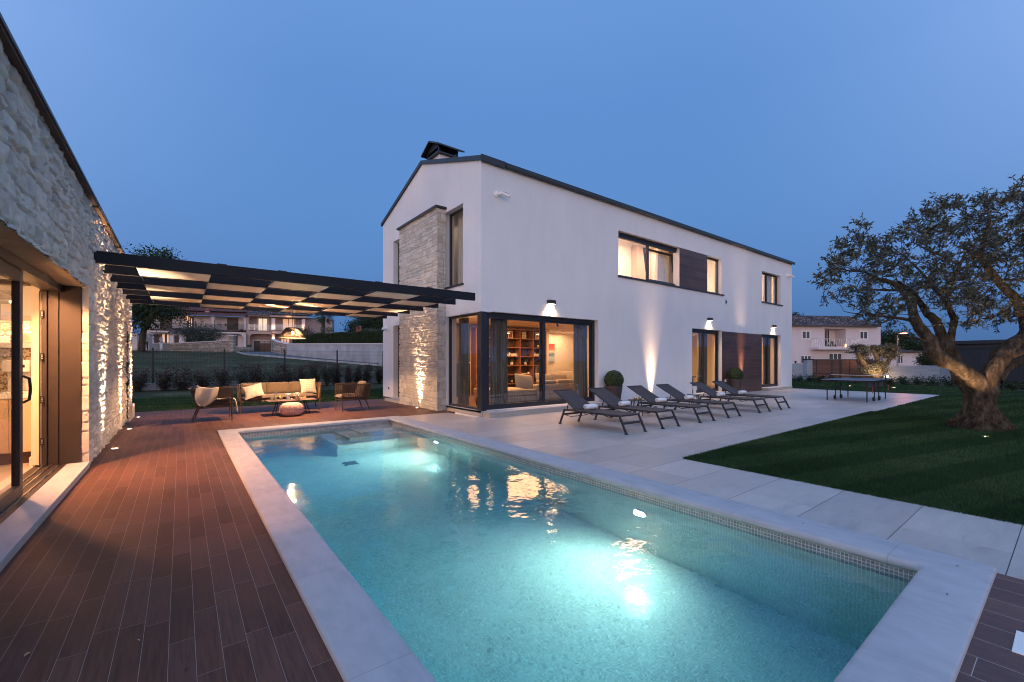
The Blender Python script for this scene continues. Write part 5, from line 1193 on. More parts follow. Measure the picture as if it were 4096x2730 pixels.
# ================================================================== SUN LOUNGERS
def make_lounger(label, loc, group):
    """local: foot end at y=0 (towards the pool), head end at +y; x centred; feet on the ground"""
    t = thing('sun_lounger', label, 'sun lounger', loc, 0, group)
    hw, zt = 0.315, 0.355; y0_, y1_, yh = 0.12, 1.76, 1.36
    mb = MB()
    for s in (-1, 1): mb.beam((s * hw, y0_, zt), (s * hw, y1_, zt - 0.01), 0.034, 0.042)
    mb.beam((-hw, y0_ + .01, zt), (hw, y0_ + .01, zt), 0.034, 0.036); mb.beam((-hw, y1_, zt - .02), (hw, y1_, zt - .02), 0.03, 0.03); mb.beam((-hw, yh, zt - .03), (hw, yh, zt - .03), 0.025, 0.025)
    mb.build('frame', M['lounger'], t, bevel=0.006)
    for s in (-1, 1):
        for (ya, yb) in ((y0_ + 0.01, -0.04), (y1_ - 0.02, y1_ + 0.13)):
            mb = MB(); mb.beam((s * hw, ya, zt - .01), (s * hw, yb, 0.012), 0.030, 0.044); l = mb.build('leg', M['lounger'], t, bevel=0.005)
            mb = MB(); mb.box(s * hw - 0.022, s * hw + 0.022, yb - 0.035, yb + 0.04, 0.0, 0.018); mb.build('foot', M['black'], l)
    for ya, z_ in ((0.035, 0.21), (y1_ + 0.045, 0.23)):
        mb = MB(); mb.beam((-hw, ya, z_), (hw, ya, z_), 0.022, 0.045); mb.build('stretcher', M['lounger'], t)
    mb = MB(); mb.grid(lambda u, v: (-hw + 0.02 + (2 * hw - 0.04) * u, y0_ + 0.02 + (yh - y0_ - 0.02) * v, zt + 0.016 - 0.018 * math.sin(PI * u) * (0.4 + 0.6 * math.sin(PI * v))), 8, 16); mb.build('seat', M['mesh_fabric'], t, smooth=True, solid=0.006)
    # backrest: frame and mesh
    B0 = Vector((0, yh, zt + 0.01)); bd = Vector((0, 0.76, 0.405)); bl_ = bd.length; bd.normalize()
    mb = MB()
    for s in (-1, 1): mb.beam((s * (hw - .015), B0.y, B0.z), (s * (hw - .015), B0.y + bd.y * bl_, B0.z + bd.z * bl_), 0.028, 0.03)
    e = B0 + bd * bl_; mb.beam((-hw + .0, e.y, e.z), (hw, e.y, e.z), 0.028, 0.028); b_ = mb.build('backrest', M['lounger'], t, bevel=0.005)
    mb = MB(); mb.grid(lambda u, v: (-hw + 0.03 + (2 * hw - 0.06) * u, B0.y + bd.y * bl_ * v, B0.z + bd.z * bl_ * v + 0.012 - 0.014 * math.sin(PI * u)), 8, 10); mb.build('mesh', M['mesh_fabric'], b_, smooth=True, solid=0.006)
    mb = MB()
    for s in (-1, 1):
        q = B0 + bd * (bl_ * 0.38); mb.beam((s * (hw - .04), q.y, q.z - .01), (s * (hw - .04), y1_ - 0.06, zt - .02), 0.014, 0.02)
    mb.beam((-hw + .04, y1_ - 0.06, zt - .02), (hw - .04, y1_ - 0.06, zt - .02), 0.014); mb.build('strut', M['lounger'], t)
    for ya in (0.55, 0.98):
        mb = MB(); mb.tube([(-hw, ya, zt - .02), (-hw * .5, ya, zt - .075), (hw * .5, ya, zt - .075), (hw, ya, zt - .02)], 0.010, 8); mb.build('brace', M['lounger'], t, smooth=True)
    mb = MB(); mb.tube([(-hw, y1_ + .06, 0.24), (-hw * .9, y1_ - .20, 0.20), (hw * .9, y1_ - .20, 0.20), (hw, y1_ + .06, 0.24)], 0.009, 8)
    mb.build('brace', M['lounger'], t, smooth=True)
    return t
GLG = 'dark mesh sun loungers in a row on the patio'
LX = [7.48, 8.70, 10.25, 11.64, 13.47, 14.90]
LL = ['sun lounger nearest the pool, first of the row, in front of the corner glass doors', 'second sun lounger from the pool, left of the round table with two drinks', 'third sun lounger from the pool, right of the round table with two drinks',
      'fourth sun lounger from the pool, left of the round table with the lantern', 'fifth sun lounger from the pool, right of the round table with the lantern', 'last sun lounger of the row, farthest from the pool, in front of the brown cladding']
lg0 = make_lounger(LL[0], (LX[0], 5.60, 0), GLG)
for i_, (x, l) in enumerate(zip(LX[1:], LL[1:])): dup(lg0, (x, 5.57, 0), math.radians((0.9, -0.6, 0.5, -1.0, 0.7)[i_]), l)
# rolled towels
def towel(x, label, ang):
    mb = MB(); n = 44; turns = 3.2; pts = []
    for i in range(n + 1):
        k = i / n; a = k * turns * 2 * PI; r = 0.012 + 0.047 * k; pts.append((r * math.cos(a), r * math.sin(a)))
    L_ = 0.36
    for i, (px_, pz_) in enumerate(pts):
        for s in (-.5, -.17, .17, .5): mb.v.append((s * L_ + (0.004 * math.sin(i)), px_, pz_ * 0.92))
    for i in range(n):
        for s in range(3): mb.f.append((i * 4 + s, i * 4 + s + 1, (i + 1) * 4 + s + 1, (i + 1) * 4 + s))
    o = mb.build('rolled_towel', M['towel'], smooth=True, solid=0.011); o.location = (x, 6.83, 0.438); o.rotation_euler = (0, 0, ang); tag(o, label, 'towel', 'rolled white towels on the loungers')
nm = ['the lounger nearest the pool', 'the second lounger from the pool', 'the third lounger from the pool', 'the fourth lounger from the pool', 'the fifth lounger from the pool', 'the last lounger of the row']
for i, x in enumerate(LX): towel(x + 0.03, 'rolled white towel on ' + nm[i], math.radians((-2, 3, -4, 2, 1, -3)[i]))
def side_table(label, loc):
    t = thing('side_table', label, 'side table', loc, 0, 'round side tables between the loungers')
    MB().lathe([(0, 0.435), (0.22, 0.435), (0.225, 0.442), (0.22, 0.45), (0, 0.45)], n=36).build('table_top', M['lounger'], t)
    for k in range(4):
        a = PI / 4 + k * PI / 2 + 0.3; MB().tube([(0.13 * math.cos(a), 0.13 * math.sin(a), 0.436), (0.185 * math.cos(a), 0.185 * math.sin(a), 0)], [0.016, 0.009], 8).build('leg', M['lounger'], t)
    return t
side_table('round dark side table with two drinks between the second and third loungers', (9.70, 7.20, 0))
side_table('round dark side table with a lantern between the fourth and fifth loungers', (12.62, 7.22, 0))
AM = (0.62, 0.36, 0.07); tp_ = [(0, 0), (0.030, 0), (0.045, 0.03), (0.046, 0.06), (0.038, 0.11), (0.036, 0.11), (0.044, 0.06), (0.042, 0.03), (0.028, 0.006), (0, 0.005)]
for x, y, l in ((9.66, 7.20, 'left of two round tumblers of amber juice on the side table'), (9.76, 7.13, 'right of two round tumblers of amber juice on the side table')):
    t = glass_of('tumbler', l, 'glass', (x, y, 0.45), 0.04, 0.11, 0, AM, tp_, 'amber drinks on the side table'); MB().lathe([(0, 0.007), (0.03, 0.01), (0.042, 0.03), (0.043, 0.06), (0, 0.062)], n=20).build('drink', plain('amber_juice', AM, 0.15), t, smooth=True)
lt = thing('lantern', 'small pale table lantern with a clear waist on the farther side table', 'lantern', (12.60, 7.20, 0.45))
MB().lathe([(0, 0), (0.062, 0), (0.062, 0.03), (0.05, 0.04)], n=24).build('base', plain('pale_blue', (0.55, 0.62, 0.62), 0.5), lt); MB().lathe([(0.05, 0.04), (0.042, 0.07), (0.066, 0.20), (0.070, 0.235)], n=24).build('body', M['white'], lt, smooth=True); MB().lathe([(0.070, 0.235), (0.074, 0.245), (0.06, 0.26), (0, 0.262)], n=24).build('lid', plain('pale_blue2', (0.55, 0.62, 0.62), 0.5), lt)

# topiary planters
def leaf_cloud(P, Nrm, size, g, aspect=0.5):
    """diamond leaves at points P lying roughly across normals Nrm"""
    n = len(P); r = g.normal(size=(n, 3)); a = np.cross(Nrm, r); a /= np.linalg.norm(a, axis=1)[:, None] + 1e-9
    b = np.cross(Nrm, a) ; s = (size * g.uniform(0.6, 1.25, n))[:, None]
    tip = Nrm * s * g.uniform(-.1, .5, n)[:, None]
    V = np.stack([P - a * s * .5, P + b * s * aspect * .5 + tip * .2, P + a * s * .5 + tip, P - b * s * aspect * .5 + tip * .2], 1).reshape(-1, 3)
    Fc = np.arange(4 * n).reshape(-1, 4); return V, Fc
M['box_leaf'] = attr_mat('boxwood_leaves', [(0, (0.014, 0.030, 0.008)), (0.5, (0.045, 0.085, 0.022)), (1, (0.105, 0.15, 0.045))], 0.55, 0.2, 5, spec=0.4)
def planter(label, loc, s=1.0, seed=1):
    t = thing('topiary_planter', label, 'planter', loc, 0, 'ball topiaries in tall planters'); g = np.random.default_rng(seed)
    MB().lathe([(0, 0), (0.185 * s, 0), (0.285 * s, 0.68 * s), (0.27 * s, 0.68 * s), (0.26 * s, 0.63 * s), (0, 0.63 * s)], n=40).build('pot', M['pot'], t)
    MB().lathe([(0.262 * s, 0.64 * s), (0, 0.645 * s)], n=24).build('soil', M['soil'], t)
    n = 9000; d = g.normal(size=(n, 3)); d /= np.linalg.norm(d, axis=1)[:, None]
    k = d[:, 2] > -0.75; d = d[k]; n = len(d); r = 0.315 * s * (1 - 0.13 * g.uniform(0, 1, n) ** 1.5 + 0.035 * np.sin(d[:, 0] * 9) * np.sin(d[:, 1] * 8))
    P = d * r[:, None] + np.array([0, 0, 0.865 * s])
    N2 = d + g.normal(size=(n, 3)) * 0.55; N2 /= np.linalg.norm(N2, axis=1)[:, None]
    V, Fc = leaf_cloud(P, N2, 0.026 * s, g, 0.6)
    o = np_mesh('foliage', V, Fc, M['box_leaf'], t, tint=np.repeat(np.clip(g.normal(0.45, 0.25, n), 0, 1), 4))
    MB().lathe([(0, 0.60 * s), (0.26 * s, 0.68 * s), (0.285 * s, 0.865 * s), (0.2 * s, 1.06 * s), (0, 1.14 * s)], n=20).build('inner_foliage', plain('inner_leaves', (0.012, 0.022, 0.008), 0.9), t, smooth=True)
planter('ball topiary in a tall brown planter beside the corner glass doors', (11.30, 9.27, 0), 1.0, 3)
planter('ball topiary in a tall brown planter in front of the brown cladding', (19.62, 9.27, 0), 1.0, 4)

# ================================================================== TABLE TENNIS
tt = thing('table_tennis_table', 'dark blue table tennis table with a net and wheels at the end of the patio', 'table tennis table', (20.72, 5.20, 0))
M['ttblue'] = plain('blue_table_top', (0.016, 0.026, 0.062), 0.28, 0.05, 3)
for sx in (-1, 1):
    h_ = MB().box(min(0.01 * sx, 1.37 * sx), max(0.01 * sx, 1.37 * sx), -0.7625, 0.7625, 0.762, 0.782).build('table_half', M['ttblue'], tt)
    mb = MB(); a, b_ = min(0.01 * sx, 1.37 * sx), max(0.01 * sx, 1.37 * sx)
    for yy in (-0.752, 0.752): mb.box(a, b_, yy - 0.010, yy + 0.010, 0.7825, 0.784)
    mb.box(1.36 * sx - .01, 1.36 * sx + .01, -0.74, 0.74, 0.7825, 0.784); mb.build('line', M['white'], h_)
    mb = MB()
    for yy in (-0.70, 0.70): mb.box(a + .03, b_ - .03, yy - 0.012, yy + 0.012, 0.715, 0.762)
    mb.box(1.30 * sx - .012, 1.30 * sx + .012, -0.70, 0.70, 0.715, 0.762); mb.build('apron', M['black'], h_)
    for sy in (-1, 1):
        MB().cyl((1.22 * sx, 0.60 * sy, 0), (1.22 * sx, 0.60 * sy, 0.76), 0.020, n=10).build('leg', M['black'], tt)
        u = MB(); u.cyl((0.28 * sx, 0.60 * sy, 0.12), (0.28 * sx, 0.60 * sy, 0.76), 0.018, n=10); u.build('upright', M['black'], tt)
        w = MB().tube([(0.36 * sx, 0.60 * sy - 0.03, 0.075), (0.36 * sx, 0.60 * sy + 0.03, 0.075)], 0.075, 22).build('wheel', M['black'], tt)
        MB().tube([(0.36 * sx, 0.60 * sy - 0.033, 0.075), (0.36 * sx, 0.60 * sy + 0.033, 0.075)], 0.02, 12).build('hub', M['steel'], w)
        MB().beam((0.26 * sx, 0.60 * sy, 0.12), (0.38 * sx, 0.60 * sy, 0.10), 0.03, 0.03).build('wheel_bracket', M['black'], tt)
for sy in (-1, 1):
    MB().box(-0.10, 0.10, 0.60 * sy - .01, 0.60 * sy + .01, 0.36, 0.50).build('latch_plate', M['black'], tt)
MB().box(-1.05, 1.05, -0.56, -0.55, 0.52, 0.72).build('side_board', plain('grey_board', (0.07, 0.065, 0.07), 0.5), tt)
MB().box(-1.25, 1.25, 0.545, 0.555, 0.40, 0.42).build('rod', M['black'], tt)
mb = MB(); 
for j in range(9): z = 0.79 + 0.14 * j / 8; mb.beam((0, -0.86, z), (0, 0.86, z), 0.002)
for j in range(60): y = -0.86 + 1.72 * j / 59; mb.beam((0, y, 0.79), (0, y, 0.93), 0.002)
nt_ = mb.build('net', M['black'], tt); MB().box(-0.004, 0.004, -0.87, 0.87, 0.925, 0.94).build('net_tape', M['white'], nt_)
for sy in (-1, 1): MB().box(-0.025, 0.025, 0.865 * sy - 0.02, 0.865 * sy + 0.02, 0.74, 0.95).build('net_post', M['black'], tt)
for sx in (-1, 1):
    t = thing('table_tennis_bat', 'red and black bat hanging under the %s end of the tennis table' % ('near' if sx < 0 else 'far'), 'bat', (20.72 + 1.05 * sx, 5.20 - 0.72, 0.50), 0, 'bats hanging from the table')
    MB().lathe([(0, -0.006), (0.075, -0.006), (0.075, 0.006), (0, 0.006)], n=24).build('blade', plain('red_rubber', (0.25, 0.02, 0.02), 0.5), t).rotation_euler = (PI / 2, 0, 0)
    MB().box(-0.013, 0.013, -0.01, 0.01, -0.17, -0.07).build('grip', M['shelfwood'], t)
    MB().cyl((0, 0, 0.07), (0, 0, 0.22), 0.004, n=6).build('strap', M['black'], t)
# ================================================================== INTERIORS
YB = 14.30
# room shells (parts of the house)
mb = MB(); mb.box(XH + 0.36, 13.0, YB, YB + 0.10, 0.145, 2.895); hb(mb, 'interior_wall', M['plaster'])
mb = MB(); mb.box(15.45, 16.62, 10.05, 10.15, .145, 2.895); mb.box(16.55, 16.65, 10.16, 16.38, 0.145, 2.895); mb.box(13.01, 16.54, 16.28, 16.38, 0.145, 2.895); hb(mb, 'interior_wall', M['plaster'])
mb = MB(); mb.box(15.35, 16.54, 15.0, 15.1, 0.145, 2.895); hb(mb, 'interior_wall', plain('warm_wall', (0.70, 0.50, 0.30), 0.8, 0.03, 2))
mb = MB(); mb.box(10.98, 11.05, YH + .36, YH + .9, .145, 2.895); hb(mb, 'interior_wall', M['plaster'])
# bookcase
bk = thing('bookcase', 'tall orange-brown bookcase of square cells seen through the corner glass', 'bookcase', (8.95, 13.95, 0.145))
cw, rh = 0.715, 0.368; nc, nr_ = 5, 7
mb = MB()
for i in range(nc + 1): mb.box(i * cw - 0.018, i * cw + 0.018, 0, 0.32, 0.0, 0.06 + nr_ * rh)
mb.build('upright', M['shelfwood'], bk)
for j in range(nr_ + 1):
    mb = MB()
    for i in range(nc): mb.box(i * cw + 0.0185, (i + 1) * cw - 0.0185, 0.003, 0.32, 0.04 + j * rh - 0.015, 0.04 + j * rh + 0.015)
    mb.build('shelf', M['shelfwood'], bk)
MB().box(0, nc * cw, 0.321, 0.335, 0.0, 0.06 + nr_ * rh).build('back_panel', M['darkwood'], bk)
def cell(i, j): return (8.95 + (i + .5) * cw, 14.06, 0.145 + 0.055 + j * rh)
# lettering ornaments reading "dream"
def word(loc, label, body='dream', size=0.22):
    cu = bpy.data.curves.new('lettering', 'FONT'); cu.body = body; cu.size = size; cu.extrude = 0.006; cu.offset = 0.003; cu.shear = 0.25; cu.align_x = 'CENTER'; cu.resolution_u = 2; cu.space_character = 0.88
    o = bpy.data.objects.new('tmp', cu); C.objects.link(o); dg = bpy.context.evaluated_depsgraph_get(); me = bpy.data.meshes.new_from_object(o.evaluated_get(dg)); bpy.data.objects.remove(o)
    w = bpy.data.objects.new('lettering', me); C.objects.link(w); me.materials.clear(); me.materials.append(M['white']); w.location = loc; w.rotation_euler = (PI / 2, 0, 0); return tag(w, label, 'ornament')
c = cell(2, 4); word((c[0] - 0.05, 13.98, c[2] + 0.01), 'white cut-out word dream on the bookcase, left of the two')
c = cell(4, 4); word((c[0] - 0.12, 13.98, c[2] + 0.01), 'white cut-out word dream on the bookcase, right of the two')
M['leafdark'] = plain('house_plant_leaf', (0.05, 0.09, 0.03), 0.6, 0.3, 10)
def small_plant(loc, label, s=1.0, stand=True, seed=0, potmat='white', n=26, cat='house plant'):
    t = thing('house_plant', label, cat, loc); g = random.Random(seed)
    if stand:
        mb = MB()
        for k in range(4): a = k * PI / 2; mb.cyl((0.06 * s * math.cos(a), 0.06 * s * math.sin(a), 0), (0.06 * s * math.cos(a), 0.06 * s * math.sin(a), 0.13 * s), 0.004, n=5)
        mb.build('stand', M['white'], t)
    MB().lathe([(0, 0.03 * s), (0.04 * s, 0.03 * s), (0.055 * s, 0.12 * s), (0.045 * s, .12 * s), (0, .10 * s)], n=16).build('pot', M[potmat], t)
    mb = MB()
    for k in range(n):
        a = g.uniform(0, 6.28); l = s * g.uniform(0.09, 0.19); up = g.uniform(0.2, 1.1)
        p = Vector((0, 0, 0.11 * s)); q = p + Vector((math.cos(a) * l * .6, math.sin(a) * l * .6, l * up)); r = q + Vector((math.cos(a) * l * .5, math.sin(a) * l * .5, -l * .25))
        w = Vector((-math.sin(a), math.cos(a), 0)) * 0.012 * s; mb.add([p - w, p + w, q + w, q - w, r], [(0, 1, 2, 3), (3, 2, 4)])
    mb.build('leaves', M['leafdark'], t); return t
small_plant(cell(2, 3), 'fern on a white wire stand in the middle of the bookcase', 1.1, seed=2); small_plant(cell(3, 3), 'fern on a white wire stand, right of the other on the bookcase', 1.1, seed=5)
small_plant(cell(4, 5), 'trailing plant in a white pot high on the bookcase', 1.0, False, 7); small_plant((cell(3, 5)[0] + .05, 14.03, cell(3, 5)[2]), 'small plant in a dark pot on an upper shelf of the bookcase', 0.8, False, 9, 'black')
def book(loc, n, label, g):
    t = thing('books', label, 'books', loc); z = 0
    for k in range(n):
        h = g.uniform(0.018, 0.03); MB().box(-0.12, 0.11 + g.uniform(-.02, .02), -0.08, 0.08, z, z + h).build('book', plain('book_cover', (g.uniform(.3, .7), g.uniform(.3, .6), g.uniform(.25, .5)), 0.6), t); z += h + 0.001
gg = random.Random(4)
book((cell(3, 2)[0] - .12, 14.05, cell(3, 2)[2]), 2, 'two flat books lying on the bookcase beside a white candle', gg)
def frame_pic(loc, label, col):
    t = thing('picture_frame', label, 'picture', loc); MB().box(-0.11, 0.11, -0.01, 0.01, 0, 0.30).build('frame', M['white'], t); MB().box(-0.085, 0.085, -0.013, -0.01, 0.03, 0.27).build('print', plain('print', col, 0.6, 0.5, 25), t)
frame_pic((cell(3, 6)[0], 14.15, cell(3, 6)[2]), 'small framed print on the top shelf, middle of the bookcase', (0.55, 0.45, 0.35)); frame_pic((cell(4, 6)[0], 14.15, cell(4, 6)[2]), 'small framed print on the top shelf, right end of the bookcase', (0.5, 0.3, 0.2))
frame_pic((cell(2, 6)[0], 14.15, cell(2, 6)[2]), 'dark red framed print on the top shelf, left of the bookcase', (0.30, 0.05, 0.04)); frame_pic((cell(4, 2)[0], 14.1, cell(4, 2)[2]), 'dark patterned print standing in the lower right of the bookcase', (0.08, 0.07, 0.06))
cd = thing('candle', 'white candle in a glass on the bookcase beside the flat books', 'candle', (cell(3, 2)[0] + .16, 14.05, cell(3, 2)[2])); MB().lathe([(0, 0), (0.045, 0), (0.05, 0.09), (0, 0.09)], n=16).build('body', M['white'], cd)
bo = thing('bottle', 'dark wine bottle on a low shelf of the bookcase', 'bottle', cell(2, 1)); MB().lathe([(0, 0), (0.038, 0), (0.038, 0.19), (0.015, 0.24), (0.015, 0.31), (0, 0.31)], n=18).build('body', plain('bottle_glass', (0.02, 0.03, 0.012), 0.1), bo, smooth=True); MB().lathe([(0.0385, 0.05), (0.0385, 0.13)], n=18).build('wine_label', M['cream'], bo)
gl_ = thing('eyeglasses_ornament', 'thin dark wire ornament on a low shelf of the bookcase', 'ornament', cell(3, 1)); mb = MB()
for sx in (-1, 1): mb.tube([(sx * 0.06 + 0.045 * math.cos(a / 12 * 2 * PI), 0, 0.12 + 0.045 * math.sin(a / 12 * 2 * PI)) for a in range(13)], 0.005, 5)
mb.cyl((0, 0, 0), (0, 0, 0.12), 0.005, n=5); mb.build('wire', M['black'], gl_)

# living-room sofa (L-shape)
ls = thing('corner_sofa', 'beige L-shaped living room sofa seen through the corner glass', 'sofa', (9.4, 11.15, 0.145))
def scush(name, x0, x1, y0, y1, z0, z1, par=ls, bev=0.05):
    return MB().box(x0, x1, y0, y1, z0, z1).build(name, M['sofa_in'], par, bevel=bev)
scush('chaise_base', -1.5, -0.10, -0.30, 1.35, 0.03, 0.22, bev=.03); scush('chaise_cushion', -1.52, -0.08, -0.32, 1.35, 0.225, 0.42)
scush('base', -0.09, 1.75, -0.25, 0.75, 0.03, 0.36, bev=.03); scush('backrest', -0.12, 1.72, -0.42, -0.17, 0.03, 0.57, bev=.06)
scush('seat_cushion', -0.07, 1.5, -0.15, 0.75, 0.36, 0.50)
scush('arm_cushion', 0.02, 0.75, -0.36, -0.10, 0.575, 0.69, bev=0.045); scush('arm_cushion', 0.85, 1.62, -0.36, -0.10, 0.575, 0.69, bev=0.045)
for x, r in ((-0.35, 20), (0.55, 12), (1.25, 12)):
    c = cushion('back_pillow', 0.75, 0.50, 0.20, M['sofa_in'], ls, puff=0.4); c.matrix_local = Matrix.Translation((x, 0.02, 0.66)) @ Matrix.Rotation(math.radians(70), 4, 'X') @ Matrix.Rotation(math.radians(-r * .4), 4, 'Z') @ Matrix.Translation((0, 0, -0.1))
arm = thing('sofa', 'pale cushioned sofa end glowing beside the right curtain of the living room', 'sofa', (12.35, 12.4, 0.145))
MB().box(-0.5, 0.9, -0.4, 0.5, 0.03, 0.42).build('base', M['sofa_in'], arm, bevel=.05); c = cushion('back_pillow', 0.9, 0.55, 0.22, M['cream'], arm, puff=.4); c.matrix_local = Matrix.Translation((0.05, 0.2, 0.66)) @ Matrix.Rotation(math.radians(70), 4, 'X') @ Matrix.Translation((0, 0, -0.1))
MB().box(-0.55, 0.9, 0.32, 0.5, 0.03, 0.62).build('backrest', M['sofa_in'], arm, bevel=.05)
lt2 = thing('living_room_table', 'low wooden table with white flowers behind the living room sofa', 'table', (8.75, 12.5, 0.145)); MB().box(-0.55, 0.55, -0.35, 0.35, 0.38, 0.42).build('table_top', M['shelfwood'], lt2)
for sx in (-1, 1):
    for sy in (-1, 1): MB().cyl((sx * .48, sy * .28, 0), (sx * .48, sy * .28, .38), 0.02, n=8).build('leg', M['darkwood'], lt2)
flower_pot((8.85, 12.35, 0.565), 'white flowers in a pale pot on the living room table', 1.5, (0.65, 0.58, 0.48), 8)
dfu = thing('reed_diffuser', 'reed diffuser beside the white flowers in the living room', 'diffuser', (8.60, 12.30, 0.565)); MB().lathe([(0, 0), (0.04, 0), (0.035, 0.06), (0.018, 0.08), (0.018, 0.10)], n=14).build('bottle', M['drink_glass'], dfu); mb = MB()
for a in (-.35, -.1, .15, .4): mb.cyl((0, 0, .02), (0.22 * math.sin(a), 0.03 * a, 0.27), 0.003, n=4)
mb.build('reeds', M['shelfwood'], dfu)
# pampas grass in the corner
pv = thing('pampas_vase', 'tall vase of dried pampas grass behind the corner window', 'vase', (7.15, 10.95, 0.145)); MB().lathe([(0, 0), (0.10, 0), (0.13, 0.15), (0.06, 0.32), (0.07, 0.35)], n=20).build('vase', M['darkwood'], pv, smooth=True)
g = random.Random(6); mb = MB()
for k in range(14):
    a = g.uniform(0, 6.28); l = g.uniform(0.65, 0.95); sp = g.uniform(0.05, 0.36); p = Vector((0, 0, 0.3)); q = Vector((sp * math.cos(a), sp * math.sin(a), l)); mb.tube([p, p * .5 + q * .5 + Vector((0, 0, .05)), q], [0.004, 0.012, 0.003], 5)
    for s in range(34):
        t_ = g.uniform(0.45, 1.05); c0 = p.lerp(q, t_); d = Vector((g.uniform(-1, 1), g.uniform(-1, 1), g.uniform(-.2, 1))) * 0.05; mb.add([c0, c0 + d, c0 + d * .9 + Vector((0, 0, -.02))], [(0, 1, 2)])
mb.build('plumes', plain('dried_pampas', (0.45, 0.30, 0.17), 0.95), pv)
# tv unit / dark fireplace wall behind the corner window
fw = thing('fireplace_wall', 'dark fireplace panel and timber wall inside behind the corner window', 'fireplace', (7.55, 14.1, 0.145))
MB().box(0.0, 1.22, 0.0, 0.15, 0.0, 1.25).build('hearth_panel', plain('dark_stone', (0.02, 0.018, 0.018), 0.3), fw); MB().box(-0.5, 1.22, -0.02, 0.15, 1.30, 2.72).build('timber_panel', M['darkwood'], fw)
# curtains
curtain('curtain', 'grey curtain bunched at the left of the corner glass doors', 'curtain', (6.98, 10.12), (7.58, 10.12), 0.17, 2.80, 'curtain', 0.05, 6, seed=1)
curtain('curtain', 'grey curtain at the right of the corner glass doors', 'curtain', (10.32, 10.12), (10.92, 10.12), 0.17, 2.80, 'curtain', 0.05, 5, seed=2)
curtain('curtain', 'grey curtain behind the side pane of the corner window', 'curtain', (6.78, 10.98), (6.78, 11.50), 0.17, 2.78, 'curtain', 0.045, 5, seed=4)
curtain('curtain', 'grey curtain in the middle terrace door', 'curtain', (18.0, 10.15), (18.75, 10.15), 0.15, 2.80, 'curtain', 0.05, 6, seed=5)
curtain('curtain', 'tan curtain in the left leaf of the far terrace door', 'curtain', (23.2, 10.15), (23.85, 10.15), 0.15, 2.80, 'curtain', 0.05, 6, seed=6); curtain('curtain', 'tan curtain in the right leaf of the far terrace door', 'curtain', (24.55, 10.15), (25.35, 10.15), 0.15, 2.80, 'curtain', 0.05, 6, seed=7)
curtain('curtain', 'sheer lilac curtain beside the tilted upstairs sash', 'curtain', (15.25, 10.35), (16.1, 10.35), 4.0, 6.6, 'sheer', 0.05, 6, seed=8)
curtain('curtain', 'tan upstairs curtain at the frame of the tilted sash', 'curtain', (16.1, 10.45), (16.8, 10.45), 4.0, 6.6, 'curtain', 0.05, 5, seed=9)
curtain('curtain', 'sheer curtain in the left half of the far upstairs window', 'curtain', (23.3, 10.15), (24.2, 10.15), 4.0, 6.3, 'sheer', 0.05, 7, seed=10); curtain('curtain', 'sheer curtain in the right half of the far upstairs window', 'curtain', (24.6, 10.15), (25.5, 10.15), 4.0, 6.3, 'sheer', 0.05, 7, seed=11)
curtain('curtain', 'pale curtain inside the left upper gable window', 'curtain', (6.75, 14.3), (6.75, 15.7), 3.4, 6.0, 'sheer', 0.04, 7, seed=12)
curtain('curtain', 'pale curtain inside the right upper gable window', 'curtain', (6.85, 10.35), (6.85, 11.7), 3.4, 6.0, 'sheer', 0.04, 6, seed=13)
# painting in the hall
pa = thing('painting', 'abstract red, white and blue painting on the hall wall', 'painting', (14.94, 16.25, 1.40)); MB().box(-0.2, 0.2, -0.03, 0.02, 0, 0.95).build('canvas', None, pa)
m, nt, b, N, L = mat_new('abstract_canvas'); tc = N.new('ShaderNodeTexCoord'); sp = N.new('ShaderNodeSeparateXYZ'); L.new(tc.outputs['Object'], sp.inputs[0]); nz = noise_of(N, L, 9, 5, 0.7); ad = math_node(N, L, 'ADD', sp.outputs['Z'], math_node(N, L, 'MULTIPLY', math_node(N, L, 'SUBTRACT', nz.outputs[0], 0.5), 0.35))
r = ramp(N, L, ad, [(0.0, (0.30, 0.38, 0.45)), (0.25, (0.55, 0.62, 0.62)), (0.4, (0.10, 0.20, 0.28)), (0.55, (0.70, 0.62, 0.55)), (0.68, (0.55, 0.12, 0.05)), (0.9, (0.45, 0.05, 0.04))]); L.new(r.outputs[0], b.inputs['Base Color']); kids(pa)[0].data.materials.append(m)
# pendants and track lights inside
def inside_pendant(loc, label):
    t = thing('pendant_light', label, 'lamp', loc, 0, 'small pendant lights in the living room'); MB().lathe([(0.10, 0), (0.08, 0.03), (0.02, 0.06)], n=20).build('shade', M['bronze'], t, smooth=True); MB().cyl((0, 0, 0.05), (0, 0, 2.895 - loc[2]), 0.004, n=5).build('cable', M['black'], t); MB().lathe([(0.095, 0.002), (0.0, 0.002)], n=20).build('bulb', emit('pendant_glow', (1.0, 0.62, 0.30), 14), t)
inside_pendant((8.75, 11.7, 2.42), 'small lit pendant in the living room, left of the bookcase'); inside_pendant((10.15, 11.7, 2.42), 'small lit pendant in the living room, in front of the bookcase')
tr = thing('track_light', 'black ceiling track with two spot heads in the living room', 'track light', (10.2, 11.0, 2.86)); MB().box(-1.9, 1.6, -0.02, 0.02, 0, 0.03).build('track', M['black'], tr)
for x in (0.15, 1.1): MB().tube([(x, 0, -0.02), (x + .05, -.02, -0.18)], 0.035, 12).build('spot_head', M['black'], tr)
def room_light(loc, e, sx, sy, col=WARM, d=(0, 0, -1)):
    o = put_light(lamp_data('AREA', 'ceiling_light', e, col, shape='RECTANGLE', size=sx, size_y=sy), loc, d, house); o.matrix_parent_inverse = Matrix.Translation(-Vector(house.location))
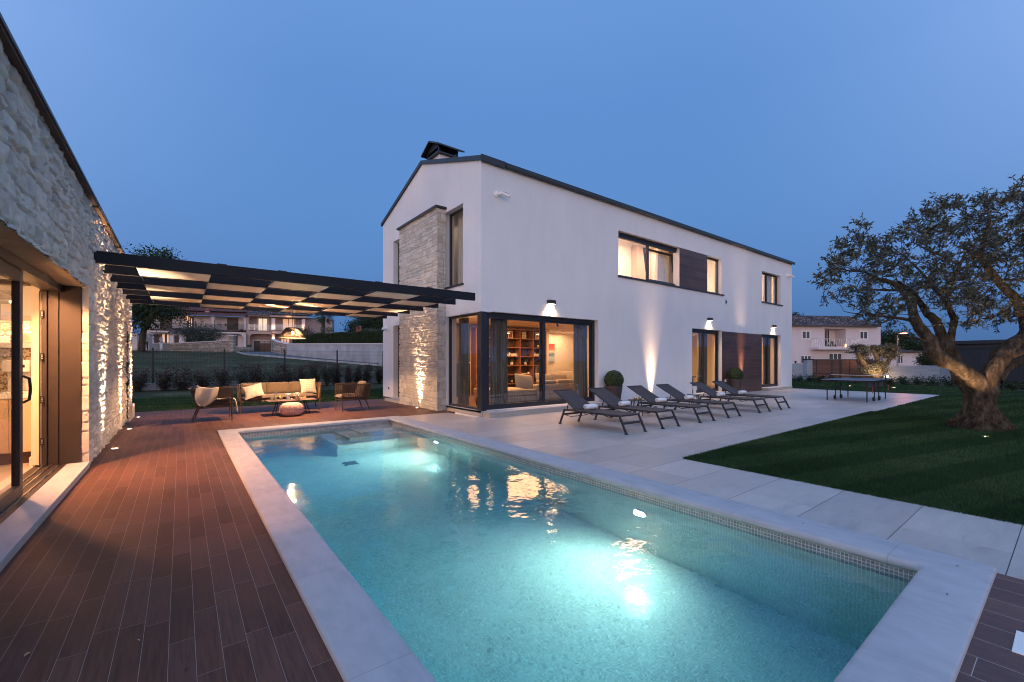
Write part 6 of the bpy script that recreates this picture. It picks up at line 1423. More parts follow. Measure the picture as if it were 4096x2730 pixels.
room_light((9.3, 12.2, 2.85), 260, 3.6, 2.2, (1.0, 0.52, 0.22)); room_light((14.9, 15.6, 2.85), 60, 1.8, 0.8, (1.0, 0.66, 0.36)); room_light((14.0, 12.6, 2.85), 120, 2.4, 2.4, (1.0, 0.56, 0.26))
# dining side behind the middle door
mb = MB(); mb.box(16.66, 22.9, 13.3, 13.4, 0.145, 2.895); hb(mb, 'interior_wall', plain('sand_wall', (0.68, 0.50, 0.28), 0.8, 0.03, 2))
mb = MB(); mb.box(22.9, 23.0, YH + .36, 13.4, 0.145, 2.895); hb(mb, 'interior_wall', M['plaster'])
for k in range(5):
    mb = MB(); y = 10.6 + k * 0.55; mb.box(16.7, 19.5, y, y + 0.12, 2.70, 2.89); hb(mb, 'ceiling_beam', M['white'])
room_light((18.2, 11.4, 2.68), 210, 2.0, 1.6, (1.0, 0.64, 0.32)); room_light((24.4, 12.0, 2.85), 120, 1.6, 1.6, (1.0, 0.58, 0.30))
small_plant((17.35, 10.5, 0.75), 'flowering plant on a table behind the middle terrace door', 1.6, False, 12); dt = thing('dining_table', 'dark dining table behind the middle terrace door', 'table', (17.5, 10.9, 0.145)); MB().box(-0.6, 0.8, -0.5, 0.6, 0.62, 0.66).build('table_top', M['darkwood'], dt)
for sx in (-.5, .7):
    for sy in (-.4, .5): MB().box(sx - .03, sx + .03, sy - .03, sy + .03, 0, .62).build('leg', M['darkwood'], dt)
# upstairs rooms
mb = MB(); mb.box(11.3, 11.4, YH + .36, 12.7, 3.26, 7.2); mb.box(11.4, 22.0, 12.6, 12.7, 3.26, 7.85); mb.box(22.0, 22.1, YH + .36, 12.6, 3.26, 7.2); mb.box(26.4, 26.5, YH + .36, 12.6, 3.26, 6.9); mb.box(22.1, 26.4, 12.0, 12.1, 3.26, 7.2)
mb.box(7.9, 8.0, YH + .36, 16.2, 3.26, 6.8)
hb(mb, 'interior_wall', M['white'])
mb = MB(); mb.prism([(11.4, YH + .36, 6.80), (11.4, 12.6, 7.78), (11.4, 12.6, 7.82), (11.4, YH + .36, 6.84)], (14.9, 0, 0)); hb(mb, 'sloping_ceiling', M['white'])
wd = thing('wardrobe', 'beige full-height wardrobe in the lit upstairs room', 'wardrobe', (16.6, 12.28, 3.26)); MB().box(0, 2.05, 0, 0.3, 0, 3.55).build('carcass', plain('beige_lacquer', (0.55, 0.42, 0.34), 0.5, 0.02), wd); MB().box(1.02, 1.03, -0.004, 0, 0.02, 3.5).build('door_gap', M['bronze'], wd)
hd = thing('headboard', 'grey bed headboard at the lower left of the upstairs window', 'headboard', (12.3, 10.3, 3.26)); MB().box(0, 0.35, 0, 1.2, 0, 1.75).build('board', M['greyshirt'], hd, bevel=0.02)
room_light((14.5, 11.3, 6.75), 260, 3.5, 1.2, (1.0, 0.64, 0.44)); room_light((18.9, 11.3, 6.75), 200, 1.6, 1.2, (1.0, 0.68, 0.42)); room_light((24.3, 11.2, 6.6), 110, 1.6, 1.0, (1.0, 0.62, 0.38)); room_light((7.4, 13.5, 6.4), 8, 0.6, 3, (1.0, 0.7, 0.5))
# ================================================================== VEGETATION
def bark_mat():
    m, nt, b, N, L = mat_new('olive_bark'); t = noise_of(N, L, 7, 7, 0.7, stretch=(1.6, 1.6, 0.7)); t2 = noise_of(N, L, 34, 5, 0.7, stretch=(1.5, 1.5, 0.6))
    r = ramp(N, L, t.outputs[0], [(0.30, (0.022, 0.016, 0.011)), (0.5, (0.070, 0.054, 0.038)), (0.70, (0.17, 0.14, 0.105))]); L.new(r.outputs[0], b.inputs['Base Color']); setp(b, rough=0.95, spec=0.15)
    s = math_node(N, L, 'ADD', t.outputs[0], math_node(N, L, 'MULTIPLY', t2.outputs[0], 0.6)); bump(N, L, b, s, 1.0, 0.05); return m
M['bark'] = bark_mat()
M['olive_leaf'] = attr_mat('olive_leaves', [(0, (0.022, 0.026, 0.015)), (0.5, (0.062, 0.067, 0.042)), (0.78, (0.12, 0.125, 0.085)), (1, (0.25, 0.245, 0.19))], 0.55, 0.15, 2, trans=0.15, spec=0.4)
M['green_leaf'] = attr_mat('dark_green_leaves', [(0, (0.012, 0.024, 0.010)), (0.6, (0.030, 0.055, 0.020)), (1, (0.065, 0.095, 0.035))], 0.6, 0.2, 2, trans=0.1, spec=0.3)
M['red_leaf'] = attr_mat('photinia_leaves', [(0, (0.014, 0.018, 0.010)), (0.5, (0.032, 0.032, 0.018)), (0.62, (0.075, 0.020, 0.020)), (1, (0.12, 0.032, 0.036))], 0.5, 0.2, 2, trans=0.1, spec=0.4)
def tube_np(paths, n=8, disp=0.0, seed=0):
    """many tapered branches as one numpy mesh; paths = list of (points list, radii list)"""
    V = []; Fq = []; base = 0; rg = np.random.default_rng(seed)
    for pts, rad in paths:
        pts = np.array([tuple(p) for p in pts], float); m = len(pts)
        k = n if rad[0] > 0.03 else (6 if rad[0] > 0.012 else 4)
        d = np.gradient(pts, axis=0); d /= np.linalg.norm(d, axis=1)[:, None] + 1e-9
        ref = np.array([0.31, 0.17, 0.93]) if abs(d[0][2]) < .8 else np.array([0.9, 0.2, 0.1])
        a = np.cross(d, ref); a /= np.linalg.norm(a, axis=1)[:, None] + 1e-9; b = np.cross(d, a)
        t = np.arange(k) * 2 * PI / k
        R = np.array(rad)[:, None]
        if disp and rad[0] > 0.04:
            q = np.arange(m)[:, None] * 0.45
            R = R * (1 + disp * (fbm(np.cos(t)[None] * 1.6 + q * .5 + base, np.sin(t)[None] * 1.6 + q * .35, seed, 3) - .45) * 2)
        else: R = R * np.ones((1, k))
        ring = pts[:, None] + (a[:, None] * np.cos(t)[None, :, None] + b[:, None] * np.sin(t)[None, :, None]) * R[..., None]
        V.append(ring.reshape(-1, 3)); i = np.arange(m - 1)[:, None] * k; j = np.arange(k)[None]; j2 = (j + 1) % k
        Fq.append(np.stack([i + j, i + j2, i + k + j2, i + k + j], -1).reshape(-1, 4) + base); base += m * k
    return np.concatenate(V), np.concatenate(Fq)
def smooth_path(pts, rad, per=6):
    """Catmull-Rom through the points"""
    P = [Vector(p) for p in pts]; P = [P[0] * 2 - P[1]] + P + [P[-1] * 2 - P[-2]]; out = []; rr = []
    for i in range(1, len(P) - 2):
        for k in range(per):
            t = k / per; a, b, c, d = P[i - 1], P[i], P[i + 1], P[i + 2]
            out.append(0.5 * ((2 * b) + (c - a) * t + (2 * a - 5 * b + 4 * c - d) * t * t + (-a + 3 * b - 3 * c + d) * t ** 3)); rr.append(rad[i - 1] + (rad[i] - rad[i - 1]) * t)
    out.append(P[-2]); rr.append(rad[-1]); return out, rr

# ---- the old olive tree on the right
OD = 9.35
T6 = lambda x, y, dd=0.0: at(3100 + x / 2.362, 1200 + y / 2.362, OD + dd)
T7 = lambda x, y, dd=0.0: at(3180 + x / 2.3406, 730 + y / 2.3406, OD + dd)
base = on_ground(3940, 1716)
limbs = []
def limb(pts, rad, per=6):
    p, r = smooth_path(pts, rad, per); limbs.append((p, r)); return p
fork = T6(1960, 850)
limb([T6(1985, 900), T6(1940, 810), T6(1840, 715, -.05), T6(1700, 620, -.1), T6(1575, 570, -.12), T6(1500, 490, -.12), T6(1455, 370, -.1), T6(1380, 280, -.05), T6(1320, 180), T7(1100, 1180, .05), T7(1080, 1100, .1), T7(1000, 1010, .1), T7(900, 940, .2), T7(760, 900, .3), T7(640, 830, .3)],
     [.17, .155, .14, .13, .135, .14, .12, .10, .088, .080, .072, .060, .048, .036, .02])
limb([T6(1900, 900, .15), T6(1790, 740, .25), T6(1700, 600, .35), T6(1640, 470, .4), T6(1590, 360, .45), T6(1540, 240, .5), T6(1470, 150, .55), T7(1240, 1240, .6), T7(1180, 1140, .6), T7(1100, 1030, .6), T7(960, 930, .7)],
     [.19, .17, .15, .145, .10, .085, .075, .06, .055, .045, .03])
limb([T6(1640, 470, .4), T6(1655, 400, .4), T6(1675, 300, .45), T6(1690, 190, .45), T7(1475, 1250, .45), T7(1425, 1120, .4), T7(1450, 1010, .35), T7(1490, 900, .3), T7(1540, 780, .2), T7(1600, 650, .1)],
     [.085, .075, .066, .06, .055, .048, .042, .036, .028, .02])
limb([T6(2010, 900), T6(2020, 780, -.05), T6(2040, 690, -.05), T6(2080, 610, -.05), T6(2130, 540, -.05), T6(2200, 460, -.05), T6(2300, 380), T6(2380, 300), T6(2370, 190, .1), T6(2340, 80, .1), T7(2105, 1240, .1), T7(2090, 1120, .1), T7(2050, 1070, .1), T7(1950, 980, .1), T7(1850, 860, .1), T7(1740, 710, .05), T7(1610, 630), T7(1550, 560)],
     [.18, .155, .145, .14, .145, .12, .11, .105, .10, .095, .09, .085, .075, .07, .062, .055, .045, .03])
limb([T7(1740, 710, .05), T7(1750, 600), T7(1790, 470, -.1), T7(1815, 330, -.15), T7(1800, 240, -.2)], [.05, .042, .034, .024, .015])
limb([T6(2140, 540, -.05), T6(2250, 510, -.1), T6(2352, 480, -.1), T6(2520, 420, -.15), T6(2700, 300, -.2), T6(2850, 120, -.2), T6(2950, -100, -.2)], [.10, .085, .075, .07, .06, .05, .035])
limb([T6(2080, 760, .3), T6(2180, 650, .4), T6(2300, 580, .5), T6(2450, 500, .6), T6(2650, 400, .7), T6(2850, 200, .8)], [.12, .105, .095, .08, .065, .04])
limb([T7(2100, 1180, .1), T7(2200, 1050, .2), T7(2330, 900, .2), T7(2480, 700, .2), T7(2600, 500, .1)], [.07, .06, .05, .04, .025])
limb([T6(1310, 200), T6(1200, 178, -.1), T6(1080, 165, -.2), T6(960, 150, -.25), T6(900, 190, -.3), T6(840, 190, -.35)], [.038, .032, .028, .024, .016, .010], 4)
limb([T6(960, 150, -.25), T6(850, 115, -.3), T6(760, 130, -.3), T6(650, 110, -.3)], [.018, .014, .010, .006], 4)
limb([T6(1080, 170, -.2), T6(1040, 210, -.3), T6(960, 215, -.4), T6(860, 200, -.5)], [.018, .015, .010, .006], 4)
limb([T6(1455, 410, -.1), T6(1340, 365, -.2), T6(1230, 345, -.3), T6(1120, 320, -.4)], [.032, .026, .018, .010], 4)
limb([T7(1000, 1010, .1), T7(850, 1010, -.1), T7(720, 1005, -.3), T7(560, 1020, -.5), T7(420, 1060, -.6)], [.03, .024, .018, .012, .006], 4)
limb([T7(640, 830, .3), T7(520, 830, .1), T7(400, 800, 0), T7(330, 740, 0)], [.022, .016, .011, .006], 4)
limb([T7(1540, 780, .2), T7(1400, 700, -.2), T7(1250, 640, -.5), T7(1100, 560, -.6)], [.03, .024, .017, .010], 4)
limb([T7(1425, 1120, .4), T7(1300, 1000, .7), T7(1200, 860, .9), T7(1050, 720, 1.0), T7(900, 600, 1.0)], [.04, .032, .025, .018, .010], 4)
olive = thing('olive_tree', 'large old olive tree with a gnarled forked trunk on the lawn', 'tree', base)
olive['label'] = 'large old olive tree with a gnarled, lit trunk on the lawn at the right'
def op(o, t=olive): o.parent = t; o.matrix_parent_inverse = Matrix.Translation(-Vector(t.location)); return o
# trunk: flared, fluted, knotty bole
nu, nv = 150, 90
def bole():
    vs = np.zeros((nv + 1, nu, 3)); b0 = np.array(tuple(base)); top = np.array(tuple(T6(1950, 850, .08))); 
    mid = np.array(tuple(T6(1930, 1010, .03)))
    for j in range(nv + 1):
        v = j / nv; c = b0 * (1 - v) ** 2 + 2 * v * (1 - v) * mid * 1.0 + top * v * v
        if v < .5: pass
        r = float(np.interp(v, [0, .1, .22, .32, .44, .60, 1.0], [.47, .44, .38, .32, .27, .245, .235]))
        z = b0[2] + (top[2] - b0[2]) * v
        for i in range(nu):
            th = 2 * PI * i / nu
            fl = 0.5 * math.sin(th * 5 + v * 2.2) + 0.35 * math.sin(th * 8 - v * 3 + 1) + 0.25 * math.sin(th * 3 + 2)
            nn = fbm(np.array(math.cos(th) * 2.2 + 5), np.array(math.sin(th) * 2.2 + v * 4.5), 77, 4) - .5
            n2 = fbm(np.array(math.cos(th) * 7 + 5), np.array(math.sin(th) * 7 + v * 14), 78, 3) - .5
            rr = r * (1 + 0.20 * fl * (1.0 - 0.4 * v) + 0.75 * nn * (1.25 - v) + 0.30 * n2 * (1.2 - v))
            wide = 1.0 + 0.18 * (1 - v)
            ox = rr * math.cos(th) * wide; oy = rr * math.sin(th) * 0.9
            # th measured in camera-right / away axes
            vs[j, i] = (c[0] + ox * cA + oy * sA, c[1] - ox * sA + oy * cA, z - 0.03 * (1 - v))
    V = vs.reshape(-1, 3); i = np.arange(nv)[:, None] * nu; j = np.arange(nu)[None]; j2 = (j + 1) % nu
    return V, np.stack([i + j, i + j2, i + nu + j2, i + nu + j], -1).reshape(-1, 4)
V, Fq = bole(); op(np_mesh('trunk', V, Fq, M['bark'], smooth=True))
V, Fq = tube_np([(p, r) for p, r in limbs], 16, 0.30, 5); op(np_mesh('limbs', V, Fq, M['bark'], smooth=True))
# crown: targets inside an outline, each joined to the nearest wood
CROWN = [(1868, 648), (1893, 612), (1925, 570), (1960, 540), (1985, 503), (2015, 500), (2045, 520), (2085, 508), (2125, 475), (2180, 462), (2235, 458), (2290, 450), (2350, 425), (2430, 405), (2530, 430), (2620, 500), (2660, 600), (2640, 700), (2560, 760), (2450, 790), (2350, 765), (2280, 735), (2200, 765), (2120, 735), (2050, 752), (1990, 735), (1960, 700), (1905, 690)]
def in_poly(x, y, poly):
    c = False; n = len(poly)
    for i in range(n):
        (x1_, y1_), (x2_, y2_) = poly[i], poly[i - 1]
        if (y1_ > y) != (y2_ > y) and x < (x2_ - x1_) * (y - y1_) / (y2_ - y1_) + x1_: c = not c
    return c
def grow(limbs, targets, g, r_min=0.004, step=0.16, droop=0.0):
    nodes = []; nr = []
    for p, r in limbs:
        for a, b in zip(p, r):
            if b < 0.11: nodes.append(tuple(a)); nr.append(b)
    nodes = np.array(nodes); nr = np.array(nr); br = []; tips = []
    order = np.argsort([np.min(np.linalg.norm(nodes - np.array(t), axis=1)) for t in targets])
    for k in order:
        t = np.array(targets[k]); d = np.linalg.norm(nodes - t, axis=1); i = int(np.argmin(d + nr * 0.5)); L_ = d[i]
        if L_ < 0.05: continue
        n = max(3, int(L_ / step) + 1); s = nodes[i]; pts = []
        side = g.normal(size=3) * 0.12 * L_; up = np.array([0, 0, 0.10 * L_ - droop])
        for q in range(n + 1):
            u = q / n; pts.append(s + (t - s) * u + (side + up) * math.sin(PI * u) * 0.9 + (g.normal(size=3) * 0.018 if 0 < q < n else 0))
        r0 = min(nr[i] * 0.7, 0.008 + 0.012 * L_); rad = [r0 + (r_min - r0) * (q / n) for q in range(n + 1)]
        br.append((pts, rad)); nodes = np.concatenate([nodes, np.array(pts[1:])]); nr = np.concatenate([nr, np.array(rad[1:])])
        tips.append((pts[-1], pts[-1] - pts[-2])); 
        if n > 4: tips.append((pts[n // 2 + 1], pts[n // 2 + 1] - pts[n // 2]))
    return br, tips
g = np.random.default_rng(21); T = []
while len(T) < 820:
    x, y = g.uniform(1860, 2665), g.uniform(400, 800)
    if not in_poly(x, y, CROWN): continue
    low = max(0, (y - 640) / 130)
    if g.uniform() < low * 0.55: continue
    if fbm(np.array(x / 55.0), np.array(y / 45.0), 5, 3) < g.uniform(0.25, 0.52): continue
    T.append(tuple(at(x * 1.7408, y * 1.7408, OD + g.normal(0.1, 0.85))))
br, tips = grow(limbs, T, g)
def leafy(tips, g, per_twig=12, twigs=4, tl=(0.12, 0.30), ls=0.088, asp=0.34):
    P = []; A = []; tw = []
    for p, d in tips:
        d = np.array(d) / (np.linalg.norm(d) + 1e-9); p = np.array(p)
        for k in range(twigs):
            q = d * 0.8 + g.normal(size=3) * 0.62 + np.array([0, 0, 0.15]); q /= np.linalg.norm(q); L_ = g.uniform(*tl); tw.append(([p, p + q * L_ * .5 + g.normal(size=3) * .01, p + q * L_], [0.0035, 0.0028, 0.0015]))
            for m_ in range(per_twig):
                u = (m_ + .5) / per_twig; c = p + q * L_ * (0.15 + 0.9 * u); a = q * 0.75 + g.normal(size=3) * 0.75; a /= np.linalg.norm(a); P.append(c); A.append(a)
    P = np.array(P); A = np.array(A); n = len(P); s = (ls * g.uniform(.6, 1.2, n))[:, None]
    r = g.normal(size=(n, 3)); B = np.cross(A, r); B /= np.linalg.norm(B, axis=1)[:, None]
    V = np.stack([P, P + A * s * .45 + B * s * asp * .5, P + A * s, P + A * s * .45 - B * s * asp * .5], 1).reshape(-1, 3)
    return V, np.arange(4 * n).reshape(-1, 4), tw, n
V, Fq, tw, n = leafy(tips, g)
print('olive leaves', n, 'tips', len(tips))
op(np_mesh('leaves', V, Fq, M['olive_leaf'], tint=np.repeat(np.clip(g.normal(.42, .25, n), 0, 1), 4)))
V, Fq = tube_np(br + tw, 6); op(np_mesh('branches', V, Fq, M['bark'], smooth=True))
uplight((12.62, 1.12, -0.005), 'spotlight sunk in the lawn in front of the big olive tree', 430, 66, (0.36, 0.0, 1), (1.0, 0.60, 0.34))
uplight((14.15, 1.05, 0.0), 'added spotlight in the lawn, unseen behind the olive trunk, warming the crown', 1100, 95, (-0.30, 0.25, 1), (1.0, 0.60, 0.34))  # unseen lamp added behind the bole to light the inner crown

# ---- generic trees
def crown_points(g, n, blobs):
    P = []; w = np.array([b[3] * b[4] * b[5] for b in blobs]); w = w / w.sum()
    ks = g.choice(len(blobs), n, p=w)
    for k in ks:
        cx_, cy_, cz_, rx, ry, rz_ = blobs[k]; d = g.normal(size=3); d /= np.linalg.norm(d); r = g.uniform(0.35, 1.0) ** 0.45 * (0.8 + .4 * g.uniform())
        P.append((cx_ + d[0] * rx * r, cy_ + d[1] * ry * r, cz_ + d[2] * rz_ * r))
    return np.array(P)
def leaf_tree(name, label, loc, blobs, trunk_r, n, size, mat, seed, group=None, trunks=None, clump=60, csz=0.32, cat='tree'):
    """blobs and trunks in local metres"""
    g = np.random.default_rng(seed); t = thing(name, label, cat, loc, 0, group)
    C_ = crown_points(g, max(12, n // clump), blobs); k = g.integers(0, len(C_), n)
    P = C_[k] + g.normal(size=(n, 3)) * csz * np.array([1, 1, 0.7]); N_ = g.normal(size=(n, 3)); N_ /= np.linalg.norm(N_, axis=1)[:, None]
    V, Fq = leaf_cloud(P, N_, size, g, 0.6); tn = np.clip(g.normal(.45, .22, n) + (g.uniform(-.25, .25, len(C_)))[k], 0, 1)
    np_mesh('crown', V, Fq, M[mat], t, tint=np.repeat(tn, 4))
    mb = MB(); c = np.mean(np.array([b[:3] for b in blobs]), axis=0)
    tr = trunks or [[(0, 0, -0.1), (c[0] * .3, c[1] * .3, c[2] * .45), (c[0], c[1], c[2])]]
    for q in tr:
        p, r = smooth_path(q, [trunk_r * (1 - .6 * i / (len(q) - 1)) for i in range(len(q))], 4); mb.tube(p, r, 9)
    for b in blobs: mb.tube([Vector(tr[0][-1]) * .6, Vector(b[:3]) * .9, Vector(b[:3]) + Vector((0, 0, b[5] * .6))], [trunk_r * .4, trunk_r * .25, trunk_r * .08], 6)
    mb.build('trunk', M['bark'], t, smooth=True); return t
# ================================================================== BACK GARDEN: kerb wall, wire fence, photinia shrubs
kb = thing('garden_wall', 'low rendered kerb wall under the wire fence behind the terrace lawn', 'wall', (-8, 24.0, 0.1))
MB().box(0, 34, -0.10, 0.10, -0.1, 0.40).build('wall', M['concrete'], kb); MB().box(0, 34, -0.11, 0.11, 0.401, 0.42).build('coping', M['concrete'], kb)
fn = thing('wire_fence', 'dark welded wire fence on the low wall behind the terrace lawn', 'fence', (-8, 24.0, 0.5))
xp = [-0.94 - 2.51 * 2, -0.94 - 2.51, -0.94, 1.60, 4.11, 6.62, 9.13, 11.64]
for x in xp: MB().box(x + 8 - 0.028, x + 8 + 0.028, -0.028, 0.028, 0.02, 1.55).build('post', M['black'], fn)
wm = plain('wire_black', (0.014, 0.014, 0.015), 0.6)
for a, b_ in zip(xp, xp[1:]):
    mb = MB(); n = 48
    for i in range(n + 1):
        x = a + 8 + (b_ - a) * i / n; mb.box(x - 0.0028, x + 0.0028, -0.003, 0.003, 0.04, 1.50)
    for j in range(8):
        z = 0.05 + 1.44 * j / 7; mb.box(a + 8, b_ + 8, -0.007, -0.001, z - 0.003, z + 0.003)
    mb.build('mesh_panel', wm, fn)
def shrub(label, loc, h, w, seed, mat='red_leaf', group=None, n=1500, size=0.055, name='shrub', stems=5, cat='shrub'):
    g = np.random.default_rng(seed); t = thing(name, label, cat, loc, 0, group); P = []; N_ = []; mb = MB(); 
    for k in range(stems * 3):
        a = g.uniform(0, 6.28); r = g.uniform(0.1, 1) * w * .62; top = np.array([r * math.cos(a), r * math.sin(a), h * g.uniform(.42, 1.08)]); b0 = np.array([0.1 * r * math.cos(a), .1 * r * math.sin(a), 0]); mid = b0 * .5 + top * .5 + g.normal(size=3) * .03
        mb.tube([b0, mid, top], [0.010, 0.007, 0.003], 5)
        for m_ in range(max(4, n // (stems * 3))):
            u = g.uniform(0.22, 1.08) ** 0.75; p = b0 + (top - b0) * u + g.normal(size=3) * np.array([.055, .055, .04]) * (1 + w * .6); P.append(p) if g.uniform() < 0.35 + 0.65 * (math.sin(7 * u + k * 2.1) > -.3) else None
    P = np.array(P); m_ = len(P); N_ = g.normal(size=(m_, 3)); N_ /= np.linalg.norm(N_, axis=1)[:, None]; V, Fq = leaf_cloud(P, N_, size, g, 0.45)
    red = np.clip(g.normal(.40, .2, m_) + 0.30 * (P[:, 2] / h) ** 2 - .05, 0, 1) if mat == 'red_leaf' else np.clip(g.normal(.45, .2, m_), 0, 1)
    np_mesh('leaves', V, Fq, M[mat], t, tint=np.repeat(red, 4)); mb.build('stems', M['bark'], t); return t
GS = 'photinia shrubs planted in front of the wire fence'
sx_ = [(-1.9, .9, .5), (-1.45, 1.15, .7), (-0.55, 1.05, .6), (0.05, 1.05, .75), (0.75, 0.95, .8), (1.55, 1.0, .8), (2.30, 1.15, .85), (2.95, 1.1, .8), (3.55, 1.05, .75), (4.2, 1.1, .7), (4.75, 1.05, .6), (5.45, 1.2, .5), (5.95, 1.2, .65), (6.5, 1.1, .5), (7.05, 1.1, .38), (7.62, 1.1, .42), (8.05, 1.05, .48), (8.75, 1.1, .42), (9.3, 1.1, .5)]
for i, (x, h, w) in enumerate(sx_):
    num = ['first', 'second', 'third', 'fourth', 'fifth', 'sixth', 'seventh', 'eighth', 'ninth', 'tenth', 'eleventh', 'twelfth', 'thirteenth', 'fourteenth', 'fifteenth', 'sixteenth', 'seventeenth', 'eighteenth', 'nineteenth'][i]
    shrub('reddish photinia shrub along the wire fence, %s from the stone annexe' % num, (x, 23.55 + 0.1 * math.sin(i * 3), hz(0, 23.6)), h, w, 50 + i, group=GS, n=1700, size=0.075)
shrub('thin bare sapling standing just beyond the wire fence', (2.85, 24.9, 0.45), 1.55, 0.9, 99, n=50, stems=4, name='sapling', cat='sapling')

# ================================================================== FAR HOUSES ON THE SLOPE (left background)
def frame_of(pxa, Da, pxb, Db):
    A = at(pxa, HY, Da); B = at(pxb, HY, Db); A.z = B.z = 0; e = (B - A).normalized(); n = Vector((-e.y, e.x, 0)); return A, e, n, math.atan2(e.y, e.x)
FA, FE, FN_, FRZ = frame_of(598, 75.0, 979, 79.6)
def loc_of(px, py, w, A, e, n):              # local (u, z) of a photo pixel on the plane w metres behind the facade
    d = ray(px, py); o = A + n * w; den = d.x * (-e.y) + e.x * d.y
    t = (o.x * (-e.y) + e.x * o.y) / den; p = Vector((d.x * t, d.y * t, EYE + d.z * t)); q = p - A
    return q.dot(e), p.z
def LB(mb, x0, x1, y0, y1, w0, w1, fr=None):   # box from pixel rectangle on plane w0, pushed back to w1
    A, e, n = fr or (FA, FE, FN_); u0, z1 = loc_of(x0, y0, w0, A, e, n); u1, z0 = loc_of(x1, y1, w0, A, e, n); mb.box(u0, u1, w0, w1, z0, z1); return u0, u1, z0, z1
r1 = lambda x, y: (520 + x / 5.115, 1210 + y / 5.115)
r2 = lambda x, y: (960 + x / 3.922, 1210 + y / 3.922)
def LBr(mb, rf, x0, x1, y0, y1, w0, w1, fr=None):
    a, b_ = rf(x0, y0), rf(x1, y1); return LB(mb, a[0], b_[0], a[1], b_[1], w0, w1, fr)
def rooftiles_mat(name, c1, c2, c3):
    m, nt, b, N, L = mat_new(name); tc = N.new('ShaderNodeTexCoord'); wv = N.new('ShaderNodeTexNoise'); wv.inputs['Scale'].default_value = 3.4; wv.inputs['Detail'].default_value = 2; L.new(tc.outputs['Object'], wv.inputs['Vector'])
    sp = N.new('ShaderNodeSeparateXYZ'); L.new(tc.outputs['Object'], sp.inputs[0]); s1 = math_node(N, L, 'SINE', math_node(N, L, 'MULTIPLY', sp.outputs['X'], 2 * PI / 0.28))
    r = ramp(N, L, wv.outputs[0], [(0.42, c1), (0.55, c2), (0.66, c3)]); k = ramp(N, L, s1, [(0.0, (0.35,) * 3), (0.6, (1.0,) * 3)])
    mx = N.new('ShaderNodeMix'); mx.data_type = 'RGBA'; mx.blend_type = 'MULTIPLY'; mx.inputs['Factor'].default_value = 1.0; L.new(r.outputs[0], mx.inputs['A']); L.new(k.outputs[0], mx.inputs['B']); L.new(mx.outputs['Result'], b.inputs['Base Color']); setp(b, rough=0.85); return m
M['tile_red'] = rooftiles_mat('red_roof_tiles', (0.13, 0.035, 0.030), (0.20, 0.06, 0.045), (0.30, 0.11, 0.08)); M['tile_mix'] = rooftiles_mat('weathered_roof_tiles', (0.045, 0.020, 0.020), (0.085, 0.045, 0.042), (0.38, 0.32, 0.30))
def tiled_roof(mb, u0, u1, w0, w1, z0, z1, step=0.28, rows=9):
    """corrugated barrel-tile slope rising from (w0,z0) to (w1,z1)"""
    n = int((u1 - u0) / step * 4)
    def f(u, v):
        x = u0 + (u1 - u0) * u; k = v * rows; fr_ = k - int(k)
        return (x, w0 + (w1 - w0) * v, z0 + (z1 - z0) * v + 0.055 * abs(math.sin(PI * (x - u0) / step)) + 0.05 * (1 - fr_) )
    mb.grid(f, n, rows * 3)
def rail(mb, u0, u1, w, z0, z1, n, t=0.02, balls=False):
    mb.box(u0, u1, w - t, w + t, z1 - .04, z1); mb.box(u0, u1, w - t, w + t, z0 + 0.05, z0 + .09)
    for i in range(n + 1): u = u0 + (u1 - u0) * i / n; mb.box(u - t * .7, u + t * .7, w - t * .7, w + t * .7, z0, z1)
hA = thing('house', 'long white two-storey house with arched balconies and a red tiled roof on the slope', 'house', (FA.x, FA.y, 0), FRZ)
W0 = 1.6
mb = MB(); LBr(mb, r1, 330, 2345, 245, 1010, W0, W0 + 6); mb.build('back_wall', M['stucco_far'], hA)
mb = MB(); LBr(mb, r1, 340, 2365, 575, 645, 0, W0); mb.build('balcony_slab', M['stucco_far'], hA)
mb = MB(); LBr(mb, r1, 340, 2365, 557, 575, -0.15, W0); mb.build('slab_edge', M['darkwood'], hA)
for x0_, x1_ in ((340, 375), (1665, 1720), (2335, 2370)):
    mb = MB(); LBr(mb, r1, x0_, x1_, 285, 560, 0, .35); LBr(mb, r1, x0_ if x0_ != 1665 else 1663, x1_ if x0_ != 1665 else 1664, 645, 1000, 0, .35); mb.build('pillar', M['stucco_far'], hA)
mb = MB(); LBr(mb, r1, 340, 2365, 255, 312, 0, .35)
# rounded arch corners
def corner_arc(mb, rf, x, y, dx, dy, w0=0.0, w1=.35, n=6):
    p0 = loc_of(*rf(x, y), w0, FA, FE, FN_); p1 = loc_of(*rf(x + dx, y + dy), w0, FA, FE, FN_); pts = [(p0[0], w0, p0[1])]
    for k in range(n + 1): a = PI / 2 * k / n; pts.append((p0[0] + (p1[0] - p0[0]) * (1 - math.sin(a)), w0, p0[1] + (p1[1] - p0[1]) * (1 - math.cos(a))))
    mb.prism(pts, (0, w1 - w0, 0))
for x, y, dx, dy in ((1720, 312, 70, 70), (2335, 312, -70, 70), (1663, 312, -60, 60), (380, 645, 90, 60), (2330, 645, -110, 130)): corner_arc(mb, r1, x, y, dx, dy)
mb.build('arcade', M['stucco_far'], hA)
mb = MB(); u0, u1, z0, z1 = *(loc_of(*r1(380, 555), -0.05, FA, FE, FN_)[0], loc_of(*r1(2335, 555), -0.05, FA, FE, FN_)[0]), loc_of(*r1(1500, 585), -0.05, FA, FE, FN_)[1], loc_of(*r1(1500, 440), -0.05, FA, FE, FN_)[1]
rail(mb, u0, u1, -0.05, z0, z1, 110, 0.018); mb.build('railing', M['black'], hA)
mb = MB(); ua = loc_of(*r1(200, 280), -0.6, FA, FE, FN_)[0]; ub, ze = loc_of(*r1(2400, 305), -0.6, FA, FE, FN_)
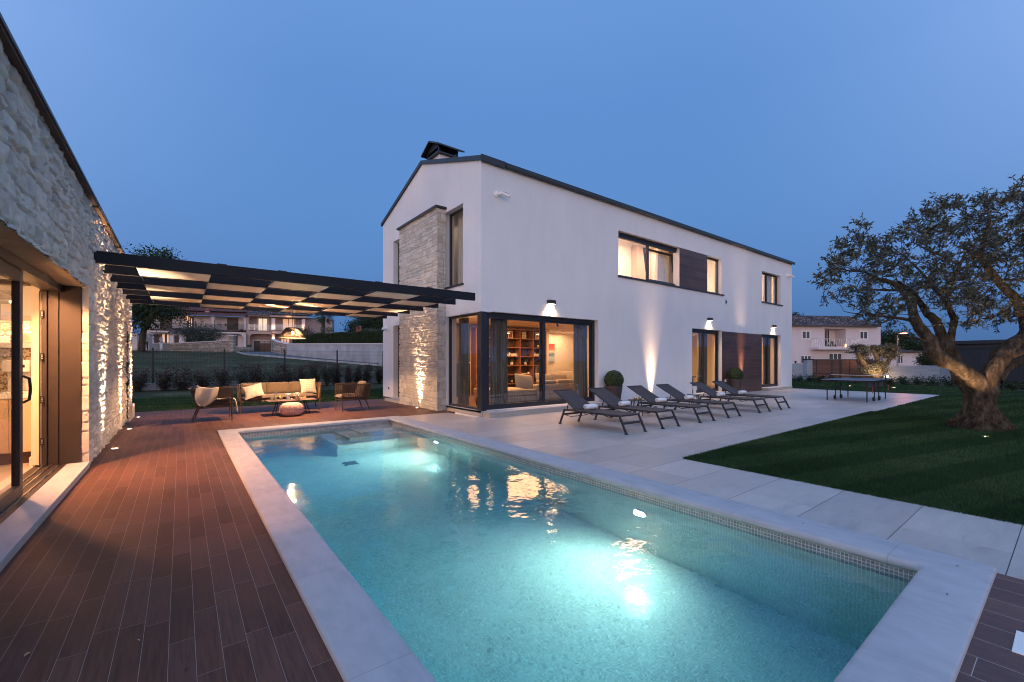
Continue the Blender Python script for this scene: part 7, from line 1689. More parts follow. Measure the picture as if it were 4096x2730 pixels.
tiled_roof(mb, ua, ub, -0.6, 5.0, ze, ze + 2.2); mb.build('roof', M['tile_red'], hA)
mb = MB(); tiled_roof(mb, ua, ub - .2, 1.2, 5.0, ze + 1.0, ze + 2.5); mb.build('roof', M['tile_red'], hA)
ch = LBr(MB(), r1, 1545, 1620, 125, 190, 1.5, 2.1); mb = MB(); mb.box(ch[0], ch[1], 1.5, 2.1, ch[2], ch[3]); mb.build('chimney', M['brickred'], hA); mb = MB(); mb.box(ch[0] - .06, ch[1] + .06, 1.44, 2.16, ch[2] - .12, ch[2]); mb.build('chimney_flashing', M['white'], hA)
M['dimwin'] = plain('dark_shutter', (0.035, 0.016, 0.012), 0.5, 0.2, 4); M['amberwin'] = emit('amber_lit_window', (1.0, 0.42, 0.13), 0.55); M['creamwin'] = emit('cream_lit_window', (1.0, 0.70, 0.42), 0.75)
def win(par, rf, x0_, x1_, y0_, y1_, w, frame='dimwin', pane='amberwin', n=2, fr=None, name='window', arr=None):
    mb = MB(); u0, u1, z0, z1 = LBr(mb, rf, x0_, x1_, y0_, y1_, w - 0.05, w, fr); f_ = mb.build(name, M[frame], par); b_ = 0.06
    ps = arr or [(i / n, (i + 1) / n) for i in range(n)]
    if pane:
        for a, c in ps:
            mb = MB(); mb.box(u0 + (u1 - u0) * a + b_, u0 + (u1 - u0) * c - b_, w - 0.06, w - 0.051, z0 + b_, z1 - b_); mb.build('pane', M[pane] if isinstance(pane, str) else pane, f_)
    return f_
win(hA, r1, 1165, 1305, 300, 560, W0, arr=[(0.30, 0.52), (0.56, 0.80)], name='door'); win(hA, r1, 1985, 2215, 325, 600, W0, pane=None, name='door'); win(hA, r1, 610, 860, 300, 555, W0, pane=None)
win(hA, r1, 490, 800, 648, 832, W0, arr=[(0.52, 0.74), (0.84, 1.0)]); win(hA, r1, 1115, 1240, 670, 830, W0, arr=[(.1, .3)], name='door'); win(hA, r1, 2020, 2200, 672, 900, W0, pane=None); win(hA, r1, 895, 1000, 680, 830, W0, pane=None)
mb = MB(); q = loc_of(*r1(1178, 305), W0 - .1, FA, FE, FN_); mb.box(q[0] - .09, q[0] + .09, W0 - .2, W0 - .06, q[1] - .55, q[1] + .1); mb.build('lantern', M['lens_orange'] if False else emit('orange_lantern', (1, .35, .08), 3), hA)
# lean-to porch with weathered tiles
mb = MB(); a0 = loc_of(*r1(750, 650), -2.2, FA, FE, FN_); a1 = loc_of(*r1(1250, 650), -2.2, FA, FE, FN_); tiled_roof(mb, a0[0], a1[0], -2.2, -0.2, a0[1], a0[1] + 1.15, 0.26, 5); mb.build('porch_roof', M['tile_mix'], hA)
mb = MB(); LBr(mb, r1, 805, 890, 680, 850, -2.0, -1.6); mb.build('porch_pillar', M['stucco_far'], hA)
mb = MB(); LBr(mb, r1, 1000, 1110, 670, 850, -1.8, -1.5); mb.build('porch_wall', M['stucco_far'], hA)
# flower boxes and pots on the balcony
for i, (x, y, col, lab) in enumerate(((1150, 420, 'green_leaf', 'green balcony plant left of the lit door'), (1340, 420, 'green_leaf', 'green balcony plant right of the lit door'), (1470, 395, 'green_leaf', 'tall spiky balcony plant beside the arch pillar'), (1840, 440, 'green_leaf', 'hanging balcony plant right of the arch pillar'), (1970, 440, 'green_leaf', 'balcony plant left of the dark balcony door'), (2160, 430, 'green_leaf', 'bushy balcony plant over the dark balcony door'), (1055, 520, 'red_leaf', 'small red balcony flower pot low on the railing'), (2235, 555, 'red_leaf', 'red flowers on the right of the balcony, inner pot'), (2300, 555, 'red_leaf', 'red flowers at the right end of the balcony'))):
    u, z = loc_of(*r1(x, y + 25), -0.25, FA, FE, FN_); p = FA + FE * u + FN_ * (-0.25); h = 1.1 if i == 2 else 0.5
    shrub(lab, (p.x, p.y, z - .25), h, 0.9 if i != 2 else 1.2, 140 + i, col, 'flower pots on the arched balcony', 260, 0.10, 'balcony_plant', 3, 'potted plant')
# mauve house with portico and garage
hB = thing('house', 'mauve two-storey house with lit stone pillars and a garage on the slope', 'house', (FA.x, FA.y, 0), FRZ)
mb = MB(); LBr(mb, r2, 100, 1445, 215, 780, W0, W0 + 6); mb.build('back_wall', M['mauve'], hB)
M['mauve2'] = plain('pale_mauve_render', (0.42, 0.31, 0.28), 0.9, 0.05, 0.8)
mb = MB(); LBr(mb, r2, 100, 135, 225, 780, -.05, .30); LBr(mb, r2, 135, 500, 452, 500, -.05, W0); LBr(mb, r2, 500, 1100, 455, 500, -1.0, W0); LBr(mb, r2, 135, 500, 182, 226, -.05, .3); LBr(mb, r2, 500, 1060, 205, 240, -1.0, .3)
for x, y, dx, dy in ((135, 226, 40, 40), (500, 226, -40, 40), (148, 500, 60, 50), (500, 500, -50, 50)): corner_arc(mb, r2, x, y, dx, dy, -.05, .3)
mb.build('arcade', M['mauve2'], hB)
mb = MB(); LBr(mb, r2, 100, 148, 500, 780, -.05, .3); LBr(mb, r2, 500, 545, 500, 640, -1.0, -.7); LBr(mb, r2, 1400, 1445, 330, 500, 0, W0); mb.build('pillar', M['mauve2'], hB)
for x0_, x1_, y0_, y1_ in ((495, 550, 250, 440), (970, 1022, 262, 445)):
    mb = MB(); a = LBr(mb, r2, x0_, x1_, y0_, y1_, -1.0, -.62); mb.build('stone_pillar', M['stonefar'] if 'stonefar' in M else M['stucco_far'], hB)
    mb = MB(); mb.box((a[0] + a[1]) / 2 - .1, (a[0] + a[1]) / 2 + .1, -1.14, -1.02, a[2] + .25, a[2] + .6); lp = mb.build('pillar_lamp', emit('pillar_lamp', (1, .62, .3), 5), hB)
    put_light(lamp_data('POINT', 'pillar_glow', 28, WARM, shadow_soft_size=.1), ((a[0] + a[1]) / 2, -1.35, a[2] + .55), None, hB)
a = loc_of(*r2(520, 560), -1.15, FA, FE, FN_); mb = MB(); mb.box(a[0] - .15, a[0] + .15, -1.14, -1.02, a[1] - .15, a[1] + .15); mb.build('wall_light', emit('wall_light_glow', (1, .66, .36), 7), hB); put_light(lamp_data('POINT', 'wall_glow', 40, WARM, shadow_soft_size=.1), (a[0], -1.5, a[1]), None, hB)
put_light(lamp_data('POINT', 'portico_glow', 30, WARM, shadow_soft_size=.2), (loc_of(*r2(760, 250), -1.3, FA, FE, FN_)[0], -1.6, loc_of(*r2(760, 235), -1.3, FA, FE, FN_)[1]), None, hB)
mb = MB(); u0, zt_ = loc_of(*r2(555, 345), -1.0, FA, FE, FN_); u1, zb_ = loc_of(*r2(968, 445), -1.0, FA, FE, FN_)
for j in range(7): z = zb_ + (zt_ - zb_) * (j + .5) / 7; mb.box(u0, u1, -1.02, -.98, z - .02, z + .02)
for j in range(5): u = u0 + (u1 - u0) * j / 4; mb.box(u - .03, u + .03, -1.03, -.97, zb_, zt_ + .05)
u0, zt_ = loc_of(*r2(140, 345), 0, FA, FE, FN_); u1, zb_ = loc_of(*r2(495, 445), 0, FA, FE, FN_)
for j in range(7): z = zb_ + (zt_ - zb_) * (j + .5) / 7; mb.box(u0, u1, -.02, .02, z - .02, z + .02)
for j in range(5): u = u0 + (u1 - u0) * j / 4; mb.box(u - .03, u + .03, -.03, .03, zb_, zt_ + .05)
mb.build('railing', M['steel'], hB)
M['framecream'] = plain('cream_surround', (0.5, 0.44, 0.38), 0.7)
for x0_, x1_, y0_, y1_ in ((265, 455, 232, 452), (655, 875, 240, 452)):
    mb = MB(); LBr(mb, r2, x0_, x1_, y0_, y1_, W0 - .04, W0); mb.build('surround', M['framecream'], hB)
win(hB, r2, 285, 432, 250, 450, W0 - .05, 'dimwin', 'creamwin', 2, name='door'); win(hB, r2, 670, 856, 255, 450, W0 - .05, 'dimwin', 'amberwin', 2, name='door')
mb = MB(); LBr(mb, r2, 195, 495, 588, 780, W0 - .5, W0); mb.build('garage_surround', M['framecream'], hB)
gd = win(hB, r2, 215, 482, 603, 778, W0 - .52, 'black', None, name='garage_door')
mb = MB(); LBr(mb, r2, 315, 385, 648, 775, W0 - .62, W0 - .58); LBr(mb, r2, 392, 478, 648, 775, W0 - .62, W0 - .58); mb.build('door_leaf', M['darkwood'], gd); mb = MB(); LBr(mb, r2, 315, 385, 612, 645, W0 - .62, W0 - .58); LBr(mb, r2, 392, 478, 612, 645, W0 - .62, W0 - .58); mb.build('transom', plain('transom_pane', (0.25, .2, .2), 0.2), gd)
mb = MB(); ua = loc_of(*r2(80, 200), -0.5, FA, FE, FN_); ub = loc_of(*r2(1130, 215), -.5, FA, FE, FN_); tiled_roof(mb, ua[0], ub[0], -.5, 4.5, ua[1], ua[1] + 2.0); mb.build('roof', M['tile_mix'], hB)
mb = MB(); ua = loc_of(*r2(455, 195), -1.5, FA, FE, FN_); ub = loc_of(*r2(1065, 212), -1.5, FA, FE, FN_); tiled_roof(mb, ua[0], ub[0], -1.5, 1.0, ua[1], ua[1] + .9); mb.build('porch_roof', M['tile_mix'], hB)
mb = MB(); mb.box(ua[0] + .1, ub[0] - .1, -1.3, -.9, ua[1] - .35, ua[1] - .05); mb.build('fascia', M['mauve2'], hB)
win(hB, r2, 640, 780, 570, 640, W0, 'dimwin', 'amberwin', 3)
# bin
p = FA + FE * loc_of(*r2(142, 740), -1.5, FA, FE, FN_)[0] + FN_ * -1.5; bn_ = thing('wheelie_bin', 'dark green wheelie bin beside the garage arch', 'bin', (p.x, p.y, loc_of(*r2(142, 775), -1.5, FA, FE, FN_)[1]), FRZ)
MB().lathe([(0.30, 0), (0.42, 1.15)], n=4, cap=True).build('body', plain('green_bin', (0.02, 0.07, 0.04), 0.5), bn_); MB().box(-.36, .36, -.36, .36, 1.15, 1.25).build('lid', plain('green_lid', (0.02, 0.06, 0.035), 0.5), bn_)

# rubble walls and piers in front of the white house
M['rubble'] = None
m, nt, b, N, L = mat_new('rubble_stone_wall'); tc = N.new('ShaderNodeTexCoord'); sp = N.new('ShaderNodeSeparateXYZ'); L.new(tc.outputs['Object'], sp.inputs[0])
cb = N.new('ShaderNodeCombineXYZ'); L.new(sp.outputs['X'], cb.inputs[0]); L.new(sp.outputs['Z'], cb.inputs[1]); bk_ = N.new('ShaderNodeTexBrick'); L.new(cb.outputs[0], bk_.inputs['Vector']); bk_.inputs['Scale'].default_value = 1.0; bk_.inputs['Brick Width'].default_value = 0.55; bk_.inputs['Row Height'].default_value = 0.17; bk_.inputs['Mortar Size'].default_value = 0.018; bk_.offset = .37; bk_.squash = .7; bk_.squash_frequency = 3
bk_.inputs['Color1'].default_value = (0.44, 0.37, 0.30, 1); bk_.inputs['Color2'].default_value = (0.26, 0.22, 0.19, 1); bk_.inputs['Mortar'].default_value = (0.09, 0.08, 0.075, 1); L.new(bk_.outputs[0], b.inputs['Base Color']); setp(b, rough=.9); bump(N, L, b, bk_.outputs[0], .6, .03); M['rubble'] = m
def far_wall(name, label, pa, Da, pb, Db, za, zb, th, mat, top_mat='stucco_far', taper=None, cap=.10):
    A, e, n, rz = frame_of(pa, Da, pb, Db); B = at(pb, HY, Db); L_ = (Vector((B.x, B.y, 0)) - A).length; t = thing(name, label, 'wall', (A.x, A.y, 0), rz); (z0a, z1a), (z0b, z1b) = za, zb
    MB().prism([(0, 0, z0a), (L_, 0, z0b), (L_, 0, z1b), (0, 0, z1a)], (0, th, 0)).build('masonry', M[mat], t)
    MB().prism([(-.05, -.07, z1a), (L_ + .05, -.07, z1b), (L_ + .05, -.07, z1b + cap), (-.05, -.07, z1a + cap)], (0, th + .14, 0)).build('coping', M[top_mat], t); return t
zz = lambda py, D: EYE + (HY - py) / F * D
far_wall('boundary_wall', 'low grey rendered wall behind the man in white', 590, 50, 681, 50, (zz(1412, 50), zz(1376, 50)), (zz(1412, 50), zz(1377, 50)), .25, 'concrete')
far_wall('boundary_wall', 'low grey rendered wall left of the white gate piers', 500, 50.5, 538, 50.3, (zz(1412, 50), zz(1372, 50)), (zz(1412, 50), zz(1372, 50)), .25, 'concrete')
far_wall('stone_wall', 'coursed rubble wall with a rising top beside the driveway', 680, 49.5, 928, 51.5, (zz(1410, 49.5), zz(1377, 49.5)), (zz(1412, 51), zz(1363, 51)), .35, 'rubble')
def pier(label, px, D, w, py0, py1, mat, capw=.08):
    p = at(px, HY, D); t = thing('gate_pier', label, 'pier', (p.x, p.y, 0), -YAW + .1); z0, z1 = zz(py1, D), zz(py0, D); MB().box(-w / 2, w / 2, -w / 2, w / 2, z0, z1).build('shaft', M[mat], t); MB().box(-w / 2 - capw, w / 2 + capw, -w / 2 - capw, w / 2 + capw, z1, z1 + .12).build('cap', M['stucco_far'], t)
pier('white gate pier left of the dark tree trunk', 546, 49.5, .5, 1340, 1402, 'stucco_far'); pier('white gate pier between the dark tree trunk and the man in white', 594, 49.0, .5, 1340, 1402, 'stucco_far'); pier('stone pier at the tall end of the rubble wall', 929, 51.2, .55, 1345, 1408, 'rubble')
p = at(955, HY, 60); sw = thing('stone_wall', 'low dry-stone planter edge left of the garage arch', 'wall', (p.x, p.y, 0), FRZ); MB().box(-1.3, 1.6, 0, .4, zz(1408, 60), zz(1389, 60)).build('masonry', M['rubble'], sw)
# curved stone return and long concrete retaining wall
cw_ = thing('retaining_wall', 'long concrete retaining wall under the hedge with a curved stone end', 'wall', (0, 0, 0)); pts = [(1087, 56.5, 1360, 1412), (1090, 54.5, 1362, 1412), (1100, 52.0, 1366, 1416), (1118, 50.0, 1372, 1420), (1147, 48.3, 1378, 1425)]
def ribbon(pp, name, mat, th=.3, top=False):
    mb = MB(); P0 = [(at(a, HY, D), zz(y0_, D), zz(y1_, D)) for a, D, y0_, y1_ in pp]; pl = []
    for i, (p, zt_, zb_) in enumerate(P0):
        q = P0[min(i + 1, len(P0) - 1)][0] - P0[max(i - 1, 0)][0]; q.z = 0; q.normalize(); n = Vector((-q.y, q.x, 0)); o = -.06 if top else 0; w = th + (.12 if top else 0); a = p + n * o; c = p + n * (o + w)
        z0, z1 = (zt_, zt_ + .1) if top else (zb_, zt_); pl.append([(a.x, a.y, z0), (a.x, a.y, z1), (c.x, c.y, z1), (c.x, c.y, z0)])
    for i in range(len(pl)): mb.v += pl[i]
    for i in range(len(pl) - 1):
        for k in range(4): mb.f.append((i * 4 + k, (i + 1) * 4 + k, (i + 1) * 4 + (k + 1) % 4, i * 4 + (k + 1) % 4))
    mb.f.append((0, 1, 2, 3)); e_ = (len(pl) - 1) * 4; mb.f.append((e_ + 3, e_ + 2, e_ + 1, e_)); return mb.build(name, M[mat], cw_)
ribbon(pts, 'stone_end', 'rubble'); pl2 = [(1147.5, 48.3, 1378.5, 1425), (1531, 40.0, 1378, 1458), (1800, 36.5, 1378, 1462)]
M['board_concrete'] = plain('streaked_concrete', (0.33, 0.34, 0.36), 0.85, 0.22, 1.0, 0.3, 20, 0.01); ribbon(pl2, 'concrete_panel', 'board_concrete'); ribbon(pts + pl2, 'coping', 'stucco_far', top=True)
# driveway
mb = MB(); up = [(1012, 1409), (1085, 1408.5), (1100, 1414), (1147, 1421.5), (1250, 1434), (1531, 1459), (1700, 1470)]; lo = [(950, 1410), (985, 1419), (1010, 1421), (1060, 1425), (1180, 1435), (1531, 1464), (1700, 1476)]
for a, b_ in zip(up, lo):
    for q in (a, b_): p = on_terrain(*q); mb.v.append((p.x, p.y, p.z + 0.02))
for i in range(len(up) - 1): mb.f.append((2 * i, 2 * i + 1, 2 * i + 3, 2 * i + 2))
tag(mb.build('road', plain('grey_asphalt', (0.10, 0.105, 0.12), .8, .1, 3)), kind='structure')
mb = MB()
for a in lo: p = on_terrain(*a); mb.v += [(p.x, p.y, p.z + .03), (p.x, p.y, p.z + .10), (p.x - .12, p.y - .12, p.z + .10), (p.x - .12, p.y - .12, p.z - .05)]
for i in range(len(lo) - 1):
    for k in range(3): mb.f.append((i * 4 + k, i * 4 + k + 1, i * 4 + 4 + k + 1, i * 4 + 4 + k))
tag(mb.build('kerb', M['concrete']), kind='structure')
# hedge, palm, trees
def hedge():
    g = np.random.default_rng(3); A = at(1150, HY, 50); B = at(1560, HY, 41.5); A.z = B.z = 0; d = B - A; L_ = d.length; e = d.normalized(); nn = Vector((-e.y, e.x, 0)); t = thing('hedge', 'long clipped evergreen hedge on top of the concrete retaining wall', 'hedge', (A.x, A.y, 0)); n = 26000
    u = g.uniform(0, L_, n); face = g.uniform(0, 1, n); zb_, zt_ = zz(1380, 47), zz(1335, 47); w = np.where(face < .7, g.uniform(-.05, .12, n), g.uniform(0, 1.2, n)); z = np.where(face < .7, g.uniform(zb_, zt_, n), zt_ + g.uniform(-.08, .06, n)) + 0.06 * np.sin(u * 1.7)
    w = w + 0.6; P = np.stack([u * e.x + w * nn.x, u * e.y + w * nn.y, z], 1); N_ = g.normal(size=(n, 3)); N_ /= np.linalg.norm(N_, axis=1)[:, None]; V, Fq = leaf_cloud(P, N_, 0.14, g, .6); np_mesh('foliage', V, Fq, M['green_leaf'], t, tint=np.repeat(np.clip(g.normal(.5, .28, n), 0, 1), 4))
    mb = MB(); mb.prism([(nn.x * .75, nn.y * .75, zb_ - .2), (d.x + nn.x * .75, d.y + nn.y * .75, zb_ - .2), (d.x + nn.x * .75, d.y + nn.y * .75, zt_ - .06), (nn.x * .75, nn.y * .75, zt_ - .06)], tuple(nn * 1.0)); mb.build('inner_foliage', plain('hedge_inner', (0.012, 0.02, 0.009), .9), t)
hedge()
def palm(px, D, base_y, top_y):
    p = at(px, HY, D); g = random.Random(3); z0, z1 = zz(base_y, D), zz(top_y, D); t = thing('palm_tree', 'fan palm with a shaggy crown beside the mauve house', 'palm', (p.x, p.y, z0)); h = z1 - z0
    MB().tube([(0, 0, -1), (0.05, 0, h * .5), (0, 0, h * .92)], [.28, .24, .30], 10).build('trunk', M['bark'], t)
    mb = MB()
    for k in range(46):
        a = g.uniform(0, 6.28); el = g.uniform(-.9, 1.2); L_ = g.uniform(1.3, 1.9); c = Vector((0, 0, h * .95)); d = Vector((math.cos(a) * math.cos(el), math.sin(a) * math.cos(el), math.sin(el))); st = c + d * L_ * .45; side = d.cross(Vector((0, 0, 1))).normalized(); upv = side.cross(d)
        for q in range(13):
            f_ = (q - 6) / 6 * 1.25; dd = (d * math.cos(f_) + side * math.sin(f_)).normalized(); e = st + dd * L_ * .6 + Vector((0, 0, -.18 - .15 * abs(f_))); w = side * .035 + upv * .02; mb.add([st - w, st + w, e], [(0, 1, 2)])
        mb.beam(c, st, .03)
    mb.build('fronds', plain('palm_frond', (0.045, 0.065, 0.035), .6, .3, 4), t)
palm(1292, 62, 1336, 1262)
def treeL(px, D, py_base, label, blobs_px, tr, n, size, mat, seed, kind='tree', trunks=None, csz=.5, cat='tree'):
    p = at(px, HY, D); z0 = zz(py_base, D); R_ = Vector((cA, -sA, 0)); s = D / F; bl_ = []
    for bx, by, rx, ry in blobs_px:
        o = R_ * ((bx - px) * s); bl_.append((o.x, o.y, zz(by, D) - z0, rx * s, rx * s, ry * s))
    tk = None
    if trunks:
        tk = [[tuple((R_ * ((x - px) * s)) + Vector((0, 0, zz(y, D) - z0))) for x, y in q] for q in trunks]
    return leaf_tree(kind, label, (p.x, p.y, z0), bl_, tr, n, size, mat, seed, trunks=tk, csz=csz, cat=cat)
treeL(566, 46, 1404, 'tall dark tree with a thick trunk beyond the fence at the left', [(560, 1180, 110, 95), (640, 1235, 95, 55), (690, 1265, 45, 30), (560, 1300, 40, 30), (500, 1120, 100, 90), (600, 1060, 90, 60), (660, 1150, 80, 60), (540, 1240, 60, 50), (640, 1300, 25, 12), (480, 1300, 40, 30)], .34, 22000, .24, 'green_leaf', 61, trunks=[[(566, 1406), (570, 1350), (580, 1300), (590, 1240), (600, 1180)], [(580, 1310), (610, 1265), (640, 1240)]], csz=.55)
treeL(800, 56, 1378, 'grey-green rounded olive bush above the rubble wall', [(800, 1335, 55, 25), (760, 1330, 30, 18), (850, 1340, 35, 20)], .2, 7000, .13, 'olive_leaf', 62, kind='bush', csz=.45, cat='bush')
treeL(800, 54, 1380, 'low bright green bush between the olive bush and the rubble wall', [(790, 1362, 35, 9), (840, 1365, 25, 8)], .1, 2500, .12, 'green_leaf', 66, kind='bush', csz=.25, cat='bush')
treeL(1470, 95, 1390, 'large dark tree behind the hedge near the white house', [(1470, 1300, 60, 40), (1520, 1290, 50, 40), (1430, 1320, 30, 20), (1560, 1310, 60, 50)], .5, 14000, .4, 'green_leaf', 63, csz=.9)
treeL(1500, 60, 1365, 'pale olive foliage showing over the hedge', [(1500, 1330, 40, 10), (1440, 1335, 20, 6), (1390, 1335, 15, 6)], .1, 1800, .13, 'olive_leaf', 64, kind='bush', csz=.3, cat='bush')
treeL(1230, 58, 1350, 'grey bush in front of the palm beside the portico', [(1215, 1325, 25, 14), (1305, 1325, 25, 12)], .1, 1800, .13, 'olive_leaf', 65, kind='bush', csz=.3, cat='bush')
p = at(1436, HY, 70); bc = thing('brick_chimney', 'red brick chimney with a tiled cap showing above the hedge', 'chimney', (p.x, p.y, zz(1345, 70)), -.6); s_ = 70 / F
MB().box(-9 * s_, 9 * s_, -9 * s_, 9 * s_, 0, 24 * s_).build('stack', M['brickred'], bc); mb = MB()
for x in (-8, -2.7, 2.7, 8): mb.box((x - 1.2) * s_, (x + 1.2) * s_, -9 * s_, 9 * s_, 24 * s_, 36 * s_)
mb.build('openings', M['brickred'], bc); MB().box(-7 * s_, 7 * s_, -7 * s_, 7 * s_, 24 * s_, 35 * s_).build('flue', M['black'], bc); MB().box(-12 * s_, 12 * s_, -12 * s_, 12 * s_, 36 * s_, 41 * s_).build('cap', M['tile_mix'], bc)

# ================================================================== PEOPLE beyond the fence
def skin_body(name, verts, edges, radii, mat, parent, lv=2, root=0):
    me = bpy.data.meshes.new(name); me.from_pydata(verts, edges, []); o = bpy.data.objects.new(name, me); C.objects.link(o); md = o.modifiers.new('skin', 'SKIN')
    sv = me.skin_vertices[0].data
    for i, r in enumerate(radii): sv[i].radius = (r, r) if not hasattr(r, '__len__') else r
    sv[root].use_root = True; s_ = o.modifiers.new('sub', 'SUBSURF'); s_.levels = lv; s_.render_levels = lv
    dg = bpy.context.evaluated_depsgraph_get(); m2 = bpy.data.meshes.new_from_object(o.evaluated_get(dg)); bpy.data.objects.remove(o)
    m2.polygons.foreach_set('use_smooth', [True] * len(m2.polygons)); m2.materials.clear(); m2.materials.append(M[mat]); q = bpy.data.objects.new(name, m2); C.objects.link(q); q.parent = parent; return q
def person(label, loc, rz, pose, shirt, trousers):
    """local: facing -y, feet at z=0, 1.74 m tall; pose gives elbow and wrist of both arms"""
    t = thing('person', label, 'person', loc, rz); (le, lw), (re_, rw) = pose
    sh = 1.42
    V = [(0, 0, .95), (0, 0.01, 1.12), (0, 0.01, 1.30), (0, 0.01, 1.44), (0, -.005, 1.53), (0, -.02, 1.62), (0, -.015, 1.70), (-.10, 0, .90), (-.11, -.01, .50), (-.12, .01, .08), (-.12, -.12, .03), (.10, 0, .90), (.12, -.02, .50), (.13, .0, .08), (.13, -.13, .03), (-.19, .01, sh), le, lw, (.19, .01, sh), re_, rw]
    Ed = [(0, 1), (1, 2), (2, 3), (3, 4), (4, 5), (5, 6), (0, 7), (7, 8), (8, 9), (9, 10), (0, 11), (11, 12), (12, 13), (13, 14), (3, 15), (15, 16), (16, 17), (3, 18), (18, 19), (19, 20)]
    Rr = [(.15, .12), (.15, .12), (.16, .12), (.11, .09), .055, (.085, .10), (.075, .09), .095, .062, .042, .035, .095, .062, .042, .035, .06, .045, .03, .06, .045, .03]
    body = skin_body('body', V, Ed, Rr, 'skin', t)
    # hands
    for w, e in ((lw, le), (rw, re_)):
        w = Vector(w); d = (w - Vector(e)).normalized(); s = d.cross(Vector((0, 0, 1))).normalized(); vs = [tuple(w), tuple(w + d * .05)]; ed = [(0, 1)]; rr = [.026, .03]
        for k in range(4): b0 = w + d * .075 + s * (k - 1.5) * .019; vs += [tuple(b0), tuple(b0 + d * (.035, .045, .042, .03)[k]), tuple(b0 + d * (.05, .065, .06, .042)[k] + Vector((0, 0, -.02)))]; i = len(vs); ed += [(1, i - 3), (i - 3, i - 2), (i - 2, i - 1)]; rr += [.010, .009, .007]
        vs += [tuple(w + s * .035 + d * .03), tuple(w + s * .055 + d * .06)]; i = len(vs); ed += [(0, i - 2), (i - 2, i - 1)]; rr += [.011, .008]; skin_body('hand', vs, ed, rr, 'skin', t, 1)
    up = [(0, 0, .97), (0, .01, 1.14), (0, .01, 1.32), (0, .01, 1.43), (-.19, .01, sh), tuple(Vector((-.19, .01, sh)).lerp(Vector(le), .85)), (.19, .01, sh), tuple(Vector((.19, .01, sh)).lerp(Vector(re_), .85))]
    skin_body('shirt', up, [(0, 1), (1, 2), (2, 3), (3, 4), (4, 5), (3, 6), (6, 7)], [(.175, .145), (.175, .145), (.18, .14), (.12, .10), .078, .065, .078, .065], shirt, t)
    skin_body('trousers', [(0, 0, .98), (-.10, 0, .88), (-.11, -.01, .50), (-.12, .01, .10), (.10, 0, .88), (.12, -.02, .50), (.13, 0, .10)], [(0, 1), (1, 2), (2, 3), (0, 4), (4, 5), (5, 6)], [(.165, .135), .115, .085, .072, .115, .085, .072], trousers, t)
    for sx in (-1, 1): MB().obox((sx * .125, -.05, .03), (.09, .26, .06)).build('shoe', M['white'] if trousers == 'whitecloth' else M['black'], t, bevel=.02)
    skin_body('hair', [(0, .01, 1.70), (0, .03, 1.74), (0, .05, 1.66)], [(0, 1), (1, 2)], [(.085, .095), (.07, .08), (.07, .05)], 'hair', t, 1)
    MB().lathe([(0, -.02), (.012, -.01), (.008, .02), (0, .03)], (0, -.115, 1.63), 8).build('nose', M['skin'], t, smooth=True)
    for sx in (-1, 1): MB().lathe([(0, -.008), (.009, 0), (0, .008)], (sx * .032, -.105, 1.655), 8).build('eye', M['black'], t)
    MB().box(-.02, .02, -.112, -.104, 1.583, 1.590).build('mouth', plain('lips', (.3, .1, .08), .6), t); return t
p = at(645, HY, 49.0); person('man in white clothes standing with a hand raised to his chin', (p.x, p.y, hz(p.x, p.y) - .03), -YAW - .40, (((-.27, -.06, 1.16), (-.03, -.17, 1.18)), ((.25, -.10, 1.18), (.03, -.17, 1.46))), 'whitecloth', 'whitecloth')
p = at(584, HY, 48.2); person('person in a pale shirt and dark trousers half hidden behind the dark tree trunk', (p.x, p.y, hz(p.x, p.y) - .03), -YAW + .5, (((-.27, .02, 1.16), (-.20, -.16, 1.02)), ((.27, -.04, 1.18), (.30, -.24, 1.06))), 'greyshirt', 'darkcloth')

# ================================================================== RIGHT BACKGROUND
r6 = lambda x, y: (3150 + x / 3.825, 1230 + y / 3.825)
GA_, GE_, GN_, GRZ = frame_of(3167, 57.5, 3522, 59.5); GF = (GA_, GE_, GN_)
hR = thing('house', 'pinkish-white two-storey neighbour house with a balcony and weathered tile roof', 'house', (GA_.x, GA_.y, 0), GRZ)
mb = MB(); us0, ze = loc_of(*r6(-160, 300), 0, *GF); us1, _ = loc_of(*r6(1425, 300), 0, *GF); ru0, rz1 = loc_of(*r6(568, 325), 0, *GF); ru1, rz0 = loc_of(*r6(890, 602), 0, *GF)
wall(mb, 'y', 0, .3, us0, us1, 0, ze + .22, [(ru0, ru1, rz0, rz1)]); mb.box(us1 - .3, us1, .301, 8, 0, ze + .2); mb.build('wall', M['stucco_far'], hR)
mb = MB(); mb.box(ru0 - .1, ru1 + .1, 1.6, 1.7, rz0 - .3, rz1 + .2); mb.box(ru0 - .1, ru0 - .001, .301, 1.6, rz0 - .3, rz1 + .2); mb.box(ru1 + .001, ru1 + .1, .301, 1.6, rz0 - .3, rz1 + .2); mb.box(ru0, ru1, .301, 1.599, rz1, rz1 + .1); mb.build('loggia_wall', M['stucco_far'], hR)
win(hR, r6, 570, 640, 350, 590, 1.6, 'framecream', plain('dark_pane', (.03, .03, .035), .2), 2, GF, 'door')
mb = MB(); er = loc_of(*r6(1440, 290), -.6, *GF); el = loc_of(*r6(-160, 290), -.6, *GF); tiled_roof(mb, el[0], er[0], -.6, 4.2, er[1], er[1] + 1.75, .3, 12); mb.build('roof', M['tile_mix'], hR)
mb = MB(); mb.prism([(er[0], -.6, er[1]), (er[0], 4.2, er[1] + 1.75), (er[0] , 9, er[1])], (-.05, 0, 0)); mb.build('gable', M['stucco_far'], hR)
mb = MB(); mb.box(el[0], er[0], -.66, -.58, er[1] - .12, er[1] + .04); mb.build('gutter', M['darkwood'], hR)
M['dpane'] = plain('grey_pane', (.06, .06, .07), .15)
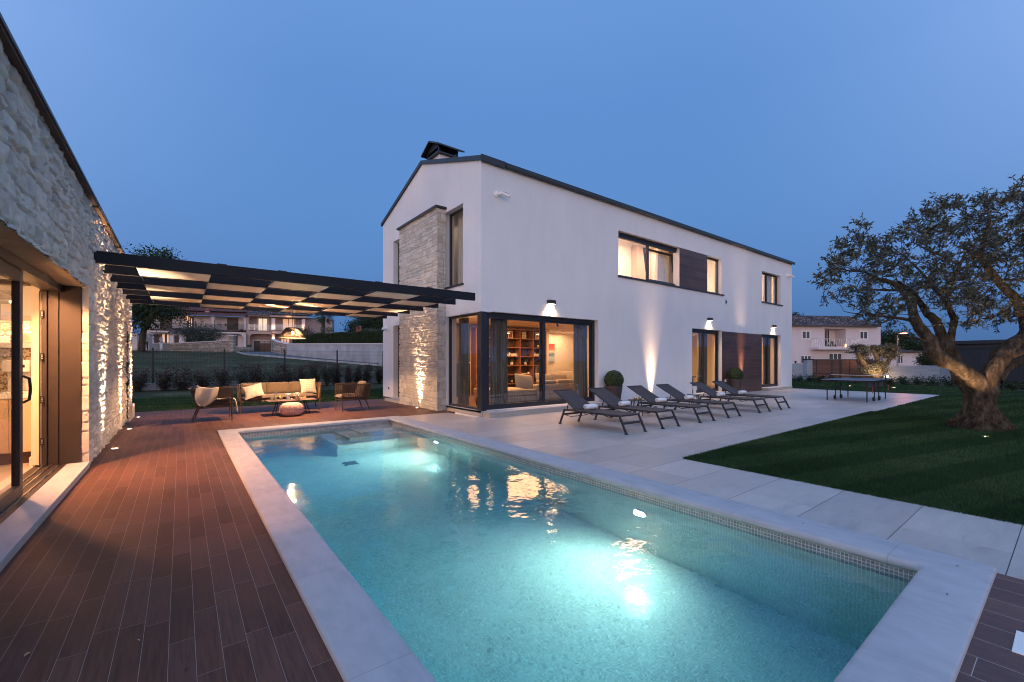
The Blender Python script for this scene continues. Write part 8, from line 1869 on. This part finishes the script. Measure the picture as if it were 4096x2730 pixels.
def shutwin(x0_, x1_, y0_, y1_):
    mb = MB(); LBr(mb, r6, x0_ - 20, x1_ + 20, y0_ - 20, y1_ + 30, -.03, 0, GF); mb.build('surround', plain('pale_surround', (.66, .60, .60), .8), hR); f_ = win(hR, r6, x0_, x1_, y0_, y1_, -.035, 'white', 'dpane', 2, GF)
shutwin(228, 342, 365, 480); shutwin(1110, 1222, 370, 485)
for x0_, x1_, y0_, y1_ in ((205, 360, 740, 860), (635, 830, 705, 800)): win(hR, r6, x0_, x1_, y0_, y1_, -.03, 'white', 'dpane', 3, GF, 'door')
mb = MB(); a = LBr(mb, r6, 470, 1095, 612, 648, -1.25, -.001, GF); mb.build('balcony_slab', M['stucco_far'], hR)
mb = MB(); zt_ = loc_of(*r6(600, 478), -1.2, *GF)[1]; n = 34
mb.box(a[0], a[1], -1.22, -1.18, zt_ - .04, zt_); mb.box(a[0], a[0] + .04, -1.2, 0, zt_ - .04, zt_); mb.box(a[1] - .04, a[1], -1.2, 0, zt_ - .04, zt_)
for i in range(n + 1):
    u = a[0] + .03 + (a[1] - a[0] - .06) * i / n; k = .10 * (1 if i % 2 else -1); mb.tube([(u, -1.2, a[3]), (u + k, -1.2, (a[3] + zt_) / 2), (u, -1.2, zt_)], .016, 4)
for i in range(5):
    for u in (a[0] + .02, a[1] - .02): mb.cyl((u, -1.1 + i * .26, a[3]), (u, -1.1 + i * .26, zt_), .016, n=4)
mb.build('railing', M['steel'], hR)
p = GA_ + GE_ * ((ru0 + ru1) / 2 - .2) + GN_ * .8; bs = thing('balcony_sofa', 'dark garden sofa with striped cushions on the neighbour balcony', 'sofa', (p.x, p.y, a[3]), GRZ); MB().box(-1.1, 1.0, -.3, .4, .15, .45).build('seat', M['black'], bs); MB().box(-1.1, 1.0, .3, .45, .45, .9).build('backrest', M['black'], bs); MB().box(-.1, .4, .1, .3, .45, .8).build('cushion', M['concrete'], bs)
p = GA_ + GE_ * (ru1 - .5) + GN_ * -.5; bl2_ = thing('balcony_lantern', 'small lit orange lantern on the neighbour balcony', 'lantern', (p.x, p.y, a[3])); MB().lathe([(0, 0), (.1, 0), (.12, .35), (.05, .5), (0, .5)], n=10).build('body', emit('balcony_lantern', (1, .45, .15), 3), bl2_)
# side wing
wg = thing('house_wing', 'low side wing with a sloping weathered tile roof beside the neighbour house', 'building', (GA_.x, GA_.y, 0), GRZ)
mb = MB(); LBr(mb, r6, 1400, 2062, 680, 960, .4, 7, GF); mb.build('wall', M['stucco_far'], wg); q0 = loc_of(*r6(1428, 678), -.1, *GF); q1 = loc_of(*r6(2145, 672), -.1, *GF)
mb = MB(); L_ = q1[0] - q0[0]
def hip(u, v):
    x = q0[0] + L_ * u; top = 2.1 * (1 - u) ** .9 + .12; return (x, -.1 + 4 * v, q0[1] + top * v + .05 * abs(math.sin(PI * x / .3)))
mb.grid(hip, 90, 14); mb.build('roof', M['tile_mix'], wg); mb = MB(); mb.box(q0[0], q1[0], -.16, -.08, q0[1] - .1, q0[1] + .03); mb.build('gutter', M['darkwood'], wg)
f_ = win(wg, r6, 1690, 1765, 738, 860, .39, 'white', 'dpane', 2, GF)
# concrete boundary wall
def cwall(label, pa, Da, pb, Db, h, th=.25):
    A, e, n, rz = frame_of(pa, Da, pb, Db); B = at(pb, HY, Db); L_ = (Vector((B.x, B.y, 0)) - A).length; t = thing('concrete_wall', label, 'wall', (A.x, A.y, 0), rz); MB().box(0, L_, 0, th, -.05, h).build('wall', M['board2'], t, bevel=.01); MB().box(0, L_, -.1, 0, -.05, .08).build('footing', M['board2'], t); return t
m, nt, b, N, L = mat_new('board_marked_concrete'); t1 = noise_of(N, L, 2.2, 6, .65, stretch=(.6, 1, 9)); t2 = noise_of(N, L, .5, 3); r = ramp(N, L, t1.outputs[0], [(.3, (.30, .31, .33)), (.5, (.42, .43, .45)), (.7, (.55, .55, .56))]); r2_ = ramp(N, L, t2.outputs[0], [(.3, (.82,) * 3), (.7, (1.08,) * 3)]); mx = N.new('ShaderNodeMix'); mx.data_type = 'RGBA'; mx.blend_type = 'MULTIPLY'; mx.inputs['Factor'].default_value = 1; L.new(r.outputs[0], mx.inputs['A']); L.new(r2_.outputs[0], mx.inputs['B']); L.new(mx.outputs['Result'], b.inputs['Base Color']); setp(b, rough=.85); bump(N, L, b, t1.outputs[0], .4, .01); M['board2'] = m
cwall('board-marked concrete wall left of the wooden gate', 3140, 35.3, 3219, 34.6, 1.27); cwall('long board-marked concrete wall right of the pruned olive', 3493, 32.1, 3760, 29.1, 1.15); cwall('short return of the concrete wall beside the black shed', 3760.5, 29.1, 3805, 27.9, 1.12)
pr = at(3232, HY, 34.4); t = thing('gate_pier', 'pale concrete pier at the left end of the wooden gate', 'pier', (pr.x, pr.y, 0), -YAW); MB().box(-.22, .22, -.2, .2, 0, 1.55).build('shaft', M['board2'], t); MB().box(-.28, .32, -.25, .25, 1.55, 1.63).build('cap', M['anthracite'], t)
A, e, n, rz = frame_of(3243, 34.3, 3492, 32.1); L_ = (at(3492, HY, 32.1) - at(3243, HY, 34.3)).length; gt = thing('wooden_gate', 'sliding gate of brown boards in a dark steel frame', 'gate', (A.x, A.y, 0.05), rz); GH = 1.55
us = [0, .085, .345, .475, .62, .98]; us = [L_ * k for k in (0.0, .10, .355, .495, .64, .985)]
mb = MB(); mb.box(0, L_, -.03, .03, GH - .09, GH); mb.box(0, L_, -.03, .03, 0, .07); mb.box(0, .12, -.035, .035, 0.071, GH - .091); mb.box(L_ - .08, L_, -.03, .03, .071, GH - .091); mb.box(L_ * .495 - .08, L_ * .495 + .08, -.035, .035, .071, GH - .091)
for k in (.10, .355, .64): mb.box(L_ * k - .03, L_ * k + .03, -.033, .033, .071 + (.38 if k != .355 else 0), GH - .091)
mb.box(.121, L_ * .355, -.031, .031, .42, .46); mb.box(L_ * .64, L_ - .081, -.031, .031, .42, .46); mb.build('frame', M['anthracite'], gt)
M['gatewood'] = plank_mat('gate_boards', 0.17, 9.0, 0.0, [(0, (.16, .06, .035)), (1, (.24, .095, .055))], (.05, .02, .015), .006, .55, axis='zx', stag=0, grain=(40, 3))
mb = MB(); mb.box(.12, L_ - .08, -.015, .015, .07, GH - .09); mb.build('boards', M['gatewood'], gt)
pt = on_ground(3182, 1521); bo_ = thing('wall_lamp', 'small dark lamp on top of the concrete wall left of the gate', 'lamp', (*at(3182, HY, 34.9).xy, 1.27)); MB().lathe([(.06, 0), (.06, .12), (.09, .12), (.07, .2), (0, .2)], n=10).build('body', M['black'], bo_)
# black shed
A, e, n, rz = frame_of(3806, 27.3, 4096, 24.6); sd = thing('black_shed', 'long black boarded shed with a flat roof behind the olive tree', 'shed', (A.x, A.y, 0), rz)
m, nt, b, N, L = mat_new('black_boards'); tc = N.new('ShaderNodeTexCoord'); sp = N.new('ShaderNodeSeparateXYZ'); L.new(tc.outputs['Object'], sp.inputs[0]); f1 = math_node(N, L, 'FRACT', math_node(N, L, 'DIVIDE', sp.outputs['X'], .15)); gq = math_node(N, L, 'LESS_THAN', f1, .08); r = ramp(N, L, gq, [(0, (.016, .018, .024)), (1, (.004, .004, .005))]); L.new(r.outputs[0], b.inputs['Base Color']); setp(b, rough=.5); bump(N, L, b, math_node(N, L, 'SUBTRACT', 1.0, gq), .5, .01); M['blackboard'] = m
MB().box(0, 12, 0, 4, .18, 2.50).build('wall', M['blackboard'], sd); MB().box(-.15, 12, -.15, 4, 2.50, 2.72).build('roof', M['anthracite'], sd, bevel=.01); MB().box(-.05, 12, -.035, 0, .18, 2.42).build('frame', M['black'], sd) if False else None
mb = MB(); mb.box(0, .30, -.04, 0, .18, 2.42); mb.box(.30, 12, -.04, 0, 2.25, 2.42); mb.build('frame', M['anthracite'], sd); MB().box(-.1, 12, -.12, 0.0, 0, .18).build('base', M['concrete'], sd)
# low plants in front of the wall
PL = [(3190, 1528), (3240, 1526), (3275, 1530), (3330, 1530), (3420, 1533), (3560, 1541), (3612, 1538), (3670, 1542), (3735, 1543), (3798, 1546), (3995, 1558), (4055, 1562), (4090, 1560)]
ol = ['first', 'second', 'third', 'fourth', 'fifth', 'sixth', 'seventh', 'eighth', 'ninth', 'tenth', 'eleventh', 'twelfth', 'thirteenth']
for i, (x, y) in enumerate(PL):
    p = on_ground(x, y); sz = (.9, .8, .7, .8, .6, .9, 1.1, 1.25, 1.2, .85, .8, .7, .6)[i]; shrub('low fern-like plant at the foot of the garden walls, %s from the left' % ol[i], (p.x, p.y, -.02), .50 * (.7 + .3 * sz), sz, 300 + i, 'green_leaf', 'low plants along the concrete wall and shed', 420, .12, 'fern', 6, 'plant')
# bed of bare soil along the walls
mb = MB(); bp = [(3100, 1524, 1514), (3243, 1527, 1519), (3500, 1534, 1526), (3640, 1539, 1531), (3800, 1547, 1538), (4200, 1572, 1556)]
for x, yb_, yt_ in bp:
    a, c = on_ground(x, yb_), on_ground(x, yt_); mb.v += [(a.x, a.y, .012), (c.x, c.y, .02)]
for i in range(len(bp) - 1): mb.f.append((2 * i, 2 * i + 2, 2 * i + 3, 2 * i + 1))
tag(mb.build('planting_bed', M['soil']), kind='structure')
# pruned olive
PD = 30.0; pz = lambda x, y: at(*r6(x, y), PD); b0 = at(3505, HY, PD); b0.z = 0
po = thing('olive_tree', 'small pollarded olive with three stubby limbs in front of the wooden gate', 'tree', b0); lm_ = []
for q, r in (([tuple(b0), pz(1370, 1080), pz(1330, 1010), pz(1210, 900), pz(1120, 770), pz(1060, 660), pz(1075, 600)], [.34, .28, .20, .17, .14, .12, .07]), ([tuple(b0), pz(1380, 1060), pz(1400, 960), pz(1380, 820), pz(1340, 700), pz(1310, 610)], [.32, .25, .18, .14, .13, .09]), ([tuple(b0), pz(1390, 1060), pz(1440, 960), pz(1530, 850), pz(1600, 740), pz(1640, 640)], [.32, .24, .17, .13, .11, .06])):
    lm_.append(smooth_path(q, r, 5))
V, Fq = tube_np(lm_, 12, .3, 9); V = V - np.array(tuple(b0)); np_mesh('trunk', V, Fq, M['bark'], po, smooth=True)
g = np.random.default_rng(17); P = []
for x, y, rx, ry, n in ((1080, 610, 60, 40, 800), (1150, 720, 60, 90, 900), (1320, 610, 60, 30, 500), (1360, 660, 50, 60, 600), (1570, 620, 90, 60, 1200), (1480, 720, 60, 50, 600), (1600, 740, 60, 60, 700), (1380, 860, 60, 60, 800), (1430, 960, 60, 60, 700), (1220, 930, 60, 60, 700), (1000, 690, 40, 15, 150), (1250, 980, 60, 50, 500)):
    for _ in range(int(n * 1.8)):
        a = g.normal(size=2) * .5; c = pz(x + a[0] * rx, y + a[1] * ry); P.append(tuple(c - b0 + Vector((0, 1, 0)) * g.normal() * .2 + Vector((g.normal() * .1, 0, 0))))
P = np.array(P); n = len(P); N_ = g.normal(size=(n, 3)); N_ /= np.linalg.norm(N_, axis=1)[:, None]; V, Fq = leaf_cloud(P, N_, .10, g, .4); np_mesh('leaves', V, Fq, M['olive_leaf'], po, tint=np.repeat(np.clip(g.normal(.45, .25, n), 0, 1), 4))
p = at(3518, HY, PD - 1.1); q = Vector((b0.x, b0.y, 1.9)) - Vector((p.x, p.y, 0)); uplight((p.x, p.y, 0.0), 'spotlight in the lawn lighting the small pollarded olive', 900, 95, tuple(q), WARM2, r=.09)
p = on_ground(3575, 1551); uplight((p.x, p.y, 0.0), 'spotlight glowing on the lawn right of the tennis table', 30, 120, (0, 0, 1), WARM2, r=.12)
p = on_ground(3398, 1545); uplight((p.x, p.y, 0.0), 'spotlight glowing on the lawn behind the tennis table', 30, 120, (0, 0, 1), WARM2, r=.12)
# bright lamp seen over the table edge
p = at(3547, HY, 31.0); gl2 = thing('garden_light', 'bright round garden light seen just over the end of the tennis table', 'lamp', (p.x, p.y, 0)); MB().cyl((0, 0, 0), (0, 0, .22), .04).build('stem', M['black'], gl2); MB().lathe([(0, .22), (.10, .27), (.12, .34), (.08, .42), (0, .45)], n=16).build('globe', emit('garden_globe', (1.0, .66, .36), 14), gl2, smooth=True); put_light(lamp_data('POINT', 'globe_glow', 9, WARM2, shadow_soft_size=.12), (0, -.1, .36), None, gl2)
# street lamp
SD = 37.0; p = at(3590, HY, SD); M['lamp_post'] = plain('galvanised_post', (0.30, 0.27, 0.27), .6)
sl_ = thing('street_lamp', 'slim street lamp with a glowing orange head behind the concrete wall', 'street lamp', (p.x, p.y, 0)); hz_ = zz(1339, SD); s_ = SD / F; R_ = Vector((cA, -sA, 0))
MB().tube([(0, 0, 0), (0, 0, 1.6), (0, 0, hz_)], [.07, .055, .04], 10).build('pole', M['lamp_post'], sl_); MB().tube([(0, 0, hz_ - .02), R_ * .2 + Vector((0, 0, hz_ + .10)), R_ * .42 + Vector((0, 0, hz_ + .16))], .03, 8).build('arm', M['lamp_post'], sl_)
c = R_ * .52 + Vector((0, 0, hz_ + .17)); MB().obox(c, (.5, .2, .09), Matrix.Rotation(-YAW, 3, 'Z')).build('head', M['lamp_post'], sl_, bevel=.02); MB().obox(c - Vector((0, 0, .065)), (.46, .20, .09), Matrix.Rotation(-YAW, 3, 'Z')).build('lens', M['lens_orange'], sl_)
put_light(lamp_data('POINT', 'sodium_glow', 350, (1.0, .30, .12), shadow_soft_size=.15), c - Vector((0, 0, .55)), None, sl_)
# trees behind on the right
treeL(3590, 75, 1440, 'dark conifer group between the neighbour house and the shed', [(3560, 1385, 45, 55), (3610, 1380, 35, 45), (3640, 1415, 50, 40), (3540, 1340, 22, 30), (3680, 1430, 50, 30), (3600, 1340, 18, 25)], .4, 12000, .36, 'green_leaf', 71, csz=.7)
treeL(3710, 48, 1462, 'leafy green bush right of the side wing', [(3708, 1440, 22, 22), (3722, 1452, 14, 14)], .1, 2600, .16, 'green_leaf', 72, kind='bush', csz=.3, cat='bush')
treeL(3480, 90, 1440, 'dark tree top peeping over the neighbour roof', [(3174, 1275, 14, 14), (3160, 1285, 16, 14)], .3, 2500, .3, 'green_leaf', 73, csz=.6)
# a second olive on the far lawn, seen only in the glass
o2 = dup(olive, (20.5, -5.2, 0), 1.9, 'second large olive tree on the lawn, seen only reflected in the glass doors')
# ================================================================== SMALL LITTER
def fallen_leaf(x, y, z, rz, label, s=0.03, col=(0.03, 0.02, 0.012)):
    mb = MB(); n = 6
    mb.grid(lambda u, v: ((u - .5) * s * 2, (v - .5) * s * .8 * math.sin(PI * (0.08 + 0.84 * u)), 0.004 + 0.006 * math.sin(PI * u) + 0.004 * (v - .5) ** 2), n, 3)
    o = mb.build('fallen_leaf', plain('dead_leaf', col, 0.8), smooth=True); o.location = (x, y, z); o.rotation_euler = (0.1, 0.1, rz); tag(o, label, 'leaf')
fallen_leaf(4.42, 1.50, 0.036, 0.6, 'tiny dark leaf on the right pool coping beyond the corner', 0.012)
fallen_leaf(4.38, 0.52, 0.036, 1.9, 'tiny dark leaf on the near right corner of the coping', 0.012)
fallen_leaf(3.80, 0.50, 0.036, 0.2, 'tiny dark leaf on the near coping left of the corner', 0.010)
fallen_leaf(-0.62, 3.25, 0.0, 1.2, 'pale curled leaf on the deck near the annexe step', 0.022, (0.35, 0.22, 0.12))
fallen_leaf(0.02, 2.62, 0.0, 0.4, 'small dark leaf on the deck at the bottom of the view', 0.010)
fallen_leaf(-0.18, 3.05, 0.0, 2.2, 'pale crumb of leaf on the middle of the deck', 0.009, (0.45, 0.36, 0.26))
